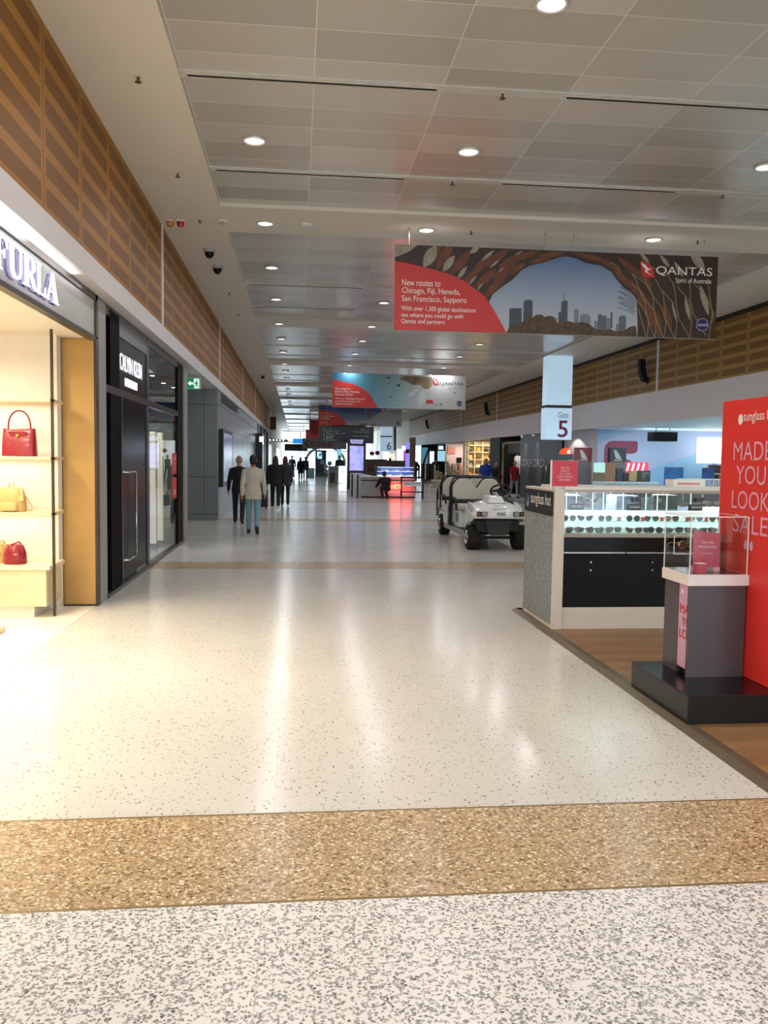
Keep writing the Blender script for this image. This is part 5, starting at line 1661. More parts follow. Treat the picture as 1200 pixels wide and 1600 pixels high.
def person(label, loc, rotz=0, H=1.72, legs=((12, -2), (-14, -34)), arms=((-14, 8, 8), (12, 14, 8)), lean=3, top=None, top_len=0.12, bulk=0.0, sleeves=1.0,
           trousers=None, shoes=None, hair=None, hair_style='short', skin=SKIN, pelvis_drop=None, front=False, female=False, shirt=None, head_pitch=0):
    """legs: (thigh, shin) degrees forward of straight down; arms: (upper, forearm, outwards)"""
    t = thing('person', label, 'person', loc, None, rotz)
    k = H / 1.75
    L1, L2, T = 0.445 * k, 0.41 * k, 0.50 * k
    rad = math.radians
    js = []
    low = 9
    for s, (a, b) in zip((-1, 1), legs):
        hp = Vector((s * 0.09 * k, 0, 0))
        kn = hp + Vector((s * 0.01, math.sin(rad(a)) * L1, -math.cos(rad(a)) * L1))
        an = kn + Vector((0, math.sin(rad(b)) * L2, -math.cos(rad(b)) * L2))
        js.append([hp, kn, an, b])
        low = min(low, an.z)
    hz = -low + 0.085 * k
    up = Vector((0, 0, hz))
    for j in js:
        for q in range(3):
            j[q] = j[q] + up
    hipc = up
    sp = Vector((0, math.sin(rad(lean)), math.cos(rad(lean))))
    shc = hipc + sp * T
    sw = (0.17 if female else 0.19) * k
    body, tro, sho, jac = MB(), MB(), [], MB()
    # trunk slices
    def trunk(mb, infl, z0=-0.08, z1=1.1):
        prof = [(-0.18, 0.165, 0.115), (-0.08, 0.172, 0.12), (0.1, 0.156, 0.11), (0.35, 0.136, 0.098), (0.6, 0.165, 0.112), (0.8, 0.182, 0.112), (0.95, 0.165, 0.09), (1.03, 0.1, 0.065), (1.1, 0.06, 0.058)]
        if female:
            prof = [(a, b * (0.98 if a < 0.2 else 0.9), c) for a, b, c in prof]
        secs = []
        for a, rx, ry in prof:
            if a < z0 - 1e-6 or a > z1 + 1e-6:
                continue
            c = hipc + sp * (T * a)
            secs.append((c.x, c.y, c.z, (rx + infl) * k, (ry + infl) * k))
        if z0 < -0.18:
            c = hipc + sp * (T * z0)
            secs.insert(0, (c.x, c.y - 0.01, c.z, (0.175 + infl) * k, (0.13 + infl) * k))
        mb.stack(secs, 24)
    trunk(body, -0.004, -0.18)
    for (hp, kn, an, b), s in zip(js, (-1, 1)):
        body.capsule(hp, kn, 0.078 * k, 0.052 * k)
        body.capsule(kn, an, 0.05 * k, 0.034 * k)
        d = Vector((s * 0.012, 0.13 * k, -0.03 * k)) if abs(b) < 28 else Vector((s * 0.01, 0.07 * k, -0.115 * k))
        body.capsule(an + Vector((0, -0.02, -0.035 * k)), an + d * 1.0 + Vector((0, 0, -0.02 * k)), 0.036 * k, 0.03 * k)
        if shoes:
            sm = MB()
            sm.capsule(an + Vector((0, -0.03 * k, -0.042 * k)), an + d * 1.15 + Vector((0, 0, -0.016 * k)), 0.046 * k, 0.04 * k)
            sm.capsule(an + Vector((0, -0.015 * k, -0.01)), an + Vector((0, 0.02, -0.04 * k)), 0.045 * k, 0.042 * k)
            sho.append(sm)
        tro.capsule(hp, kn, 0.098 * k, 0.072 * k)
        tro.capsule(kn, an + Vector((0, 0, 0.0)), 0.07 * k, 0.058 * k)
    tro.stack([(c.x, c.y, c.z, rx * k, ry * k) for c, rx, ry in ((hipc + sp * -0.085, 0.16, 0.125), (hipc, 0.18, 0.13), (hipc + sp * 0.08, 0.172, 0.122), (hipc + sp * 0.14, 0.16, 0.115))], 24)
    # arms and hands
    for s, (a, b, o) in zip((-1, 1), arms):
        sh = shc + Vector((s * sw, 0, -0.055 * k))
        el = sh + Vector((s * math.sin(rad(o)) * 0.29 * k, math.sin(rad(a)) * 0.29 * k, -math.cos(rad(a)) * math.cos(rad(o)) * 0.29 * k))
        wr = el + Vector((s * math.sin(rad(o * 0.4)) * 0.25 * k, math.sin(rad(b)) * 0.25 * k, -math.cos(rad(b)) * 0.25 * k))
        dr = (wr - el).normalized()
        body.capsule(shc + Vector((s * sw * 0.5, 0, -0.03)), sh, 0.06 * k, 0.056 * k)
        body.capsule(sh, el, 0.05 * k, 0.039 * k)
        body.capsule(el, wr, 0.039 * k, 0.026 * k)
        side = Vector((s, 0, 0))
        fw = dr.cross(side).normalized() * s
        hc = wr + dr * 0.05 * k
        body.capsule(wr, hc + dr * 0.02, 0.026 * k, 0.03 * k)
        for q, ln in enumerate((0.062, 0.072, 0.068, 0.052)):
            p = hc + dr * 0.035 * k + fw * ((q - 1.5) * 0.021 * k)
            m1 = p + dr * ln * 0.55 * k - side * 0.008
            body.capsule(p, m1, 0.0105 * k, 0.0095 * k, 8)
            body.capsule(m1, m1 + (dr * 0.8 - side * 0.5).normalized() * ln * 0.5 * k, 0.0095 * k, 0.008 * k, 8)
        th = wr + dr * 0.03 * k + Vector((0, 0.025 * k, 0))
        body.capsule(th, th + (dr * 0.7 + Vector((0, 0.6, 0)) - side * 0.3).normalized() * 0.05 * k, 0.0125 * k, 0.0095 * k, 8)
        jac.capsule(shc + Vector((s * sw * 0.4, 0, -0.03)), sh, (0.062 + bulk * 0.6) * k, (0.062 + bulk * 0.6) * k)
        e2 = sh + (el - sh) * min(1.0, sleeves * 2)
        jac.capsule(sh, e2, (0.062 + bulk * 0.7) * k, (0.052 + bulk * 0.6) * k)
        if sleeves > 0.5:
            jac.capsule(el, el + (wr - el) * 0.94, (0.052 + bulk * 0.6) * k, (0.04 + bulk * 0.4) * k)
    # neck, head
    nk = shc + sp * 0.03 * k
    hp_ = Vector((0, math.sin(rad(lean * 0.4 + head_pitch)), math.cos(rad(lean * 0.4 + head_pitch))))
    hc = nk + hp_ * 0.185 * k + Vector((0, 0.02 * k, 0))
    body.capsule(shc, hc + Vector((0, -0.01, -0.06 * k)), 0.056 * k, 0.05 * k)
    body.ell(hc, 0.08 * k, 0.098 * k, 0.114 * k, 18, 12)
    body.ell(hc + Vector((0, 0.03, -0.05)) * k, 0.056 * k, 0.06 * k, 0.07 * k, 14, 10)
    body.capsule(hc + Vector((0, 0.092, 0.005)) * k, hc + Vector((0, 0.106, -0.03)) * k, 0.01 * k, 0.015 * k)
    for s in (-1, 1):
        body.ell(hc + Vector((s * 0.078, -0.005, -0.012)) * k, 0.012 * k, 0.022 * k, 0.033 * k, 10, 6)
    remeshed(body, 'body', 0.0085, skin, t, 2)
    if front:
        mb = MB()
        for s in (-1, 1):
            mb.ell(hc + Vector((s * 0.032, 0.085, 0.008)) * k, 0.013 * k, 0.009 * k, 0.008 * k, 10, 6)
        mb.build('eyes', mat('eye_dark', '#2a211c', 0.2), t, world=False)
        MB().capsule(hc + Vector((-0.022, 0.088, -0.062)) * k, hc + Vector((0.022, 0.088, -0.062)) * k, 0.0065 * k, 0.0065 * k).build('mouth', mat('lip', '#8c4a44', 0.5), t, world=False)
    if hair:
        mb = MB()
        if hair_style == 'bald':
            for s in (-1, 1):
                mb.ell(hc + Vector((s * 0.045, -0.04, -0.03)) * k, 0.036 * k, 0.058 * k, 0.045 * k, 12, 8)
            mb.ell(hc + Vector((0, -0.055, -0.035)) * k, 0.062 * k, 0.045 * k, 0.04 * k, 12, 8)
        else:
            mb.ell(hc + Vector((0, -0.02, 0.022)) * k, 0.085 * k, 0.092 * k, 0.1 * k, 16, 10)
            mb.ell(hc + Vector((0, -0.048, -0.04)) * k, 0.079 * k, 0.062 * k, 0.085 * k, 14, 8)
            if hair_style == 'long':
                mb.capsule(hc + Vector((0, -0.05, 0.0)) * k, hc + Vector((0, -0.075, -0.2)) * k, 0.082 * k, 0.07 * k)
                for s in (-1, 1):
                    mb.capsule(hc + Vector((s * 0.06, -0.02, 0.0)) * k, hc + Vector((s * 0.075, -0.03, -0.17)) * k, 0.035 * k, 0.03 * k)
            if hair_style == 'cap':
                mb.ell(hc + Vector((0, 0.01, 0.045)) * k, 0.09 * k, 0.1 * k, 0.07 * k, 16, 10)
            if hair_style == 'bun':
                mb.ell(hc + Vector((0, -0.1, 0.05)) * k, 0.045 * k, 0.04 * k, 0.045 * k, 12, 8)
        remeshed(mb, 'hair', 0.012, hair, t, 3)
    if top:
        trunk(jac, 0.012 + bulk, -top_len / 0.5)
        remeshed(jac, 'jacket' if sleeves > 0.5 else 'shirt', 0.013, top, t, 5)
    if trousers:
        remeshed(tro, 'trousers', 0.012, trousers, t, 4)
    for sm in sho:
        remeshed(sm, 'shoe', 0.009, shoes, t, 3)
    return t


blk = mat('black_cloth', '#131316', 0.85, scale=7, bump=0.9)
blk2 = mat('black_cloth_soft', '#1a1a1d', 0.85)
navyc = mat('dark_navy_cloth', '#1b1f2c', 0.85)
hairb = mat('dark_brown_hair', '#1f1714', 0.6)
shoeb = mat('black_leather_shoe', '#131212', 0.35)

person('bald man in a black suit walking away beside the advertising screen', (-1.47, 21.5, 0), 0, 1.70, ((16, 4), (-12, -30)), ((-8, 20, 12), (10, 20, 10)), 3, blk, 0.15, 0.010, 1.0, navyc, shoeb, mat('grey_hair', '#8a827a', 0.6), 'bald', SKIN2)
t = thing('briefcase', 'black soft briefcase carried by the bald man in the suit', 'bag', (-1.20, 21.52, 0.4))
bx('case', -1.25, -1.14, 21.33, 21.72, 0.42, 0.70, mat('bag_black', '#17171a', 0.6), t, 0.02)
MB().tube([(-1.195, 21.43, 0.70), (-1.195, 21.45, 0.76), (-1.195, 21.6, 0.76), (-1.195, 21.62, 0.70)], 0.01).build('handle', mat('bag_black', '#17171a'), t)
person('man in a white blazer and light blue jeans walking away, nearest person', (-0.96, 18.55, 0), 0, 1.71, ((10, 2), (-12, -40)), ((-18, 2, 8), (14, 26, 9)), 3, mat('cream_blazer', '#c9bfae', 0.85, var=0.05, scale=7, bump=0.9), 0.17, 0.010, 1.0, mat('light_jeans', '#7d9aa6', 0.85, var=0.1, scale=9, bump=0.8), shoeb, hairb, 'short', SKIN2)
person('person in a black jacket with long red hair walking away with a suitcase', (-0.70, 27.3, 0), 0, 1.70, ((8, 2), (-10, -22)), ((-6, 10, 14), (8, 24, 14)), 4, blk, 0.1, 0.05, 1.0, blk2, mat('white_trainers', '#d6d3cf', 0.6), mat('auburn_hair', '#3a1715', 0.6), 'long', SKIN, female=True)
person('red-haired person half hidden behind the person in the black jacket', (-0.42, 29.4, 0), 0, 1.70, ((8, 2), (-8, -18)), ((-6, 6, 8), (8, 14, 8)), 3, mat('dark_grey_coat', '#232427', 0.8), 0.24, 0.03, 1.0, blk2, shoeb, mat('red_hair', '#541a18', 0.6), 'long', SKIN, female=True)
t = thing('suitcase', 'black upright suitcase with pulled-out handle beside the person in black', 'suitcase', (-1.12, 27.1, 0))
sb = mat('suitcase_black', '#141519', 0.6)
bx('shell', -1.30, -0.94, 27.0, 27.24, 0.07, 0.62, sb, t, 0.03)
MB().tube([(-1.22, 27.12, 0.62), (-1.22, 27.12, 0.98), (-1.02, 27.12, 0.98), (-1.02, 27.12, 0.62)], 0.01).build('pull_handle', steel, t)
for xx in (-1.24, -1.0):
    for yy in (27.04, 27.2):
        MB().cyl((xx - 0.012, yy, 0.035), (xx + 0.012, yy, 0.035), 0.035, n=12).build('wheel', blackm, t)
person('man silhouetted far down the hall in front of the bright windows', (-0.42, 67, 0), 0.2, 1.8, ((10, 2), (-10, -24)), ((-8, 6, 14), (10, 14, 14)), 2, navyc, 0.18, 0.02, 1.0, navyc, shoeb, hairb, 'short')
person('woman in a dark coat silhouetted far down the hall beside the tall man', (0.22, 62, 0), 0, 1.68, ((8, 2), (-8, -20)), ((-6, 20, 12), (8, 12, 12)), 2, blk, 0.42, 0.03, 1.0, blk2, shoeb, hairb, 'long', female=True)
person('dark figure just right of the woman in the dark coat, far down the hall', (0.62, 66, 0), 0.1, 1.7, ((9, 2), (-9, -20)), ((-6, 6, 10), (8, 12, 10)), 2, blk2, 0.25, 0.03, 1.0, blk2, shoeb, hairb, 'short')
person('person in black crouching at the front of the doughnut counter', (3.66, 34.6, 0), 0.15, 1.7, ((95, -38), (80, -52)), ((42, 62, 14), (40, 60, 10)), 24, blk, 0.06, 0.03, 1.0, blk2, shoeb, hairb, 'short', head_pitch=20)
person('man in a bright blue polo shirt standing behind the white cart', (8.22, 36.2, 0), PI - 0.2, 1.72, ((4, 0), (-3, -6)), ((-4, 8, 10), (4, 10, 10)), 0, mat('royal_blue_polo', '#1c3fa3', 0.8), 0.12, 0.03, 0.42, mat('brown_trousers', '#5a4334', 0.85), shoeb, hairb, 'short', SKIN, front=True)
person('woman in a red T-shirt and pale jeans walking towards the viewer', (9.55, 36.4, 0), PI + 0.3, 1.66, ((14, 4), (-10, -26)), ((-10, 0, 12), (12, 16, 12)), 2, mat('red_tshirt', '#a3202c', 0.8), 0.12, 0.015, 0.42, mat('pale_jeans', '#93a5b2', 0.85), mat('dark_sandals', '#2a2320', 0.6), hairb, 'bun', SKIN, front=True, female=True)
person('person in a beige cardigan half hidden behind the man in the blue polo', (8.7, 38.5, 0), PI - 0.4, 1.6, ((4, 0), (-4, -8)), ((-4, 20, 10), (4, 10, 10)), 2, mat('beige_knit', '#8f8471', 0.85), 0.2, 0.03, 1.0, blk2, shoeb, hairb, 'short', SKIN, front=True)
person('person in a dark jacket beside the woman in the red T-shirt', (9.25, 38.8, 0), PI + 0.2, 1.55, ((4, 0), (-4, -8)), ((20, 50, 10), (14, 40, 10)), 8, mat('dark_brown_jacket', '#3b322c', 0.85), 0.2, 0.03, 1.0, blk2, shoeb, hairb, 'short', SKIN, front=True)
person('dark-clothed attendant behind the white desk, far down the hall', (2.75, 55.2, 0), PI, 1.82, ((2, 0), (-2, -4)), ((10, 40, 10), (10, 40, 10)), 2, blk, 0.15, 0.03, 1.0, blk2, shoeb, hairb, 'short', SKIN, front=True)

# ================================================================== DOUGHNUT KIOSK
t = thing('doughnut_counter', 'grey doughnut counter with black trim and a lit glass cabinet', 'counter', (3.7, 36, 0))
kg = mat('counter_grey', '#9b9c9d', 0.4, var=0.03)
bx('front', 2.72, 5.0, 35.45, 36.2, 0.06, 0.72, kg, t)
bx('skirting', 2.72, 5.0, 35.47, 36.2, 0, 0.06, blackm, t)
bx('trim', 2.7, 5.02, 35.43, 36.22, 0.72, 0.755, blackm, t)
bx('upper_front', 2.72, 5.0, 35.46, 36.2, 0.755, 0.88, kg, t)
bx('top', 2.7, 5.02, 35.43, 36.22, 0.88, 0.91, white2, t)
bx('side_counter', 2.72, 3.3, 36.2, 43.5, 0, 0.9, kg, t)
bx('glass_cabinet', 3.42, 4.95, 35.6, 36.1, 0.93, 1.33, glas, t)
bx('cabinet_back', 3.42, 4.95, 36.1, 36.14, 0.91, 1.33, mat('cabinet_blue', '#2a4f9a', 0.3, emit=0.25), t)
for zz in (0.93, 1.12, 1.30):
    bx('lit_shelf', 3.42, 4.95, 35.6, 36.1, zz - 0.008, zz + 0.006, mat('case_lit', '#e8f2ff', 0.4, emit=0.9), t)
glaze = [mat('glaze_sugar', '#d8d4c8', 0.4), mat('glaze_chocolate', '#4a2b1e', 0.35), mat('dough', '#b98a4e', 0.6)]
dn = None
i = 0
for zz in (0.948, 1.138):
    for q in range(10):
        for rr in range(1):
            x = 3.5 + q * 0.152
            lab = '%s ring doughnut on the %s shelf of the lit cabinet, %s from the left' % (('sugar-glazed', 'chocolate', 'plain golden')[(q + int(zz)) % 3], 'lower' if zz < 1 else 'upper', ORD[q])
            if dn is None:
                mb = MB().tube([(0.045 * math.cos(2 * PI * a / 14), 0.045 * math.sin(2 * PI * a / 14), 0) for a in range(14)], 0.026, 8, closed=True)
                protos = []
                for m_ in glaze:
                    o = MB().add(mb.v, mb.f).build('doughnut', m_, None, smooth=60)
                    protos.append(o)
                dn = protos
            src = dn[(q + int(zz)) % 3]
            o = src if not src.get('label') else src.copy()
            if o is not src:
                col.objects.link(o)
            o.location = (x, 35.75, zz + 0.02)
            tag(o, lab, 'doughnut', 'doughnuts in the lit cabinet')
t = thing('neon_sign', 'glowing red neon sign reading hot on the doughnut counter', 'neon sign', (4.3, 35.4, 0.2))
bx('backing', 3.93, 4.86, 35.4, 35.43, 0.34, 0.63, mat('neon_red', '#ff2a2a', 0.4, emit=2.2), t)
text('HOT', FACE_S, (3.99, 35.395, 0.38), 0.42, 0.2, mat('neon_orange', '#ff9a50', 0.4, emit=4), t)
lamp('AREA', 'neon_glow', (4.35, 35.2, 0.48), 14, (1, 0.12, 0.12), 0.8, 0.25, rot=(PI / 2, 0, 0))
t = thing('framed_sign', 'black framed stand with a white doughnut brand board in front of the counter', 'sign stand', (4.78, 34.9, 0))
for xx in (4.30, 5.21):
    bx('post', xx, xx + 0.07, 34.87, 34.94, 0, 0.93, black, t)
bx('rail', 4.30, 5.28, 34.87, 34.94, 0.86, 0.93, black, t)
bx('rail', 4.30, 5.28, 34.87, 34.94, 0.26, 0.31, black, t)
MB().prism([(-0.42, 0.0), (-0.38, -0.2), (0.38, -0.2), (0.42, 0.0)], (4.79, 34.92, 0.72), (1, 0, 0), (0, 0, 1), 0.03).build('board', mat('board_pale', '#cfd4d2', 0.4, emit=0.12), t)
text('Krispy Kreme', FACE_S, (4.44, 34.885, 0.58), 0.7, 0.11, mat('board_green', '#20303a', 0.5), t, shear=0.25)
mb = MB()
text('DOUGHNUTS', FACE_S, (4.45, 34.885, 0.465), 0.68, 0.045, mat('board_green', '#20303a'), t)
for i, (xx, yy, l) in enumerate(((2.52, 35.2, 'black barrier post at the left front corner of the doughnut counter'), (2.38, 36.6, 'black barrier post set back at the left of the doughnut counter'))):
    t = thing('barrier_post', l, 'barrier post', (xx, yy, 0))
    bx('post', xx - 0.035, xx + 0.035, yy - 0.035, yy + 0.035, 0.02, 0.98, black, t)
    bx('foot', xx - 0.09, xx + 0.09, yy - 0.09, yy + 0.09, 0, 0.02, black, t)
t = thing('menu_tower', 'tall black tower with a lilac lit screen and a brand header behind the doughnut counter', 'display', (3.15, 45, 0))
bx('tower', 2.66, 3.66, 45, 45.4, 0, 2.75, mat('tower_navy', '#14151f', 0.4), t)
bx('screen', 2.78, 3.52, 44.985, 45.0, 1.0, 2.32, screen_mat('screen_lilac', [(0.3, '#7f86d8'), (0.5, '#a6a8ee'), (0.7, '#c9b8f2')], 1.1, 2, (1, 1, 1.6)), t)
MB().prism([(-0.36, 0.22), (0.36, 0.22), (0.3, 0), (-0.3, 0)], (3.15, 44.99, 2.44), (1, 0, 0), (0, 0, 1), 0.02).build('header', mat('header_lilac', '#b9b6ea', 0.4, emit=0.5), t)
text('Krispy Kreme', FACE_S, (2.9, 44.965, 2.5), 0.5, 0.1, mat('board_green', '#20303a'), t, shear=0.25)

# ---- white desk, arch, things far down the hall
t = thing('info_desk', 'small grey desk with a glowing white front panel, far down the hall', 'desk', (2.6, 54.3, 0))
bx('desk', 1.98, 2.62, 54.0, 54.7, 0, 1.1, mat('desk_grey', '#8d8f8d', 0.4), t)
bx('recess', 2.1, 2.4, 53.99, 54.0, 0.1, 0.7, mat('desk_dark', '#4a4640', 0.5), t)
bx('lit_panel', 2.66, 3.22, 54.0, 54.5, 0.06, 1.14, mat('panel_lit', '#eef6ff', 0.4, emit=2.4), t, 0.04)
bx('desk_top', 1.95, 2.66, 53.98, 54.72, 1.1, 1.14, white2, t)
text('i', FACE_S, (2.86, 53.995, 0.7), 0.08, 0.18, mat('pale_grey_ink', '#b9bcc4'), t)
t = thing('arch_frame', 'big pale ring arch over a dark display, in front of the bright end windows', 'arch', (2.5, 76, 0))
mb = MB()
pts = [(2.5 + 1.75 * math.cos(a * PI / 20), 76, 1.2 + 1.45 * math.sin(a * PI / 20)) for a in range(-6, 27)]
mb.tube(pts, 0.12, 8).build('ring', mat('arch_white', '#c9dbe0', 0.3), t, smooth=60)
bx('display_core', 1.6, 2.6, 76.2, 77, 0, 2.35, mat('core_dark', '#141722', 0.3), t)
bx('display_screen', 1.75, 2.2, 76.18, 76.2, 1.55, 2.2, screen_mat('screen_cyan', [(0.35, '#20445c'), (0.5, '#6fc3e0'), (0.65, '#d4f2ff')], 1.1, 4), t)
mb = MB()
for hx, hz in ((2.55, 0.85), (2.9, 1.15), (2.25, 1.25), (2.95, 0.55), (2.6, 0.4)):
    mb.prism([(0.24 * math.cos(a * PI / 3), 0.24 * math.sin(a * PI / 3)) for a in range(6)], (hx, 76.1, hz), (1, 0, 0), (0, 0, 1), 0.06)
mb.build('hexagon_panels', mat('hex_white', '#b9c0cc', 0.4), t)
bx('plinth', 1.6, 3.3, 76.1, 77, 0, 0.3, mat('desk_grey', '#8d8f8d'), t)
bx('far_counter', 0.75, 1.5, 74, 75, 0, 0.75, mat('far_glass', '#7fb0c0', 0.2), None, 0, 'pale blue glass counter left of the ring arch, far down the hall', 'counter')
t = thing('flight_display', 'dark flight display hanging before the bright end windows', 'screen', (-0.2, 85, 2.3))
bx('panel', -1.3, 1.0, 85, 85.2, 2.35, 3.0, mat('sign_black', '#0d0e10'), t)
bx('lit_header', -0.5, 0.7, 84.98, 85.2, 3.02, 3.55, mat('sky_blue_lit', '#2f8fe0', 0.4, emit=0.9), t)
for xx in (-0.9, 0.6):
    MB().cyl((xx, 85.1, 3.0), (xx, 85.1, CEIL), 0.02).build('rod', steel, t)
t = thing('glass_lift', 'tall pale blue glass column left of the lilac tower, far down the hall', 'glass column', (4.0, 72, 0))
bx('glass_core', 3.35, 3.75, 72, 72.4, 0.1, 3.0, mat('lift_cyan', '#8fd8e6', 0.3, emit=0.7), t)
bx('base', 3.3, 3.8, 71.95, 72.45, 0, 0.1, blackm, t)
# gondolas and goods behind the doughnut counter
goods = [mat('goods_%d' % q, c, 0.5) for q, c in enumerate(('#7d2a2e', '#3b2f2a', '#6e5640', '#2d3b46', '#8a8378', '#1c1d22'))]
for i, (gx, gy, gw, gh, l) in enumerate(((4.6, 50, 1.3, 1.25, 'dark gondola of goods right of the lilac tower'), (6.2, 52, 1.5, 1.35, 'brown gondola of goods under the small gate sign'), (5.4, 58, 1.6, 1.4, 'far gondola of goods behind the doughnut counter'))):
    t = thing('display_gondola', l, 'display stand', (gx, gy, 0))
    bx('carcass', gx - gw / 2, gx + gw / 2, gy, gy + 0.6, 0, 0.9, mat('gondola_brown', '#4b3d33', 0.5), t)
    bx('back', gx - gw / 2, gx + gw / 2, gy + 0.3, gy + 0.34, 0.9, gh + 0.2, mat('gondola_brown', '#4b3d33'), t)
    for q in range(5):
        x = gx - gw / 2 + gw * (q + 0.5) / 5
        tag(MB().stack([(x, gy + 0.14, 0.9, 0.09, 0.08), (x, gy + 0.14, 0.9 + 0.16 + 0.06 * ((q * 7 + i) % 3), 0.09, 0.08), (x, gy + 0.14, 1.0 + 0.16 + 0.06 * ((q * 7 + i) % 3), 0.03, 0.03)], 12).build('goods_jar', goods[(q + 2 * i) % 6], smooth=50), 'coloured jar, %s from the left on %s' % (ORD[q], ('the gondola beside the lilac tower', 'the gondola under the small gate sign', 'the farthest gondola')[i]), 'jar', 'jars on the far gondolas')
for i, (xx, yy, zt, c, l, nm) in enumerate(((5.62, 42, 2.75, '#4f3b28', 'brown wooden post with a lilac lit edge behind the black framed stand', 'post'), )):
    t = thing('sign_post', l, 'post', (xx, yy, 0))
    bx('shaft', xx, xx + 0.3, yy, yy + 0.3, 0, zt, mat('post_brown', c, 0.5), t)
    bx('lit_edge', xx - 0.2, xx, yy, yy + 0.1, 0.75, 1.95, mat('lilac_lit', '#8a86e6', 0.4, emit=0.8), t)
    bx('lit_header', xx - 0.2, xx, yy, yy + 0.1, 2.15, 2.5, mat('lilac_lit', '#8a86e6'), t)
t = thing('lit_poster', 'white and magenta lit poster box left of the brown wooden post', 'lit poster', (6.2, 52, 0))
bx('stand', 6.55, 7.25, 55.0, 55.1, 0.0, 0.95, blackm, t)
bx('white_panel', 6.52, 6.95, 55, 55.15, 0.95, 2.3, mat('panel_white_lit', '#f2ecff', 0.4, emit=1.6), t)
bx('magenta_panel', 6.95, 7.1, 55, 55.15, 1.3, 2.2, mat('panel_magenta', '#b03ac0', 0.4, emit=0.7), t)
bx('dark_panel', 7.1, 7.45, 55, 55.15, 0.95, 2.3, blackm, t)

# ================================================================== RIGHT SIDE: GATE LOUNGE
gw_ = mat('gate_wall_lilac', '#aeb4cc', 0.5, var=0.02, scale=1)
gb_ = mat('gate_wall_blue', '#8fb4d0', 0.5, var=0.02, scale=1)
struct('wall_gate', MB().box(10.2, 24, 31.0, 31.2, 0, 2.9), gw_)
struct('ceiling_gate', MB().box(10.2, 24, 8, 31.2, 2.88, 2.98), mat('gate_ceiling', '#cfe6ee', 0.5))
struct('wall_gate_side', MB().box(24, 24.2, 8, 31.2, 0, 2.9), gb_)
# painted blue band and big maroon figure on the gate wall
t = thing('wall_graphic', 'huge maroon numeral five and pale blue shapes painted on the gate wall', 'wall graphic', (12.3, 30.99, 0.4))
MB().prism([(11.25, 2.88), (12.75, 2.88), (11.25, 2.35)], (0, 30.998, 0), (1, 0, 0), (0, 0, 1), 0.003).prism([(12.9, 1.2), (15.2, 2.0), (18, 2.88), (20, 2.88), (20, 0.3), (12.9, 0.3)], (0, 30.998, 0), (1, 0, 0), (0, 0, 1), 0.003).build('blue_shapes', gb_, t)
five = [(11.62, 2.12), (11.66, 2.3), (11.78, 2.42), (11.98, 2.46), (12.88, 2.46), (12.93, 2.4), (12.93, 2.12), (12.86, 2.02), (12.74, 1.98), (12.05, 1.98), (12.05, 1.8), (12.4, 1.8), (12.65, 1.72), (12.85, 1.55), (12.95, 1.3), (12.95, 0.9), (12.8, 0.6), (12.4, 0.42), (11.8, 0.42), (11.62, 0.5),
        (11.62, 0.85), (12.2, 0.85), (12.45, 0.95), (12.5, 1.15), (12.42, 1.38), (12.2, 1.45), (11.62, 1.45)]
MB().prism(five, (0, 30.994, 0), (1, 0, 0), (0, 0, 1), 0.004).build('numeral', mat('wall_maroon', '#8a3550', 0.5), t)
struct('wall_gate_pier', MB().box(10.05, 11.2, 30.6, 31.0, 0, 2.82), mat('gate_pier', '#a29a98', 0.5, var=0.03))
lamp('SPOT', 'gate_downlight', (10.45, 30.35, 2.75), 60, (1, 0.97, 0.92), 0.04, spot=70, rot=(math.radians(10), 0, 0))
for yy in (15, 20, 25, 29.2):
    for xx in (12.5, 16.5):
        lamp('AREA', 'gate_window_fill', (xx, yy, 2.86), 48 if yy > 24 else 30, (0.70, 0.90, 1.0), 0.9)  # added bluish lamps under the ceiling, standing in for the lounge's window light
lamp('AREA', 'gate_cove', (14.6, 29.8, 2.5), 35, (0.6, 0.92, 1.0), 4.0, 0.1, rot=(PI, 0, 0))
t = thing('ceiling_monitor', 'black monitor housing hanging on two rods in the gate lounge', 'monitor', (12.9, 29, 2.4))
bx('housing', 12.25, 13.1, 28.0, 28.55, 2.40, 2.72, blackm, t)
MB().cyl((12.45, 28.3, 2.72), (12.45, 28.3, 2.88), 0.02).cyl((12.95, 28.3, 2.72), (12.95, 28.3, 2.88), 0.02).build('rods', steel, t)
t = thing('exit_sign', 'small green exit sign on the gate wall right of the hanging monitor', 'exit sign', (14.0, 30.95, 2.6))
bx('housing', 13.75, 14.22, 30.9, 31.0, 2.57, 2.8, green_lit, t)
bx('white_field', 13.82, 13.97, 30.894, 30.9, 2.61, 2.76, mat('exit_white', '#eefcf4'), t)
MB().prism([(0, 0.03), (0.1, 0.03), (0.1, 0.0), (0.16, 0.05), (0.1, 0.1), (0.1, 0.07), (0, 0.07)], (14.01, 30.899, 2.635), (1, 0, 0), (0, 0, 1), 0.004).build('arrow', mat('exit_white', '#eefcf4'), t)
t = thing('window_screen', 'blank bright white lightbox at the right of the gate lounge, beside the red panel', 'lightbox', (15.6, 30.4, 1.6))
bx('lit_face', 14.95, 16.6, 30.2, 30.3, 1.66, 2.62, mat('white_screen_lit', '#ffffff', 0.4, emit=2.0), t)
bx('post', 15.6, 15.7, 30.2, 30.3, 0, 1.66, steel, t)
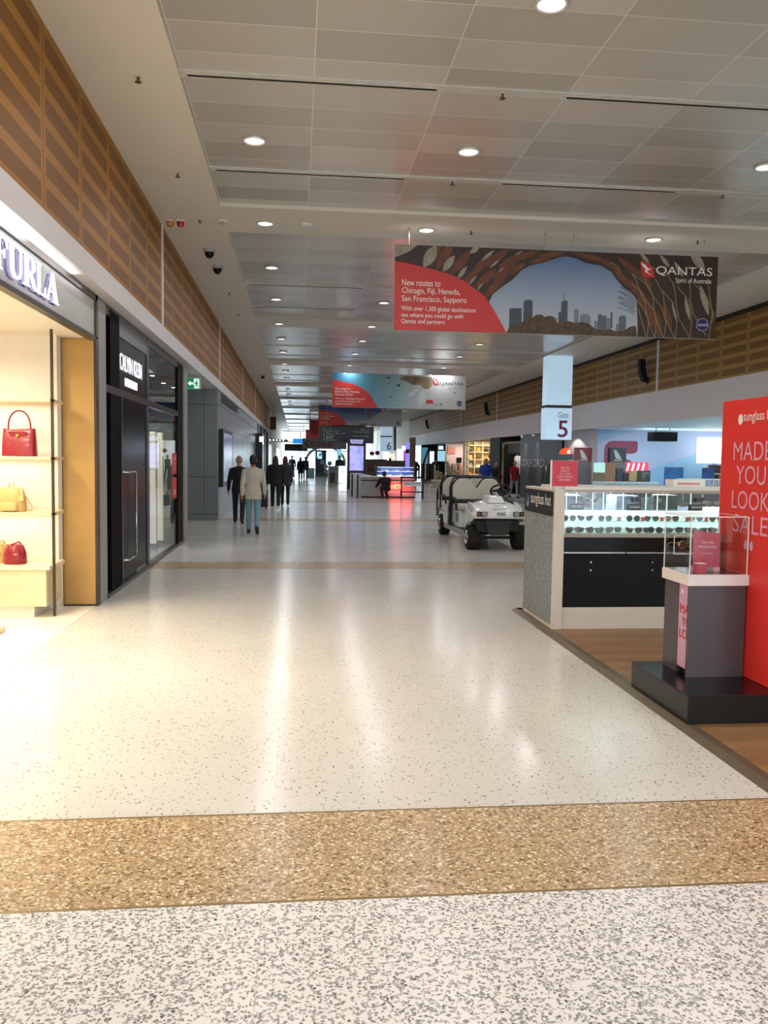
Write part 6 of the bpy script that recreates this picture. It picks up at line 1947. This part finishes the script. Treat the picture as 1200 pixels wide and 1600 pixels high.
# airline desk totems
for i, (xx, yy, c, l) in enumerate(((10.05, 29.6, '#8e2a35', 'maroon airline totem with a white tail mark behind the counter card'), (10.9, 28.5, '#26303c', 'dark blue airline totem with a white tail mark left of the maroon numeral'))):
    t = thing('desk_totem', l, 'totem', (xx, yy, 0))
    bx('column', xx, xx + 0.58, yy, yy + 0.25, 0, 1.66, mat('totem_stem_%d' % i, '#8d8a88', 0.4), t)
    bx('head', xx, xx + 0.58, yy, yy + 0.25, 1.66, 2.16, mat('totem_head_%d' % i, c, 0.35), t)
    MB().prism([(0.12, 0.40), (0.2, 0.42), (0.30, 0.3), (0.42, 0.1), (0.28, 0.1), (0.2, 0.12)], (xx, yy - 0.001, 1.66), (1, 0, 0), (0, 0, 1), 0.004).build('tail_mark', whiteink, t)
    bx('caption', xx + 0.14, xx + 0.44, yy - 0.004, yy, 1.70, 1.735, whiteink, t)
t = thing('gate_desk', 'white framed gate desk with wood and glass panels behind the eyewear counter', 'desk', (11.3, 27.5, 0))
for (xa, xb, za, zb, nm, c, em) in ((9.95, 12.25, 0.95, 1.0, 'frame_rail', '#d8e2e6', 0), (9.95, 12.25, 0.0, 0.95, 'base', '#b9cdd6', 0), (9.98, 10.35, 1.3, 1.63, 'lit_panel', '#bfeee6', 0.5), (9.98, 10.35, 1.0, 1.3, 'wood_panel', '#8a7c52', 0), (10.36, 10.75, 1.0, 1.63, 'copper_panel', '#b07b58', 0), (10.72, 10.98, 1.0, 1.45, 'dark_panel', '#313d47', 0), (11.5, 11.95, 1.0, 1.38, 'rear_panel', '#3b3a36', 0), (11.0, 11.18, 1.0, 1.3, 'box_panel', '#2a2523', 0), (11.2, 11.48, 1.02, 1.36, 'tan_panel', '#c8a86c', 0)):
    bx(nm, xa, xb, 27.5, 27.6, za, zb, mat('desk_' + nm, c, 0.4, emit=em), t)
text('BOARDING\nZONE\n1–3', FACE_S, (11.65, 27.498, 1.06), 0.24, 0.26, mat('pale_grey_ink', '#b9bcc4'), t)
t = thing('lit_sign', 'glowing red striped sign board behind the gate desk', 'lit sign', (11.7, 29.8, 1.2))
bx('stand', 11.3, 12.4, 29.22, 29.28, 0, 1.0, blackm, t)
bx('board', 11.1, 12.6, 29.2, 29.3, 1.0, 1.66, mat('sign_pink_lit', '#e8405c', 0.4, emit=0.75), t)
mb = MB()
random.seed(3)
for q in range(7):
    a = 11.2 + q * 0.19
    mb.add([(a, 29.195, 1.36), (a + 0.07, 29.195, 1.34), (a + 0.14, 29.195, 1.62), (a + 0.07, 29.195, 1.63)], [(0, 1, 2, 3)])
mb.build('white_strokes', mat('stroke_lit', '#ffe6ea', 0.4, emit=1.0), t)
t = thing('glass_partition', 'clear glass partition with pale rails in the gate lounge', 'partition', (13.2, 26, 0))
bx('glass', 12.2, 14.3, 26.0, 26.02, 0.1, 1.12, glas, t)
bx('top_rail', 12.15, 14.35, 25.98, 26.04, 1.12, 1.16, steel, t)
for xx in (12.15, 13.4, 14.3):
    bx('post', xx, xx + 0.05, 25.98, 26.04, 0, 1.14, steel, t)
for i, (xa, xb, l) in enumerate(((12.9, 13.6, 'blue poster with pale figures on a stand behind the glass partition'), (14.3, 14.75, 'dark blue poster stand at the right end of the glass partition'))):
    t = thing('poster_stand', l, 'poster', ((xa + xb) / 2, 28.5, 0))
    bx('poster', xa, xb, 28.5, 28.53, 0.5, 1.5, mat('poster_blue_%d' % i, ('#2f6fb0', '#2a4a86')[i], 0.4, var=0.4, scale=3), t)
    bx('foot', xa, xb, 28.4, 28.65, 0.0, 0.5, steel, t)
chm = mat('lounge_chair', '#1c2430', 0.5)
def lchair():
    t = thing('lounge_seat', 'x', 'seat', (0, 0, 0), 'dark seats in the gate lounge')
    MB().box(-0.28, 0.28, -0.04, 0.04, 0.45, 0.98).build('backrest', chm, t, 0.02, world=False)
    MB().box(-0.28, 0.28, -0.5, 0, 0.38, 0.46).build('seat', chm, t, 0.02, world=False)
    for s in (-1, 1):
        MB().box(s * 0.24 - 0.02, s * 0.24 + 0.02, -0.45, 0.0, 0, 0.38).build('leg', steel, t, world=False)
    return t
lc = lchair()
for i, xx in enumerate((9.5, 10.1, 10.75, 11.4, 12.0, 12.65)):
    l = 'dark lounge seat seen over the eyewear counter, %s from the left' % ORD[i]
    if i == 0:
        lc.location = (xx, 24.5, 0)
        lc['label'] = l
    else:
        dup(lc, (xx, 24.5, 0), 0, l)
t = thing('cupboard', 'open wooden cupboard with a bench shape inside at the right of the gate lounge', 'cupboard', (14.6, 29, 0))
bx('back', 14.62, 15.5, 28.9, 28.95, 0, 1.6, mat('cupboard_dark', '#4a3626', 0.5), t)
bx('door', 15.28, 15.6, 28.7, 28.9, 0, 1.6, mat('cupboard_door', '#d9b98a', 0.5), t)
bx('frame', 14.55, 14.62, 28.7, 28.95, 0, 1.62, white2, t)
bx('shelf', 14.75, 15.2, 28.7, 28.9, 1.26, 1.3, mat('shelf_cream', '#d8ccb0', 0.5), t)
bx('shelf_leg', 15.1, 15.14, 28.7, 28.9, 0.8, 1.26, mat('shelf_cream', '#d8ccb0'), t)
t = thing('leaflet_box', 'white box of leaflets on the eyewear counter beside the red panel', 'box', (4.05, 8.4, 1.425))
bx('box', 3.86, 4.2, 8.3, 8.5, 1.426, 1.5, whiteink, t)
bx('slot', 3.9, 4.14, 8.298, 8.3, 1.45, 1.47, mat('pink_mark', '#d98b9a', 0.5), t)
t = thing('alarm_lamp', 'orange-red lit dome lamp on a grey post behind the counter card', 'lamp', (9.55, 30.0, 0))
MB().cyl((9.62, 29.5, 0), (9.62, 29.5, 1.85), 0.1).build('post', mat('post_grey', '#6d7780', 0.4), t, smooth=50)
bx('box', 9.38, 9.86, 29.35, 29.65, 1.72, 1.92, mat('box_teal', '#4a6468', 0.4), t)
MB().ell((9.62, 29.5, 1.92), 0.24, 0.15, 0.22, z0=0).build('dome', mat('dome_orange', '#ff4a1e', 0.3, emit=1.1), t, smooth=60)
MB().ell((9.68, 29.36, 2.0), 0.06, 0.03, 0.06).build('bulb', mat('bulb_lit', '#ffd6a0', 0.3, emit=4), t, smooth=60)

# ================================================================== RIGHT SIDE: SHOPS
struct('wall_shops_back', MB().box(14, 14.2, 31.2, 75, 0, 2.85), mat('shop_back', '#57504a', 0.5))
struct('ceiling_shops', MB().box(10.2, 14, 31.2, 75, 2.85, 2.9), dark)
# menswear shop: dark facade
fac = mat('facade_dark', '#3a393b', 0.4, var=0.08)
struct('wall_shop_front', MB().box(10.05, 10.3, 31.3, 37.3, 0, 2.8), fac)
t = thing('shop_lettering', 'bold pale metal capital letters on the dark grey shop facade', 'shop sign', (10.05, 35, 1.4))
text('OXFORD.', FACE_W, (10.04, 37.0, 1.40), 3.75, 0.34, mat('letter_alu', '#c5c3be', 0.4, 0.2), t, off=0.02)
for i, yy in enumerate((36.4, 34.6)):
    t = thing('wall_washer', 'small spotlight washing the dark facade, %s of the two' % ('left' if i == 0 else 'right'), 'light', (9.85, yy, 2.75))
    MB().cyl((9.86, yy, 2.72), (9.86, yy, 2.8), 0.06).build('can', white2, t, smooth=50)
    MB().cyl((9.86, yy, 2.716), (9.86, yy, 2.72), 0.05).build('lens', mat('spot_lit', '#fff4dc'), t)
    lamp('SPOT', 'wash_lamp', (9.84, yy, 2.70), 42, (1, 0.97, 0.93), 0.03, spot=62, blend=0.6, rot=(0, math.radians(-12), 0))
# shirt bay
struct('wall_shirt_bay', MB().box(11.4, 11.5, 37.3, 41.2, 0, 2.85), mat('bay_back', '#33312f', 0.5))
struct('column_shop', MB().box(10.05, 11.5, 41.2, 43.4, 0, 2.8), blackm)
t = thing('bay_frame', 'thin timber frame around the shirt display', 'frame', (10.2, 39.2, 0))
bx('top_bar', 10.12, 10.2, 37.4, 41.1, 2.45, 2.55, mat('frame_timber', '#8d7552', 0.5), t)
bx('side_bar', 10.12, 10.2, 40.95, 41.1, 0, 2.45, mat('frame_timber', '#8d7552'), t)
bx('blind', 10.3, 10.34, 37.4, 40.95, 2.0, 2.45, mat('bay_back', '#33312f'), t)
shirtw = mat('white_shirt', '#dcdad6', 0.8)
t = thing('clothes_rail', 'dark rail carrying white shirts in the shop bay', 'rail', (11.0, 39.2, 0))
MB().cyl((10.9, 37.6, 1.95), (10.9, 41.0, 1.95), 0.02).cyl((10.9, 37.6, 0), (10.9, 37.6, 1.95), 0.02).cyl((10.9, 41.0, 0), (10.9, 41.0, 1.95), 0.02).build('rail', blackm, t)
for i, yy in enumerate((40.7, 40.0, 39.3, 38.6)):
    mb = MB().stack([(10.8, yy, 1.0, 0.16, 0.22), (10.8, yy, 1.5, 0.14, 0.2), (10.8, yy, 1.82, 0.13, 0.19), (10.8, yy, 1.9, 0.05, 0.06)], 14)
    mb.tube([(10.8, yy, 1.9), (10.82, yy, 1.95), (10.88, yy, 1.975), (10.9, yy, 1.97)], 0.008, 6)
    tag(mb.build('shirt', shirtw, None, smooth=60), 'white shirt hanging in the dark shop bay, %s from the left' % ORD[i], 'shirt', 'white shirts in the shop bay')
lamp('AREA', 'bay_light', (10.6, 39.2, 2.75), 30, NEUT, 0.3, 2.5)
# dressed mannequins
def mannequin(x, y, label, coat, legs_m, rz, group=None, zs=1.0):
    t = thing('mannequin', label, 'mannequin', (x, y, 0), group, rz)
    mb = MB().stack([(0, 0, 0.78, 0.22, 0.15), (0, 0, 0.95, 0.2, 0.14), (0, 0, 1.1, 0.17, 0.12), (0, 0, 1.3, 0.21, 0.13), (0, 0, 1.44, 0.21, 0.11), (0, 0, 1.5, 0.08, 0.06)], 20)
    for s in (-1, 1):
        mb.capsule((s * 0.2, 0, 1.4), (s * 0.26, 0.01, 1.1), 0.068, 0.055)
        mb.capsule((s * 0.26, 0.01, 1.1), (s * 0.27, -0.04, 0.84), 0.055, 0.045)
    remeshed(mb, 'jacket', 0.014, coat, t)
    mb = MB()
    for s in (-1, 1):
        mb.capsule((s * 0.09, 0, 0.82), (s * 0.1, 0, 0.12), 0.09, 0.06)
    remeshed(mb, 'trousers', 0.014, legs_m, t)
    MB().prism([(-0.05, 1.46), (0.05, 1.46), (0, 1.2)], (0, -0.128, 0), (1, 0, 0), (0, 0, 1), 0.006).build('shirt_front', shirtw, t, world=False)
    MB().cyl((0, 0, 0), (0, 0, 0.02), 0.22, n=20).cyl((0, 0, 0.02), (0, 0, 0.9), 0.015).cyl((0, 0, 1.49), (0, 0, 1.56), 0.045, 0.04).build('stand', chrome, t, world=False)
    return t


mannequin(10.6, 46.0, 'headless mannequin in a dark navy suit before the warm lit shop', navyc, navyc, 0)
mannequin(9.8, 32.2, 'mannequin in a grey-green coat in front of the dark lettered facade', mat('grey_green_coat', '#4d524e', 0.85), mat('grey_green_coat', '#4d524e'), -0.9)
# warm lit shop with gridded shelves on its end wall
warmw = mat('warm_shop_wall', '#efdfc0', 0.5)
struct('wall_warm_shop', MB().box(10.1, 14, 50.4, 50.6, 0, 2.8), warmw)
t = thing('grid_shelving', 'cream gridded shelving full of small goods in the warm lit shop', 'shelves', (11.8, 50.2, 0))
mb = MB()
for zz in (0.3, 0.75, 1.2, 1.65, 2.1, 2.5):
    mb.box(10.15, 13.6, 50.0, 50.39, zz, zz + 0.04)
for q in range(8):
    mb.box(10.15 + q * 0.49, 10.19 + q * 0.49, 50.0, 50.39, 0, 2.75)
mb.build('grid', warmw, t)
gcol = ['#c98b3a', '#6a4a2c', '#f0ead8', '#3a2c22', '#d9b46a', '#a8b8b0']
for zi, zz in enumerate((0.79, 1.24, 1.69, 2.14)):
    for xi in range(5):
        xx = 10.42 + xi * 0.49
        c = gcol[(zi * 5 + xi * 3) % 6]
        hh = 0.14 + 0.07 * ((zi + xi * 2) % 3)
        tag(MB().stack([(xx, 50.18, zz, 0.14, 0.1), (xx, 50.18, zz + hh * 0.8, 0.15, 0.11), (xx, 50.18, zz + hh, 0.07, 0.05)], 12).build('shop_goods', mat('shop_good_%s' % c[1:], c, 0.5), smooth=50),
            'small item in the cream shelving, %s from the left in the %s row up' % (ORD[xi], ORD[zi]), 'shop item', 'goods in the cream gridded shelving')
lamp('AREA', 'warm_shop_light', (11.2, 48.6, 2.8), 120, (1.0, 0.86, 0.62), 1.6, 2.4)
lamp('AREA', 'floor_lamp_light', (10.6, 45.0, 2.1), 10, WARM, 0.3)
t = thing('floor_lamp', 'tall lamp with a brown and amber shade in front of the warm shop', 'lamp', (10.35, 44.0, 0))
MB().cyl((10.35, 44.0, 0), (10.35, 44.0, 0.02), 0.16).cyl((10.35, 44.0, 0.02), (10.35, 44.0, 1.75), 0.02).build('pole', blackm, t)
MB().cyl((10.35, 44.0, 1.9), (10.35, 44.0, 2.15), 0.24, 0.2, 20).build('shade', mat('amber_shade', '#c07a2a', 0.5, emit=0.5), t, smooth=50)
MB().cyl((10.35, 44.0, 1.75), (10.35, 44.0, 1.9), 0.2, 0.24, 20).build('lower_shade', mat('dark_shade', '#33241a', 0.5), t, smooth=50)
struct('column_cream', MB().box(10.05, 10.3, 50.0, 50.6, 0, 2.8), mat('cream_pier', '#b8ac98', 0.5))
# pale pink clothes shop
struct('wall_pink_shop', MB().box(10.1, 14, 56.9, 57.1, 0, 2.85), mat('pink_shop', '#e6cfc6', 0.5))
t = thing('wall_poster', 'coral and white poster wall of the pale pink clothes shop', 'poster wall', (11, 56.8, 0))
bx('coral_panel', 10.2, 10.75, 56.82, 56.88, 2.05, 2.5, mat('coral', '#d88a78', 0.5), t)
bx('black_picture', 10.85, 11.2, 56.82, 56.88, 1.35, 1.8, blackm, t)
bx('pink_panel', 10.15, 10.8, 56.83, 56.88, 1.1, 2.0, mat('pale_pink', '#e8c6ba', 0.5), t)
bx('base', 10.15, 13.8, 56.8, 56.9, 0, 0.3, white2, t)
lamp('AREA', 'pink_shop_light', (11.2, 55, 2.8), 95, (1, 0.93, 0.88), 1.6, 2.6)
t = thing('clothes_rail', 'rail of brown and coral garments in the pale pink shop', 'rail', (11, 56, 0))
MB().cyl((10.1, 56.2, 1.4), (12.2, 56.2, 1.4), 0.02).cyl((10.12, 56.2, 0), (10.12, 56.2, 1.4), 0.02).cyl((12.2, 56.2, 0), (12.2, 56.2, 1.4), 0.02).build('rail', steel, t)
for i in range(9):
    xx = 10.25 + i * 0.2
    c = ('#8a6a52', '#6e5445', '#a08878', '#57423a', '#d98a70', '#dd9178', '#cf7f66', '#c9b4a4', '#9a7a6a')[i]
    tag(MB().stack([(xx, 56.2, 0.45, 0.09, 0.2), (xx, 56.2, 1.1, 0.08, 0.18), (xx, 56.2, 1.32, 0.07, 0.16), (xx, 56.2, 1.42, 0.02, 0.03)], 12).build('garment', mat('garment_%s' % c[1:], c, 0.85), smooth=60), 'garment hanging on the rail of the pale pink shop, %s from the left' % ORD[i], 'garment', 'garments on the pink shop rail')
# next shop further down: dark, with lit pictures on its end wall
struct('wall_far_shop', MB().box(10.05, 14, 68, 68.2, 0, 2.85).box(13.8, 14, 57.2, 68, 0, 2.8), mat('far_shop_dark', '#15191c', 0.4))
for i, (xa, xb, za, zb, c, em, l) in enumerate(((11.4, 12.0, 1.5, 2.35, '#a8dcec', 0.9, 'pale blue lit picture in the dark shop, right of the white one'), (11.45, 11.85, 2.45, 2.75, '#dff2f8', 1.1, 'small pale lit sign above the pale blue picture'), (10.75, 11.1, 1.3, 2.3, '#f2f6fa', 1.2, 'bright white lit figure picture in the dark shop'), (10.1, 10.6, 1.2, 2.6, '#5fa6c0', 0.5, 'teal lit panel with a diagonal red band far along the right side'))):
    t = thing('lit_picture', l, 'lit picture', ((xa + xb) / 2, 67.9, za))
    bx('face', xa, xb, 67.9, 67.98, za, zb, mat('lit_picture_%d' % i, c, 0.4, emit=em, var=0.3, scale=2), t)
    bx('rim', xa - 0.04, xb + 0.04, 67.92, 67.99, za - 0.05, za, blackm, t)
    if i == 3:
        MB().add([(10.1, 67.89, 1.2), (10.3, 67.89, 1.2), (10.6, 67.89, 2.2), (10.6, 67.89, 2.6)], [(0, 1, 2, 3)]).build('red_band', redink, t)
t = thing('clothes_rail', 'rail of dark trousers standing in the hall before the dark shop', 'rail', (9.0, 56, 0))
MB().cyl((8.0, 56, 1.3), (9.6, 56, 1.3), 0.02).cyl((8.0, 56, 0), (8.0, 56, 1.3), 0.02).cyl((9.6, 56, 0), (9.6, 56, 1.3), 0.02).box(7.95, 9.65, 55.8, 56.2, 0, 0.04).build('rail', blackm, t)
for i in range(7):
    xx = 8.14 + i * 0.21
    c = ('#1c2436', '#1c2436', '#b9b4a8', '#20242c', '#1c2436', '#a8a294', '#171a22')[i]
    tag(MB().stack([(xx, 56, 0.3, 0.06, 0.15), (xx, 56, 1.2, 0.07, 0.17), (xx, 56, 1.31, 0.02, 0.03)], 10).build('garment', mat('trouser_%s' % c[1:], c, 0.85), smooth=60), 'hanging garment on the rail before the dark shop, %s from the left' % ORD[i], 'garment', 'garments on the hall rail')
mannequin(8.4, 60.0, 'mannequin in a black outfit under the bright white lit picture', blk, blk, 0)
mannequin(10.0, 60.5, 'mannequin in a dark green outfit right of the black outfit', mat('dark_green_cloth', '#232b27', 0.8), blk, 0)
# round planter with pale cactus-like plants
t = thing('planter', 'low round white planter between the doughnut kiosk and the white cart', 'planter', (8.6, 48, 0))
MB().cyl((8.6, 48, 0), (8.6, 48, 0.42), 0.75, 0.85, 28).build('bowl', mat('planter_white', '#c2bfb6', 0.5), t, smooth=50)
MB().cyl((8.6, 48, 0.42), (8.6, 48, 0.47), 0.9, 0.9, 28).build('rim', white2, t)
cact = mat('pale_cactus', '#8f937c', 0.7, var=0.2, scale=20)
for i, (dx, dy, hh, l) in enumerate(((-0.6, -0.1, 0.45, 'small pale plant at the left edge of the round planter'), (-0.35, 0.1, 0.35, 'short pale plant, second from the left in the round planter'), (0.05, 0, 1.05, 'tallest pale cactus in the middle of the round planter'), (0.3, -0.2, 0.7, 'branching pale cactus right of the tallest one'), (0.6, 0.1, 0.5, 'small pale plant at the right edge of the round planter'))):
    mb = MB()
    x, y = 8.6 + dx, 48 + dy
    mb.capsule((x, y, 0.46), (x, y, 0.46 + hh), 0.09, 0.06)
    for q in range(5):
        a = q * 2.4
        z = 0.55 + hh * (0.2 + 0.15 * q)
        mb.capsule((x, y, z), (x + 0.16 * math.cos(a), y + 0.16 * math.sin(a), z + 0.12), 0.05, 0.05)
    tag(mb.build('cactus', cact, None, smooth=60), l, 'plant', 'plants in the round planter')
for i, (xx, yy, w_, h_, c, em, l) in enumerate(((8.9, 80, 0.8, 1.9, '#fff0d8', 0.9, 'warm white lit shop opening far down the right side'), (6.2, 88, 0.9, 1.7, '#ffffff', 0.9, 'white lit opening behind the far gondolas'), (7.6, 72, 0.5, 2.5, '#eaf0f4', 1.2, 'slim white lit column far down the right side'), (9.0, 71, 0.35, 2.5, '#eaf0f4', 1.2, 'slim white lit column just right of the other slim one'))):
    t = thing('lit_wall', l, 'lit panel', (xx, yy, 0))
    bx('panel', xx - w_ / 2, xx + w_ / 2, yy, yy + 0.15, 0.25, h_ + 0.25, mat('lit_wall_%d' % i, c, 0.4, emit=em), t)
    bx('plinth', xx - w_ / 2, xx + w_ / 2, yy - 0.05, yy + 0.2, 0, 0.25, dark, t)
person('dark-clothed shopper left of the far gondolas', (4.9, 62, 0), 0.6, 1.7, ((8, 2), (-8, -20)), ((-6, 10, 12), (8, 30, 12)), 3, blk2, 0.2, 0.03, 1.0, blk2, shoeb, hairb, 'short')
person('shopper in a brown coat among the far gondolas', (6.6, 60, 0), -0.5, 1.7, ((8, 2), (-8, -20)), ((-6, 10, 12), (8, 30, 12)), 3, mat('dark_brown_jacket', '#3b322c'), 0.2, 0.03, 1.0, blk2, shoeb, hairb, 'long', female=True)
# red balloon-like display decorations hanging far down the hall
for i, (xx, zz, l) in enumerate(((6.0, 2.05, 'small red round lantern far down the hall, left one'), (6.45, 2.1, 'small red round lantern far down the hall, right one'))):
    t = thing('lantern', l, 'lantern', (xx, 68, zz))
    MB().ell((xx, 68, zz), 0.2, 0.2, 0.17).build('globe', mat('lantern_red', '#9c1f2c', 0.4), t, smooth=60)
    MB().cyl((xx, 68, zz + 0.16), (xx, 68, CEIL), 0.008, n=6).build('cord', blackm, t)
